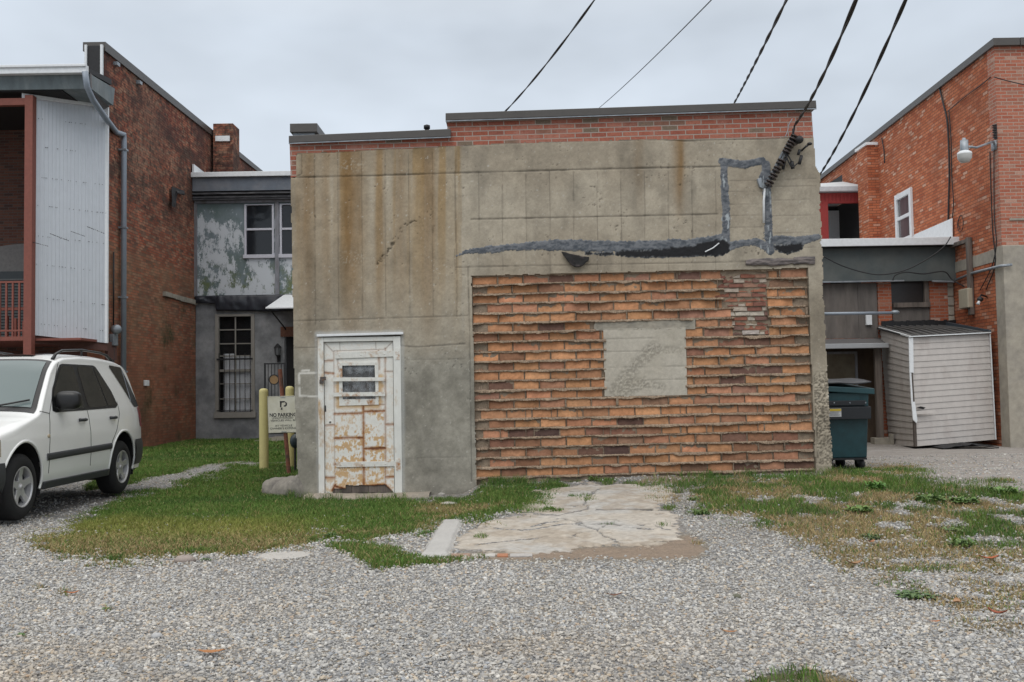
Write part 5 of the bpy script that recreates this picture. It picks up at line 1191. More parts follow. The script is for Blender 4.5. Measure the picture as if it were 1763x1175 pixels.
# wheel arch lips
for cs,cz in WC:
    for sg in (-1,1):
        k=MB();P=[]
        for i in range(33):
            t=math.pi*(-.09+1.18*i/32);s=cs+(RA+.002)*math.cos(t);z=cz+(RA+.002)*math.sin(t);P.append(side(s,max(z,.3),-.004,sg))
        k.tube(P,.016,8);k.build('arch_lip',m_car,car,True)
def patch(mb,c,nu=14,nv=8,off=.006,sg=1,fn=None):   # c: s,z corners bl,br,tr,tl
    def g(u,v):
        s=(c[0][0]*(1-u)+c[1][0]*u)*(1-v)+(c[3][0]*(1-u)+c[2][0]*u)*v;z=(c[0][1]*(1-u)+c[1][1]*u)*(1-v)+(c[3][1]*(1-u)+c[2][1]*u)*v
        return side(s,z,off,sg)
    mb.grid(g,nu,nv)
def poly_patch(pts,name,mat,off,parent,both=True,th=None):
    """filled curved panel: pts (s,z) outline, cut in vertical slats so that it follows the body"""
    ob=None
    for sg in ((1,-1) if both else (1,)):
        mb=MB();ss_=[p[0] for p in pts];s0,s1=min(ss_),max(ss_);n=26
        def lim(s):
            zs=[]
            for (a_,b2),(c_,d_) in zip(pts,pts[1:]+pts[:1]):
                if (a_-s)*(c_-s)<=0 and a_!=c_: zs.append(b2+(d_-b2)*(s-a_)/(c_-a_))
            return (min(zs),max(zs)) if zs else None
        prev=None
        for i in range(n+1):
            s=s0+(s1-s0)*min(max(i/n,.0005),.9995);l=lim(s);rw=[side(s,l[0]+(l[1]-l[0])*j/6,off,sg) for j in range(7)];kx=mb.vs(rw)
            if prev is not None:
                for j in range(6): mb.f.append((prev+j,kx+j,kx+j+1,prev+j+1) if sg>0 else (prev+j,prev+j+1,kx+j+1,kx+j));mb.m.append(0)
            prev=kx
        o=mb.build(name,mat,parent,True,solid=th or 0);ob=ob or o
    return ob
def rnd(pts,r=.05,n=5):
    out_=[]
    for i,p in enumerate(pts):
        a=Vector(pts[i-1]);b2=Vector(p);c=Vector(pts[(i+1)%len(pts)]);u=(a-b2);v=(c-b2);ru=min(r,u.length*.4);rv=min(r,v.length*.4);p0=b2+u.normalized()*ru;p1=b2+v.normalized()*rv
        for t in range(n+1): t=t/n;q_=p0*(1-t)**2+b2*2*t*(1-t)+p1*t*t;out_.append((q_.x,q_.y))
    return out_
m_trim=M('black window trim',(.012,.012,.013),.35,0,.1,5,bs=0)
poly_patch(rnd([(1.60,1.105),(3.62,1.125),(3.56,1.30),(3.22,1.655),(2.16,1.655),(1.74,1.34)],.07),'window_trim',m_trim,.004,car)
poly_patch(rnd([(1.66,1.135),(2.53,1.14),(2.53,1.63),(2.19,1.63),(1.78,1.33)],.05),'side_window',m_cglass,.007,car)
poly_patch(rnd([(2.64,1.14),(3.24,1.15),(3.10,1.635),(2.64,1.635)],.03),'side_window',m_cglass,.007,car)
poly_patch(rnd([(3.28,1.15),(3.57,1.155),(3.50,1.30),(3.18,1.63),(3.14,1.635)],.04),'side_window',m_cglass,.007,car)
poly_patch(rnd([(3.66,1.67),(4.12,1.645),(4.50,1.13),(4.22,1.12)],.05),'quarter_window',m_cglass,.006,car)
def topsurf(u,s,off=0):    # u -1..1 across
    zt_=TZ(s);ze=zt_-CH(s);we=HW(s,ze);au=abs(u);x=we*u;z=ze+(zt_-ze)*max(0,(1-au**(1/.62)))**.62 if False else ze+(zt_-ze)*(max(0,1-au**3.2))**(1/3.2)
    return (XCAR+x,YF+s-off*.6,ZC+z+off)
def topgrid(u0,u1,s0,s1,name,mat,off=.008,nu=24,nv=14,wfun=None):
    k=MB()
    def g(u,v): s=s0+(s1-s0)*v;ww=wfun(v) if wfun else 1;return topsurf((u0+(u1-u0)*u)*ww,s,off)
    k.grid(g,nu,nv);return k.build(name,mat,car,True)
topgrid(-.93,.93,1.24,2.06,'windscreen_surround',m_trim,.006,30,24)
topgrid(-.86,.86,1.33,2.00,'windscreen',m_wsh,.012,30,24)
topgrid(-.50,.50,2.2,2.72,'sunroof',m_cglass,.006)
topgrid(-.80,.80,4.26,4.42,'rear_window',m_cglass,.012)
k=MB();
for u in (-.35,.28): k.tube([topsurf(u,1.26,.03),topsurf(u+.30,1.34,.035),topsurf(u+.55,1.40,.035)],.010,5)
k.build('wiper',m_trim,car,True)
k=MB()
for sg in (-1,1):
    def rp(s,dz): 
        zt_=TZ(s);ze=zt_-CH(s);return (XCAR+sg*(HW(s,ze)-.07),YF+s,ZC+zt_-.012+dz)
    k.tube([rp(2.12,-.01),rp(2.22,.03),rp(2.4,.055),rp(3.0,.065),rp(3.6,.06),rp(3.8,.045),rp(3.98,-.01)],[.022,.018,.015,.014,.015,.018,.022],8)
    k.tube([rp(3.0,-.01),rp(3.0,.06)],.014,6)
k.build('roof_rail',m_trim,car,True)
for sg in (1,-1):
    k=MB();patch(k,((1.30,.29),(3.18,.29),(3.18,.375),(1.30,.375)),30,6,.012,sg);k.build('sill_cladding',m_clad,car,True,solid=-.02)
    k=MB();
    def bmp(u,v,sg=sg): s=.0+.42*u;z=.34+.30*v;return side(s,z,.018*math.sin(math.pi*min(1,max(0,v)))+.012,sg)
    k.grid(bmp,16,10);k.build('front_bumper',m_clad,car,True)
    k=MB()
    def bmr(u,v,sg=sg): s=4.07+.52*u;z=.36+.34*v;return side(s,z,.02*math.sin(math.pi*v)+.012,sg)
    k.grid(bmr,16,10);k.build('rear_bumper',m_clad,car,True)
    k=MB();
    def rs(u,v,sg=sg): s=1.36+1.86*u;z=.60+.075*v+.02*u;return side(s,z,.016*(1-abs(2*v-1)**4)+.004,sg)
    k.grid(rs,40,8);k.build('rub_strip',m_clad,car,True)
k=MB();k.box(XCAR-.72,XCAR+.72,YF-.03,YF+.02,ZC+.34,ZC+.62);k.box(XCAR-.75,XCAR+.75,YF+4.56,YF+4.63,ZC+.38,ZC+.68);k.build('bumper_face',m_clad,car,bevel=.02)
k=MB();k.box(XCAR-.42,XCAR+.42,YF-.01,YF+.02,ZC+.66,ZC+.84);k.build('grille',m_trim,car,bevel=.02)
for sg in (1,-1):
    k=MB();
    def hl(u,v,sg=sg): s=.02+.34*u;z=.72+.17*v-.02*u;return side(s,z,.012,sg)
    k.grid(hl,12,6);k.build('headlight',M('headlamp lens',(.45,.42,.33),.1,.2,.2,8,bs=0),car,True)
    k=MB();ell(k,side(1.42,.86,.004,sg),.01,.035,.022,10,6);k.build('side_marker',M('clear marker',(.5,.42,.3),.2,bs=0),car,True)
    k=MB()
    for sh_ in (2.36,3.32):
        p=Vector(side(sh_,1.005,.03,sg));k.tube([p+Vector((-.02*sg,-.09,0)),p+Vector((0.008*sg,-.06,0)),p+Vector((0.008*sg,.06,0)),p+Vector((-.02*sg,.09,0))],[.020,.018,.018,.020],8)
    k.build('door_handle',m_clad,car,True)
    k=MB()
    def seamline(pts): k.tube([side(a0+(c0-a0)*t/8,b0+(d0-b0)*t/8,.0008,sg) for (a0,b0),(c0,d0) in zip(pts,pts[1:]) for t in range(9) if t or (a0,b0)==pts[0]],.0042,4)
    seamline([(1.52,1.10),(1.46,.9),(1.43,.7),(1.43,.46)]);seamline([(2.58,1.11),(2.59,.8),(2.59,.46)]);seamline([(3.62,1.2),(3.60,1.05),(3.42,.86),(3.26,.72),(3.20,.60)])
    seamline([(1.53,1.10),(1.9,1.45),(2.14,1.67)]);seamline([(1.3,1.13),(1.52,1.10)])
    k.build('door_gap',m_dark,car)
    k=MB();c=Vector(side(1.80,1.235,.15,sg))
    n0=len(k.v)
    sell(k,c,.15,.085,.105);ell(k,c+Vector((-.14*sg,-.01,-.085)),.12,.05,.038,12,6);k.build('wing_mirror',m_trim,car,True)
    k=MB();k.lathe([(0,0),(.10,0)],c+Vector((0,.0785,0)),(0,1,0),14)
k=MB()
for sg in (1,-1): k.grid(lambda u,v:side(4.38+.17*u,.86+.26*v,.01,sg),6,6)
k.build('tail_light',M('red tail light',(.35,.02,.02),.2,bs=0),car,True)
for _c in car.children:      # taller body above the wheels
    for _v in _c.data.vertices:
        if _v.co.z>.45: _v.co.z+=(_v.co.z-.45)*.095
m_tyre=M('tyre rubber',(.011,.011,.012),.85,0,.3,8,bs=.3)
m_rim=M('alloy wheel',(.52,.52,.53),.35,.5,.06,8,bs=0)
for cs,cz in WC:
    for sg in (1,-1):
        c=Vector((XCAR+sg*.905,YF+cs,ZC+.368-.005));ax=Vector((-sg,0,0))
        # hub plane faces outward; axis runs inward
        wheel=MB();wheel.lathe([(.225,.0),(.25,-.012),(.30,-.010),(.345,.012),(.365,.035),(.368,.06),(.368,.20),(.35,.235),(.25,.25),(.22,.25)],c,ax,44)
        tg=[]
        for i in range(44):
            t=2*math.pi*i/44
            for (h0,h1) in ((.035,.10),(.115,.15),(.165,.225)):
                pass
        wo=wheel.build('wheel',m_tyre,car,True)
        r=MB();r.lathe([(.228,-.006),(.222,-.010),(.208,.0),(.205,.03),(.19,.12),(.18,.20)],c,ax,40)
        r.lathe([(0,.02),(.035,.018),(.05,.03),(.052,.06)],c,ax,20)
        for q_ in range(5):
            t=math.pi/2+2*math.pi*q_/5;d=Vector((0,math.cos(t),math.sin(t)));e_=Vector((0,-math.sin(t),math.cos(t)))
            P0=c+d*.03;P1=c+d*.21
            for (w0,w1,h0,h1,h2) in ((.058,.040,.025,.006,.045),):
                a_=[P0-e_*w0+ax*h0,P0+e_*w0+ax*h0,P0+d*.09+e_*.036+ax*.022,P1+e_*w1+ax*.008,P1-e_*w1+ax*.008,P0+d*.09-e_*.036+ax*.022]
                r.prism(a_,ax*.035)
        r.build('rim',m_rim,wo,False,bevel=.006)
        r=MB();r.lathe([(.205,.075),(0,.075)],c,ax,24);r.build('brake_disc',M('brake shadow',(.03,.03,.03),.6,.3),wo)
        r=MB();r.lathe([(0,.008),(.028,.01),(.03,.022)],c,ax,16);r.build('hub_cap',m_rim,wo,True)
# ================================================================ DUMPSTER
YD=14.5
dz=float(zg(4.8,15))
dm=thing('dumpster','dark teal wheeled dumpster with black lid, behind the broken end of the concrete wall','dumpster',(4.75,15.3,dz))
m_teal=M('dark teal paint',(.012,.055,.065),.5,0,.25,2.5,c2=(.010,.040,.048),bs=.05)
xr2=W(1498,740,YD).x;xrim=W(1504,676,YD).x;xl2=4.16
zb=W(1470,789,YD).z;zr2=W(1470,676,YD).z;yb2=YD+1.75
k=MB();k.hexa([(xl2,YD+.06,zb),(xr2-.035,YD+.06,zb),(xr2-.035,yb2,zb),(xl2,yb2,zb),(xl2,YD,zr2),(xr2,YD,zr2),(xr2,yb2,zr2+.1),(xl2,yb2,zr2+.1)]);k.build('body',m_teal,dm,bevel=.015)
k=MB();k.hexa([(xl2-.03,YD-.05,W(1430,671,YD).z),(xrim,YD-.05,W(1500,677,YD).z-.02),(xrim,yb2+.03,zr2+.1),(xl2-.03,yb2+.03,zr2+.12),(xl2-.03,YD-.05,W(1430,662,YD).z+.0),(xrim,YD-.05,W(1500,668,YD).z-.01),(xrim,yb2+.03,zr2+.17),(xl2-.03,yb2+.03,zr2+.2)]);k.build('rim',m_teal,dm,bevel=.01)
k=MB()
def lid(u,v):
    x=xl2-.05+(xrim+.0-xl2)*u;y=YD-.06+1.8*v;z=(W(1430,659,YD).z*(1-u)+W(1500,658,YD).z*u)+.02+.03*math.sin(u*6)*(1-v)+.05*math.sin(v*3.1)-.035*math.exp(-((u-.42)/.12)**2)*(1-v);return (x,y,z)
k.grid(lid,24,12);k.build('lid',M('black plastic lid',(.035,.036,.042),.4,0,.15,5,bs=.05),dm,True,solid=.02)
k=MB();k.hexa([(xl2,YD-.075,W(1460,722,YD).z),(xr2-.005,YD-.075,W(1460,722,YD).z),(xr2-.005,YD+.05,W(1460,722,YD).z),(xl2,YD+.05,W(1460,722,YD).z),(xl2,YD-.075,W(1460,701,YD).z),(xr2+.0,YD-.075,W(1460,701,YD).z),(xr2+.0,YD+.05,W(1460,699,YD).z),(xl2,YD+.05,W(1460,699,YD).z)])
k.box(xl2,xr2-.06,YD-.03,YD+.02,W(1460,698.5,YD).z,W(1460,690,YD).z);bd=k.build('fork_band',M('black band paint',(.010,.012,.015),.45,0,.2,4),dm,bevel=.006)
k=MB()
for px_ in (1435,1462,1489): k.lathe([(.012,0),(.008,.008),(0,.01)],(W(px_,694,YD).x,YD-.03,W(px_,694,YD).z),(0,-1,0),8)
k.build('rivet',m_galv,bd)
lr=RX(1427,704,1448.5,718,YD-.08);k=MB();k.box(lr[0],lr[1],YD-.080,YD-.0755,lr[2],lr[3]);lb_=k.build('warning_label',M('label white',(.55,.56,.56),.6,bs=0),dm)
k=MB();k.box(lr[0]+.003,lr[1]-.003,YD-.084,YD-.0805,lr[3]-.035,lr[3]-.003);k.build('yellow_header',M('label yellow',(.55,.40,.03),.6,bs=0),lb_)
k=MB()
for i in range(5): k.box(lr[0]+.012,lr[1]-.012-random.random()*.03,YD-.084,YD-.0805,lr[3]-.047-i*.013,lr[3]-.044-i*.013)
k.build('print_line',M('label print',(.2,.2,.2),.6,bs=0),lb_)
for (x,y) in ((W(1487,800,YD).x,YD+.16),(W(1468,798,YD).x,YD+.55),(xl2+.15,YD+.2),(xl2+.15,yb2-.2),(W(1487,800,YD).x,yb2-.2)):
    zf_=float(zg(x,y));k=MB();k.lathe([(0,-.03),(.075,-.028),(.082,-.015),(.082,.015),(.075,.028),(0,.03)],(x,y,zf_+.08),(.85,.5,0),18);wo=k.build('wheel',m_black,dm,True)
    k=MB();k.hexa([(x-.045,y-.04,zf_+.08),(x+.045,y-.04,zf_+.08),(x+.045,y+.03,zf_+.08),(x-.045,y+.03,zf_+.08),(x-.09,y-.05,zb),(x+.03,y-.05,zb),(x+.03,y+.05,zb),(x-.09,y+.05,zb)]);k.build('caster_fork',m_iron,wo)
k=MB();k.box(xl2,xr2-.04,YD+.05,yb2,zb-.03,zb-.001);k.build('base_frame',m_iron,dm)
# ================================================================ BOLLARDS, SIGN
m_yel=M('pale yellow bollard paint',(.52,.46,.20),.55,0,.10,5,c2=(.42,.36,.17),t=(.6,.8),bs=.1)
def bollard(px,pyt,pyb,Y,wpx,label):
    p=W(px,pyb,Y);zt_=W(px,pyt,Y).z;r=wpx/2/F*Y;zb_=float(zg(p.x,p.y))-.1
    t=thing('bollard',label,'bollard',(p.x,Y,zb_+.1),'pale yellow bollards behind the parking sign')
    k=MB();k.lathe([(r,zb_-p.z),(r,zt_-r*.8-p.z)],p,(0,0,1),24);k.build('post',m_yel,t,True)
    k=MB();k.lathe([(r*1.0,zt_-r*.8-p.z),(r*.97,zt_-r*.5-p.z),(r*.8,zt_-r*.2-p.z),(r*.5,zt_-r*.04-p.z),(0,zt_-p.z)],p,(0,0,1),24);k.build('cap',m_yel,t,True)
bollard(454.5,669,807,17.3,15.5,'pale yellow bollard in full view to the left of the no parking sign')
bollard(499.5,665,800,17.6,14.5,'pale yellow bollard half hidden behind the no parking sign and the wall corner')
YSn=16.4
sg_=thing('parking_sign','white no parking sign with black P emblem on a rusty post beside the building corner','sign',(W(497,818,YSn).x,YSn,float(zg(-3.7,YSn))))
k=MB();k.tube([W(498,822,YSn+.05),W(491,740,YSn+.05),W(482,636,YSn+.05)],.035,8);k.build('post',M('rusty red post',(.20,.075,.045),.9,0,.5,7,c2=(.10,.06,.045),bs=.6),sg_)
c4=[W(460,683,YSn),W(513,681.5,YSn),W(516,745,YSn),W(462,746.5,YSn)]
k=MB();k.prism(c4[::-1],(0,.012,0));pl=k.build('plate',M('old white sign face',(.62,.61,.51),.5,0,.08,4,c2=(.55,.53,.42),bs=.02),sg_,bevel=.004)
O=c4[3];UX=(c4[2]-c4[3]);UY=(c4[0]-c4[3]);wS=UX.length;hS=UY.length;UX.normalize();UY.normalize()
def spt(u,v,o=-.0015): return O+UX*(u*wS)+UY*(v*hS)+Vector((0,o,0))
m_ink=M('sign black',(.02,.02,.02),.6,bs=0);m_ink2=M('sign faded black',(.05,.05,.045),.6,bs=0)
def text(s,u,v,h,width,mat,parent,name='lettering',bold=.0,O_=None):
    cu=bpy.data.curves.new(name,'FONT');cu.body=s;cu.size=1;cu.offset=bold;cu.fill_mode='FRONT';o=bpy.data.objects.new(name,cu);col.objects.link(o)
    dg=bpy.context.evaluated_depsgraph_get();me=bpy.data.meshes.new_from_object(o.evaluated_get(dg));bpy.data.objects.remove(o)
    co_=np.array([v_.co[:] for v_ in me.vertices]);w_=co_[:,0].max()-co_[:,0].min();x0=co_[:,0].min();h_=.70
    og=np.array(origin(parent))
    for v_ in me.vertices:
        a_=(v_.co.x-x0)/w_*width;b2=v_.co.y/h_*h;p=spt(u+a_,v+b2,-.002);v_.co=(p.x-og[0],p.y-og[1],p.z-og[2])
    me.materials.clear();me.materials.append(mat);ob=bpy.data.objects.new(name,me);col.objects.link(ob);ob.parent=parent;return ob
text('NO PARKING',.06,.445,.095,.86,m_ink,pl,bold=.03)
text('UNAUTHORIZED',.13,.385,.048,.68,m_ink2,pl,bold=.01)
text('VEHICLES WILL BE',.08,.318,.048,.82,m_ink2,pl,bold=.01)
text('AT VEHICLE',.22,.175,.048,.55,m_ink2,pl,bold=.01)
text("OWNER'S EXPENSE",.06,.10,.052,.88,m_ink2,pl,bold=.01)
def sp(pts,name='emblem'):
    k=MB();k.prism([spt(a_,b2,-.0005) for a_,b2 in pts],(0,-.0015,0));k.build(name,m_ink,pl)
sp([(.40,.865),(.40,.70),(.44,.69),(.455,.82),(.56,.83),(.56,.865)]);sp([(.585,.85),(.625,.80),(.62,.74),(.57,.71),(.51,.715),(.53,.745),(.575,.76),(.58,.80),(.565,.83)]);sp([(.42,.63),(.42,.66),(.47,.70),(.475,.63)])
k=MB();
fr=[(0.012,.012),(.988,.012),(.988,.988),(.012,.988)]
for (a_,b2),(c_,d_) in zip(fr,fr[1:]+fr[:1]): k.tube([spt(a_,b2,-.001),spt(c_,d_,-.001)],.0022,4)
k.build('border',m_ink2,pl)
k=MB();k.box(spt(.42,.97).x,spt(.58,.97).x,YSn-.006,YSn-.001,spt(.5,.955).z,spt(.5,.97).z);k.box(spt(.42,.03).x,spt(.58,.03).x,YSn-.006,YSn-.001,spt(.5,.025).z,spt(.5,.04).z);k.build('bolt',m_galv,pl)
bn=thing('container','dark rounded container half hidden by the wall corner below the parking sign','container',tuple(W(503,772,17.0)))
k=MB();c=W(508,760,17.);
ell(k,c,.09,.08,.12,16,10);k.build('container_body',M('dark slate plastic',(.03,.045,.055),.4,0,.1,bs=0),bn,True)
k=MB();k.tube([c+Vector((0,.0,0)),Vector((c.x,c.y,float(zg(c.x,c.y))))],.02,6);k.build('stake',m_iron,bn)
# concrete stub at the foot of the building corner
cs_=thing('concrete_stub','broken rounded lump of grey concrete at the left corner of the building','concrete block',tuple(W(490,855,13.4)))
k=MB()
p0=Vector((W(462,850,13.9).x,13.95,.0));p1=Vector((W(528,855,13.4).x,13.42,.0))
def stub(u,v):
    t=math.pi*v;wd=.20*(1+.2*u);ht=.27+.06*u;n_=.035*(float(fbm(u*6,v*5,4,1))-.5)*2;cap=min(1,(u*6)**.5+.15)*min(1,((1-u)*8)**.5+.02)
    c=p0.lerp(p1,u);d=(p1-p0).normalized();s_=Vector((-d.y,d.x,0));return c+s_*(-math.cos(t)*wd*cap*(1+n_*2))+Vector((0,0,-.06+(abs(math.sin(t))**.6)*(ht)*cap+n_+.06*float(ss(.75,1,u))))
k.grid(stub,40,24);k.v+=[tuple(stub(0,j/24)) for j in range(25)];k.f.append(tuple(range(len(k.v)-25,len(k.v))));k.m.append(0)
k.build('block',M('dirty concrete',(.24,.22,.19),.95,0,.35,5,c2=(.12,.11,.10),t=(.5,.7),bs=.8),cs_,True)
# ================================================================ GROUND
LAWN1=[(150,835),(235,776),(333,757),(450,757),(520,757),(540,800),(506,797),(420,797),(395,797),(330,808),(225,832),(150,845)]
LAWN2=[(400,803),(450,797),(560,797),(560,852),(740,861),(812,852),(822,832),(905,833),(960,845),(935,862),(905,885),(868,893),(835,905),(765,905),(722,925),(650,931),(560,925),(540,940),(430,955),(330,963),(200,968),(110,962),(45,945),(60,925),(115,912),(95,897),(150,882),(240,851),(330,828)]
PATCH=[(560,935),(620,932),(700,950),(725,957),(830,961),(760,970),(700,980),(640,985),(606,960),(572,946)]
RG=[(1095,838),(1170,826),(1400,812),(1500,800),(1560,806),(1610,826),(1763,842),(1900,850),(1900,1130),(1763,1090),(1680,1085),(1600,1055),(1540,1015),(1460,990),(1400,955),(1340,925),(1290,900),(1200,885),(1180,862),(1120,860)]
BOT=[(1290,1175),(1330,1160),(1400,1152),(1460,1165),(1500,1180),(1480,1230),(1300,1230)]
CRK=[(1225,822,14,4),(1050,903,16,1.6),(1140,905,12,3),(830,925,14,3),(1090,832,26,4),(1155,875,14,4),(1000,856,20,4),(950,838,22,7),(985,826,16,5),(1045,828,18,6),(940,880,26,2.5),(1015,862,16,3),(1725,828,30,4),(110,1022,14,6),(70,1012,12,4),(560,925,18,5),(185,1050,10,4),(205,1072,12,4),(40,1095,12,5),(1520,870,30,8),(1200,935,14,3),(1450,985,14,3),(760,888,30,5),(1460,870,22,3)]
def pd(px,py,P):   # signed distance (px), positive inside ; vertical distances count more
    i=inpoly(px,py,P);d=segd(px,py*2.2,[(a,b*2.2) for a,b in P+[P[0]]]);return np.where(i,d,-d)
def grassmap(px,py,x,y):
    n=(fbm(x*2.2,y*2.2,4,1)-.5);n2=(fbm(x*9,y*9,3,2)-.5)
    d=ss(-16,30,pd(px,py,LAWN2)+70*n+46*n2)
    d=np.maximum(d,ss(-6,10,pd(px,py,LAWN1)+24*n+14*n2))
    d=np.maximum(d,ss(-8,16,pd(px,py,PATCH)+30*n+26*n2))
    g=ss(-25,40,pd(px,py,RG)+60*n+40*n2)
    sparse=ss(900,1010,py)
    g=g*ss(.27+.12*sparse,.42+.16*sparse,fbm(x*3.1+4,y*3.1,4,3)+.16*ss(60,-10,np.abs(py-815)))*(1-.35*sparse)
    d=np.maximum(d,g);d=np.maximum(d,ss(-6,10,pd(px,py,BOT)+30*n+30*n2))
    for cx,cy,rx,ry in CRK: d=np.maximum(d,ss(1.2,.5,np.hypot((px-cx)/rx,(py-cy)/ry)+1.1*n2)*.9)
    # dry = straw coloured
    dry=ss(898,930,py+30*n)*ss(820,600,px)*.7*ss(.3,.5,fbm(x*1.7,y*3,3,0)+.12)
    dry=np.maximum(dry,ss(150,60,px+60*n)*(py>880)*.6)
    dry=np.maximum(dry,ss(.45,.60,fbm(x*1.6+7,y*1.6,3,1)+.14*ss(870,960,py))*(px>1080)*.97)
    dry=np.maximum(dry,ss(690,740,px)*ss(890,850,px)*ss(862,880,py+20*n)*ss(.35,.6,n+.5)*.8)
    dry=np.where((pd(px,py,PATCH)>-8),dry*.25,dry)
    return d,np.clip(dry,0,1)
SLAB=[(905,853),(960,840),(1025,832),(1140,838),(1150,852),(1138,868),(1162,890),(1185,928),(1175,936),(1120,942),(1010,945),(900,954),(800,956),(790,945),(800,925),(832,905),(900,886),(912,870)]
DIRT=[(790,958),(900,948),(1120,938),(1190,925),(1225,950),(1200,962),(1000,965),(850,966)]
MND=[(1090,835),(1120,815),(1245,812),(1260,825),(1180,832)]
def gpx(X,Y):
    Z=zg(X,Y);px,py=proj(X,Y,Z);ok=(Y>3.2);return np.where(ok,px,881+X*400),np.where(ok,py,1500),Z
_gw={}
def gr_pos(X,Y):
    px,py,Z=gpx(X,Y)
    d,dry=grassmap(px,py,X,Y);n=fbm(X*3,Y*3,5,0);n2=fbm(X*14,Y*14,3,1)
    c=mixc((.075,.075,.035),(.13,.115,.065),n);c=mixc(c,(.20,.165,.10),dry*.8)
    dirt=np.maximum(ss(-14,10,pd(px,py,DIRT)+30*(n-.5)),ss(-8,8,pd(px,py,MND)+20*(n-.5)))
    dirt=np.maximum(dirt,ss(9,2,np.abs(py-(820+(px-820)*-.022))+6*(n-.5))*((px>815)&(px<1420)))
    # earth at the wheel tracks and right road
    c=mixc(c,mixc((.20,.15,.11),(.30,.235,.18),n2),dirt)
    g=1-np.clip(np.maximum(d*.92,dirt*(.75+.3*n2)),0,1)
    road=((px>1430)&(py<850)&(px>1430)).astype(float)*ss(842,826,py-(px-1500)*.04)
    _gw['g']=np.stack([g,road,ss(.42,.62,fbm(X*.6,Y*1.4,4,2))],-1).reshape(-1,3)
    return np.stack([X,Y,Z-.012*d],-1),c
m_gr,_n,_b=newmat('gravel and earth');P=pos_(_n)
at=nd(_n,'ShaderNodeAttribute',attribute_name='Col');aw=nd(_n,'ShaderNodeAttribute',attribute_name='Wgt');sx=nd(_n,'ShaderNodeSeparateXYZ');_n.links.new(aw.outputs['Vector'],sx.inputs[0])
vo=nd(_n,'ShaderNodeTexVoronoi');vo.inputs['Scale'].default_value=42;_n.links.new(P,vo.inputs['Vector'])
sc3=nd(_n,'ShaderNodeSeparateColor');_n.links.new(vo.outputs['Color'],sc3.inputs[0])
rp=nd(_n,'ShaderNodeValToRGB');_n.links.new(sc3.outputs[0],rp.inputs[0]);rp.color_ramp.interpolation='CONSTANT'
el=rp.color_ramp.elements;el[0].position=0;el[0].color=(.24,.235,.23,1);el[1].position=.2;el[1].color=(.36,.355,.35,1)
for p_,c_ in ((.4,(.29,.29,.295)),(.55,(.44,.43,.41)),(.7,(.33,.29,.24)),(.78,(.50,.49,.47)),(.88,(.20,.205,.215)),(.95,(.40,.33,.24))): q_=el.new(p_);q_.color=(*c_,1)
dk=thr(_n,vo.outputs['Distance'],.2,.7,.95,.5)
vs=nd(_n,'ShaderNodeVectorMath',operation='SCALE');_n.links.new(rp.outputs[0],vs.inputs[0]);_n.links.new(dk,vs.inputs['Scale'])
roadc=mixn(_n,thr(_n,noise(_n,1.3,P,6,.7,(1,2.5,1)),.4,.65),(.30,.27,.245),(.40,.37,.345))
gcol=mixn(_n,thr(_n,sx.outputs['Z'],0,1,0,.25),vs.outputs[0],(.27,.235,.195))
gcol=mixn(_n,thr(_n,sx.outputs['Y'],0,1,0,.72),gcol,roadc)
sv_=nd(_n,'ShaderNodeVectorMath',operation='SCALE');_n.links.new(at.outputs['Color'],sv_.inputs[0]);_n.links.new(thr(_n,noise(_n,30,P,6,.75),.25,.75,.65,1.35),sv_.inputs['Scale'])
_n.links.new(mixn(_n,sx.outputs['X'],sv_.outputs[0],gcol),_b.inputs['Base Color']);_b.inputs['Roughness'].default_value=.95;_b.inputs['Specular IOR Level'].default_value=.15
bh_=nd(_n,'ShaderNodeMath',operation='MULTIPLY_ADD');_n.links.new(vo.outputs['Distance'],bh_.inputs[0]);bh_.inputs[1].default_value=-1;_n.links.new(noise(_n,25,P,5,.7),bh_.inputs[2]);bump(_n,_b,bh_.outputs[0],.8,.015)
def ax(a,b,c,d,f,co_): 
    return np.concatenate([np.linspace(a,b,co_,endpoint=False),np.arange(b,c,f),np.linspace(c,d,co_)])
gx=ax(-90,-12,13,90,.05,24);gy=ax(-30,3.4,20,140,.05,34)
gy=np.concatenate([np.linspace(-30,3.4,10,endpoint=False),np.arange(3.4,17,.05),np.arange(17,30,.16),np.linspace(30,160,20)])
gr=sheet('ground',gx,gy,gr_pos,m_gr,None)
a_=gr.data.color_attributes.new('Wgt','FLOAT_COLOR','POINT');a_.data.foreach_set('color',np.concatenate([_gw['g'],np.ones((len(_gw['g']),1))],1).ravel());tag(gr,kind='structure')
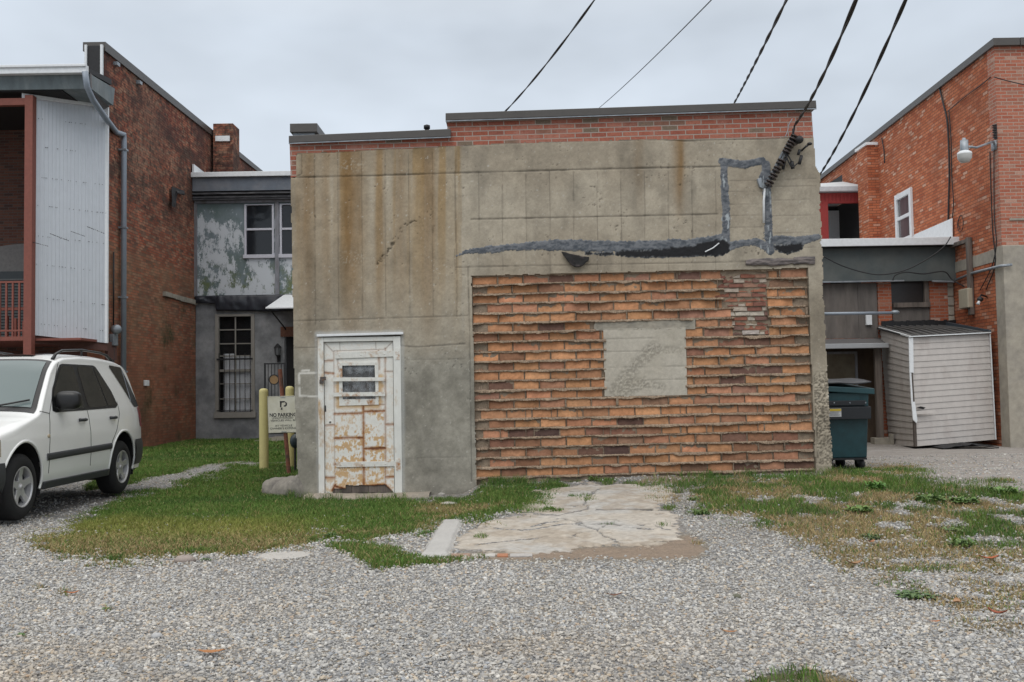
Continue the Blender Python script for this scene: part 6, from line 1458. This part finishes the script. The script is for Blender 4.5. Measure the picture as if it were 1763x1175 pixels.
# ---- broken concrete slab
CR=[[(915,905),(985,893),(1010,903),(1060,906),(1120,912)],[(905,884),(960,887),(1000,881),(1012,872)],[(960,893),(990,899),(1030,915),(1070,937),(1130,940)],[(990,927),(1020,915),(1055,905)],[(860,910),(900,915),(960,905),(1003,900)],[(1030,880),(1120,880)],[(820,938),(880,930),(1000,927)],[(912,860),(940,868),(975,872),(1010,874)],[(1100,905),(1120,903),(1150,912)],[(1020,895),(1060,900)],[(1005,872),(1010,855),(1040,843)]]
def slab_pos(X,Y):
    px,py,Z=gpx(X,Y);n=fbm(X*4,Y*4,5,1);n2=fbm(X*16,Y*16,3,2);d=pd(px,py,SLAB)+60*(fbm(X*2.5,Y*2.5,4,2)-.5)+26*(n2-.5)
    c=mixc((.37,.335,.29),(.47,.43,.375),n);c=mixc(c,(.40,.385,.36),ss(.5,.7,fbm(X*1.2,Y*1.2,3,3)));z=Z+.012-.03*ss(1,-4,d)-.010*(fbm(X*1.6,Y*1.6,2,0)>.56)
    for l in CR:
        dd=segd(px+26*(fbm(X*4,Y*4,3,3)-.5),(py+9*(fbm(X*4+9,Y*4,3,1)-.5))*2.2,[(a,b*2.2) for a,b in l])+4*(n2-.5);k=ss(2.6,.5,dd)*(.4+.9*fbm(X*5,Y*5,2,1));z=z-.022*k;c=c*(1-.72*k)[...,None]
    k=ss(2.2,.4,np.abs(py-(879.5-.004*(px-1030)))+1.5*(n2-.5))*((px>1025)&(px<1125));c=c*(1-.6*k)[...,None]
    z=z+.02*ss(878,882,-py+1760)*0
    c=mixc(c,(.27,.215,.165),ss(8,-4,d)*.6);c=mixc(c,(.30,.25,.195),ss(.47,.62,fbm(X*9+3,Y*9,5,0)*.5+fbm(X*2,Y*2.6,4,1)*.5+.06*ss(915,945,py))*.6);c=c*(1+.5*(fbm(X*30,Y*30,3,1)-.5)[...,None])
    return np.stack([X,Y,z],-1),np.clip(c*(1+.22*(n2-.5))[...,None],0,1)
m_slab=colmat('pinkish worn concrete',.93,60,.14,.5,.003)
sx_=np.arange(-1.0,3.1,.015);sy_=np.arange(7.6,13.45,.02)
sl_=sheet('concrete_path',sx_,sy_,slab_pos,m_slab,None,lambda X,Y:pd(*gpx(X,Y)[:2],SLAB)>-22);tag(sl_,kind='structure')
STR=[(764,899),(793,898),(771,957),(726,959)]
def str_pos(X,Y):
    px,py,Z=gpx(X,Y);n=fbm(X*6,Y*6,4,1);n2=fbm(X*40,Y*8,3,2);d=pd(px,py,STR)+5*(n-.5)
    return np.stack([X,Y,Z+.03-.03*ss(3,-2,d)+.003*n2],-1),mixc((.36,.35,.335),(.46,.45,.43),n*.6+n2*.4)*(1-.0*d)[...,None]
o=sheet('kerb_strip',np.arange(-1.0,-.35,.012),np.arange(7.7,10.8,.015),str_pos,m_slab,None,lambda X,Y:pd(*gpx(X,Y)[:2],STR)>-4);tag(o,kind='structure')
k=MB();p0=W(530,853,13.4).x;p1=W(742,856,13.4).x;
def ds(u,v):
    x=p0+(p1-p0)*u;y=13.41-.30*v-.05*float(fbm(u*8,3,3,1))*v;return (x,y,float(zg(x,y))+.045-.05*max(0,(v-.8)/.2)+.01*(float(fbm(u*20,v*4,3,2))-.5))
k.grid(ds,80,8);o=k.build('door_slab',M('worn step concrete',(.33,.285,.23),.93,0,.25,5,c2=(.27,.24,.20),bs=.5),None,True);tag(o,kind='structure')
# bricks laid flush at the edge of the slab
for i,(a_,b2,c_) in enumerate(((776,810,(.33,.22,.17)),(812,832,(.42,.38,.34)),(856,876,(.40,.18,.10)),(835,854,(.48,.46,.43)),(878,918,(.42,.40,.38)))):
    A,B=G(a_,958),G(b2,958);k=MB();z=float(zg(A.x,A.y));k.box(A.x,B.x-.006,A.y-.05,A.y+.07,z-.06,z+.012);lab=['rough red brick end at the left of the row set flush along the slab edge','pale brick second from the left in the row along the slab edge','orange brick in the flush row along the slab edge','whitish brick just left of the orange one along the slab edge','long pale block at the right end of the row along the slab edge'][i]
    o=k.build('edging_brick',M('edging %d'%i,c_,.9,0,.25,12,bs=.5),None,bevel=.006);tag(o,lab,'brick','bricks laid flush along the slab edge')
# ---- gravel stones
ico=[];t=(1+5**.5)/2
IV=np.array([(-1,t,0),(1,t,0),(-1,-t,0),(1,-t,0),(0,-1,t),(0,1,t),(0,-1,-t),(0,1,-t),(t,0,-1),(t,0,1),(-t,0,-1),(-t,0,1)])/1.9
IF=np.array([(0,11,5),(0,5,1),(0,1,7),(0,7,10),(0,10,11),(1,5,9),(5,11,4),(11,10,2),(10,7,6),(7,1,8),(3,9,4),(3,4,2),(3,2,6),(3,6,8),(3,8,9),(4,9,5),(2,4,11),(6,2,10),(8,6,7),(9,8,1)])
def rotm(n):
    q=rng.normal(size=(n,4));q/=np.linalg.norm(q,axis=1)[:,None];w_,x,y,z=q.T
    return np.stack([np.stack([1-2*(y*y+z*z),2*(x*y-z*w_),2*(x*z+y*w_)],-1),np.stack([2*(x*y+z*w_),1-2*(x*x+z*z),2*(y*z-x*w_)],-1),np.stack([2*(x*z-y*w_),2*(y*z+x*w_),1-2*(x*x+y*y)],-1)],-2)
def sample(n,y0,y1,mrg=.6,pw=1.0,hw=.53,x0=None,x1=None):
    y=y0+(y1-y0)*rng.random(n)**pw;x=(rng.random(n)*2-1)*(hw*y+mrg)
    return x,y
XS=[];
def stones(n,y0,y1,s0,s1):
    x,y=sample(n,y0,y1,1.1);px,py,z=gpx(x,y);d,dry=grassmap(px,py,x,y)
    keep=(rng.random(n)>d*.96)&(pd(px,py,SLAB)<-6)&(pd(px,py,STR)<0)&(pd(px,py,DIRT)<rng.normal(-4,9,n))&(y<13.3+10*(x>4.4)+10*(x<-3.3))
    keep&=~((x>-3)&(x<-.6)&(y>12.9))
    x,y,z,px=x[keep],y[keep],z[keep],px[keep];s=s0+(s1-s0)*rng.random(len(x))**2.2;return x,y,z,s,px
ST=[stones(92000,4.3,7.6,.005,.0155),stones(900,4.3,8.5,.013,.022),stones(60000,7.6,11.5,.0075,.0165),stones(12000,11.5,17,.010,.019)]
x,y,z,s,px=[np.concatenate([q[i] for q in ST]) for i in range(5)]
n=len(x);R=rotm(n);V=IV[None]*(1+rng.uniform(-.28,.28,(n,12,1)));V=V*np.stack([rng.uniform(.8,1.35,n),rng.uniform(.7,1.1,n),rng.uniform(.45,.9,n)],-1)[:,None,:]
V=np.einsum('nij,nkj->nki',R,V);V[:,:,2]*=.75;V=V*s[:,None,None];V+=np.stack([x,y,z+s*.30],-1)[:,None,:]
pal=np.array([(.35,.34,.325),(.45,.435,.405),(.53,.51,.47),(.28,.28,.28),(.39,.355,.30),(.46,.38,.28),(.60,.585,.55),(.20,.20,.205),(.41,.40,.38),(.38,.28,.19),(.31,.33,.355)])
pr=np.array([.17,.16,.10,.13,.11,.07,.05,.09,.10,.03,.05]);ci=rng.choice(len(pal),n,p=pr/pr.sum());C=(pal[ci]*.75+np.array([.40,.39,.37])*.25)*rng.uniform(.88,1.14,(n,1))
brn=ss(.47,.66,fbm(x*.9,y*1.6,4,2))*ss(7.5,5.0,y)*.5*ss(2.5,-1,x);C=C*(1+.24*(fbm(x*.8,y*1.2,4,1)-.5)[:,None]);C=C*(1-brn[:,None]*np.array([.12,.26,.42]))
Cc=np.repeat(C,12,0);Fq=(IF[None]+12*np.arange(n)[:,None,None]).reshape(-1,3)
gs=npmesh('gravel',V.reshape(-1,3),Fq,colmat('limestone gravel',.9,120,.15,0,0),None,Cc,False,True);tag(gs,'loose grey limestone gravel covering the yard','gravel',kind='stuff')
# ---- grass
def blades(n,y0,y1,h0,h1,w0,xlim=None,mul=1,clumps=True,pw=1.0):
    x,y=sample(n,y0,y1,.8,pw)
    if xlim is not None: x=xlim[0]+(xlim[1]-xlim[0])*rng.random(n)
    px,py,z=gpx(x,y);d,dry=grassmap(px,py,x,y);cl=fbm(x*6,y*6,3,2)
    keep=(rng.random(n)<d*(.35+1.1*cl))&~((x>-2.95)&(x<4.15)&(y>13.25))&~((x>-2.9)&(x<-.55)&(y>13.05)&(y<13.5))&(y<28)&((x<-8.95)==False)
    keep&=~((px>725)&(px<775)&(pd(px,py,STR)>1))
    return x[keep],y[keep],z[keep],px[keep],py[keep],d[keep],dry[keep],h0,h1,w0
GB=[blades(280000,8,13.6,.018,.050,.0026,(-6.5,.7)),blades(190000,13.3,20,.025,.055,.0034,(-9,-2.9)),blades(90000,20,27.8,.03,.075,.006,(-9,-4)),
    blades(330000,6.0,17,.02,.055,.0030,(.4,10)),blades(30000,4.6,7,.02,.06,.0026,(0,5)),blades(50000,6.5,10,.02,.06,.0028,(-5,1))]
VB=[];CB=[];nb=0
for (x,y,z,px,py,d,dry,h0,h1,w0) in GB:
    n=len(x)
    if n==0: continue
    cl=fbm(x*2.5,y*2.5,3,1);cl2=fbm(x*.8,y*.8,3,3)
    h=(h0+(h1-h0)*rng.random(n))*(.55+.7*d)*(.65+.8*cl)*(1-.25*dry)
    wall=((x>-3)&(x<4.3)&(y>13.0)&(y<13.35));h=h*(1+1.2*wall*(cl>.5))
    a=rng.random(n)*6.283;lean=h*rng.uniform(.1,.9,n)*(1+.8*dry);la=rng.random(n)*6.283
    wx_,wy_=np.cos(a)*w0*rng.uniform(.7,1.3,n),np.sin(a)*w0*rng.uniform(.7,1.3,n);lx_,ly_=np.cos(la)*lean,np.sin(la)*lean
    o=np.stack([x,y,z-.012*d],-1);wv=np.stack([wx_,wy_,0*x],-1);l=np.stack([lx_,ly_,0*x],-1);up=np.stack([0*x,0*x,h],-1)
    VB.append(np.stack([o-wv,o+wv,o+l*.35+up*.6-wv*.8,o+l*.35+up*.6+wv*.8,o+l+up*.95],1))
    g=mixc((.068,.140,.024),(.130,.220,.046),rng.random(n));g=mixc(g,(.055,.120,.028),ss(.45,.6,cl2)*.6);g=mixc(g,(.17,.20,.055),(rng.random(n)<.10+.25*ss(.5,.65,cl)).astype(float)*.7)
    st_=mixc((.42,.33,.17),(.30,.20,.10),rng.random(n));isd=(rng.random(n)<(.05+.80*dry)).astype(float);g=mixc(g,st_,isd*.95)
    yl=ss(880,905,py+14*(cl-.5))*ss(935,910,py+20*(cl2-.5))*ss(640,420,px+160*(cl-.5))*.6;g=mixc(g,(.30,.29,.07),yl)
    CB.append(np.repeat(g*rng.uniform(.8,1.2,(n,1)),5,0));nb+=n
V=np.concatenate(VB).reshape(-1,3);C=np.concatenate(CB);T_=np.array([(0,1,2),(1,3,2),(2,3,4)]);Fq=(T_[None]+5*np.arange(nb)[:,None,None]).reshape(-1,3)
m_grs=colmat('grass blades',.7,5,.0,0,0,.2)
o=npmesh('grass',V,Fq,m_grs,None,C,False,True);tag(o,'patchy green and straw-coloured grass growing along the walls and over the gravel','grass',kind='stuff');print('blades',nb,'stones',len(x))
# ---- broad leaved weeds
def weed(px,py,r,n,label,c=(.07,.13,.035),up=.5,c2=None):
    r*=.8;p=G(px,py);p.z=float(zg(p.x,p.y));t=thing('weed',label,'weed',tuple(p),'broad leaved weeds in the gravel and grass');V=[];k=MB()
    for i in range(int(n*2.2)):
        a=random.random()*6.283;e_=random.uniform(.15,1.1)*up;l=r*random.uniform(.25,.62);w_=l*random.uniform(.14,.24);d=Vector((math.cos(a),math.sin(a),0));s_=Vector((-d.y,d.x,0))*w_
        o=p+Vector((random.uniform(-1,1),random.uniform(-1,1),0))*r*.7;m1=o+d*l*.35+Vector((0,0,l*e_*.6+.006));m2=o+d*l*.75+Vector((0,0,l*e_*.8));tp=o+d*l+Vector((0,0,l*e_*.65));
        k.face([o,m1+s_,m1+Vector((0,0,-.15*w_))]);k.face([o,m1+Vector((0,0,-.15*w_)),m1-s_]);dn=Vector((0,0,-.2*w_))
        k.face([m1+s_,m2+s_*.9,m2+dn,m1+dn]);k.face([m1+dn,m2+dn,m2-s_*.9,m1-s_]);k.face([m2+s_*.9,tp,m2+dn]);k.face([m2+dn,tp,m2-s_*.9])
    k.build('leaf',c if not isinstance(c,tuple) else M('weed leaf',tuple(q*1.25 for q in c),.55,0,.4,30,c2=c2 or (c[0]*2.2,c[1]*1.7,c[2]*1.2),bs=0),t)
weed(1575,1027,.16,60,'largest leafy weed rosette, low on the bare gravel at the right',(.055,.11,.04),.45)
weed(1195,862,.11,30,'small weed tuft nearest the right edge of the concrete slab, upper one',up=1.0)
weed(1207,886,.13,40,'weed tuft on gravel just below the upper one beside the slab',up=1.1)
weed(1508,842,.15,70,'dense bright green clump standing out of the grass behind',(.06,.15,.025),1.6)
weed(1660,865,.2,70,'bright leafy weeds spreading among the grass at the right',(.08,.16,.04),.8)
weed(1600,862,.2,60,'leafy weeds left of the widest spread in the right-hand grass',(.08,.15,.04),.8)
weed(1480,880,.18,50,'leafy weeds around a bare stony gap in the right-hand grass',(.08,.15,.035),.8)
weed(1655,940,.15,40,'upright leafy weed in the grass toward the right edge',(.08,.15,.04),1.3)
weed(1730,850,.2,60,'leafy weeds touching the right edge below the gravel road',(.08,.16,.04),1)
weed(1500,928,.12,36,'dark green weed at the lower margin of the right-hand grass',(.05,.10,.03),.9)
weed(1640,915,.14,40,'pale green weeds midway down the right-hand grass',(.09,.15,.05),.7)
weed(1225,820,.10,40,'weed tuft against the tile wall by the brown earth',(.06,.11,.03),1.4)
weed(1022,828,.11,40,'spiky tuft growing from the tile wall foot above the slab',(.07,.12,.03),1.7)
weed(985,826,.10,36,'spiky tuft left of another at the tile wall foot',(.07,.12,.03),1.5)
weed(790,842,.09,30,'grey-green weed at the foot of the plain wall by the tiles',(.08,.11,.05),1.5)
weed(538,850,.06,26,'little weed at the left foot of the rusty door frame',(.07,.14,.03),1.2)
weed(945,877,.10,44,'weed growing out of the crack crossing the slab',(.07,.13,.03),.8)
weed(182,1050,.04,12,'tiny green sprout alone on the left gravel',(.07,.15,.03),.8)
weed(36,1094,.05,14,'small round-leaved sprout at the lower left of the gravel',(.07,.16,.05),.5)
weed(735,918,.08,30,'small weed beside the pale concrete strip',(.06,.13,.03),.9)
weed(570,924,.1,36,'dark weed in the straw-coloured grass near the gravel',(.05,.11,.03),.9)
weed(355,966,.07,24,'small dark weed at the gravel margin of the left lawn',(.05,.10,.03),.8)
# ---- fallen leaves
def leaf(px,py,l,c,label,rot=0,curl=.3):
    p=G(px,py);p.z=float(zg(p.x,p.y))+.022;k=MB();cr_,sr_=math.cos(rot),math.sin(rot)
    def f(u,v):
        x=(u-.5)*l;w_=l*.2*math.sin(math.pi*u)**.7*(1+.18*math.sin(u*25));y=(v-.5)*2*w_;z=curl*l*(.6*(u-.5)**2*2+ (abs(v-.5)*2)**2*.12)
        return (p.x+x*cr_-y*sr_,p.y+x*sr_+y*cr_,p.z+z)
    k.grid(f,16,6);k.tube([f(0,.5),Vector(f(0,.5))+Vector((-.2*l*cr_,-.2*l*sr_,.01))],.0015,4)
    o=k.build('fallen_leaf',M('dry leaf',c,.6,0,.3,40,bs=0),None,True);tag(o,label,'leaf','fallen leaves on the gravel')
leaf(364,1130,.145,(.36,.15,.045),'long curled orange leaf alone on the lower left gravel',.05,.25)
leaf(1472,976,.14,(.30,.17,.08),'crumpled brown leaf on gravel near the centre right',.2,.6)
leaf(1703,967,.15,(.38,.10,.03),'bright rust-red leaf in the grass at the right',-.1,.5)
leaf(1718,1063,.11,(.28,.07,.03),'dark red folded leaf on stones at the lower right',-.7,.7)
leaf(1648,1043,.12,(.36,.20,.10),'pale orange leaf beside the large weed rosette',1.2,.4)
leaf(125,1027,.09,(.40,.13,.04),'small orange leaf beside a grass tuft on the left gravel',.4,.5)
leaf(1058,1031,.10,(.14,.06,.035),'small dark brown leaf on gravel below the slab',.1,.4)
leaf(1500,938,.10,(.35,.15,.06),'orange leaf at the margin of the right-hand grass',.6,.5)
leaf(1257,1095,.08,(.32,.14,.05),'small tan leaf on open gravel right of centre',-.3,.3)
leaf(1610,1077,.07,(.36,.14,.05),'little orange scrap left of the dark red folded leaf',.1,.3)
# ---- loose stones
def rock(px,py,r,c,label,fl=.6,nm='stone'):
    p=G(px,py);p.z=float(zg(p.x,p.y));k=MB();ph=random.random()*50
    def f(u,v):
        a=2*math.pi*u;b2=math.pi*v;q_=1+.5*(float(fbm(math.cos(a)*1.4+ph,math.sin(a)*1.4+v*2.5,3,1))-.5)
        return (p.x+r*q_*math.cos(a)*math.sin(b2),p.y+r*.8*q_*math.sin(a)*math.sin(b2),p.z+r*fl*.35+r*fl*q_*math.cos(b2))
    k.grid(f,16,9);o=k.build(nm,M('rock',c,.92,0,.25,25,bs=.5),None,True);tag(o,label,'stone','loose stones lying at the walls and on the ground')
rock(1416,812,.10,(.42,.40,.36),'pale stone below the broken right end of the wall',.6)
rock(878,829,.12,(.44,.43,.42),'whitish stone at the left foot of the tile wall',.35)
rock(716,853,.12,(.40,.38,.34),'flat pale stone right of the rusty door',.2)
rock(760,853,.05,(.36,.34,.31),'small pebble-like stone further right of the rusty door',.5)
rock(812,836,.10,(.36,.31,.24),'tan stone where the plain wall meets the tiles',.6)
rock(772,868,.12,(.46,.44,.40),'flat pale stone in the grass right of the doorstep',.15)
rock(488,957,.26,(.44,.42,.39),'large flat pale stone flush with the gravel below the lawn',.035)
rock(318,968,.09,(.32,.27,.24),'brownish stone at the gravel margin of the left lawn',.5)
rock(1268,1030,.03,(.14,.14,.10),'single dark round stone on the gravel right of centre',.7)
rock(990,848,.07,(.34,.31,.27),'stone fragment near the top left of the slab',.4)
rock(270,1098,.035,(.42,.42,.42),'biggest pale grey pebble on the left gravel',.6)
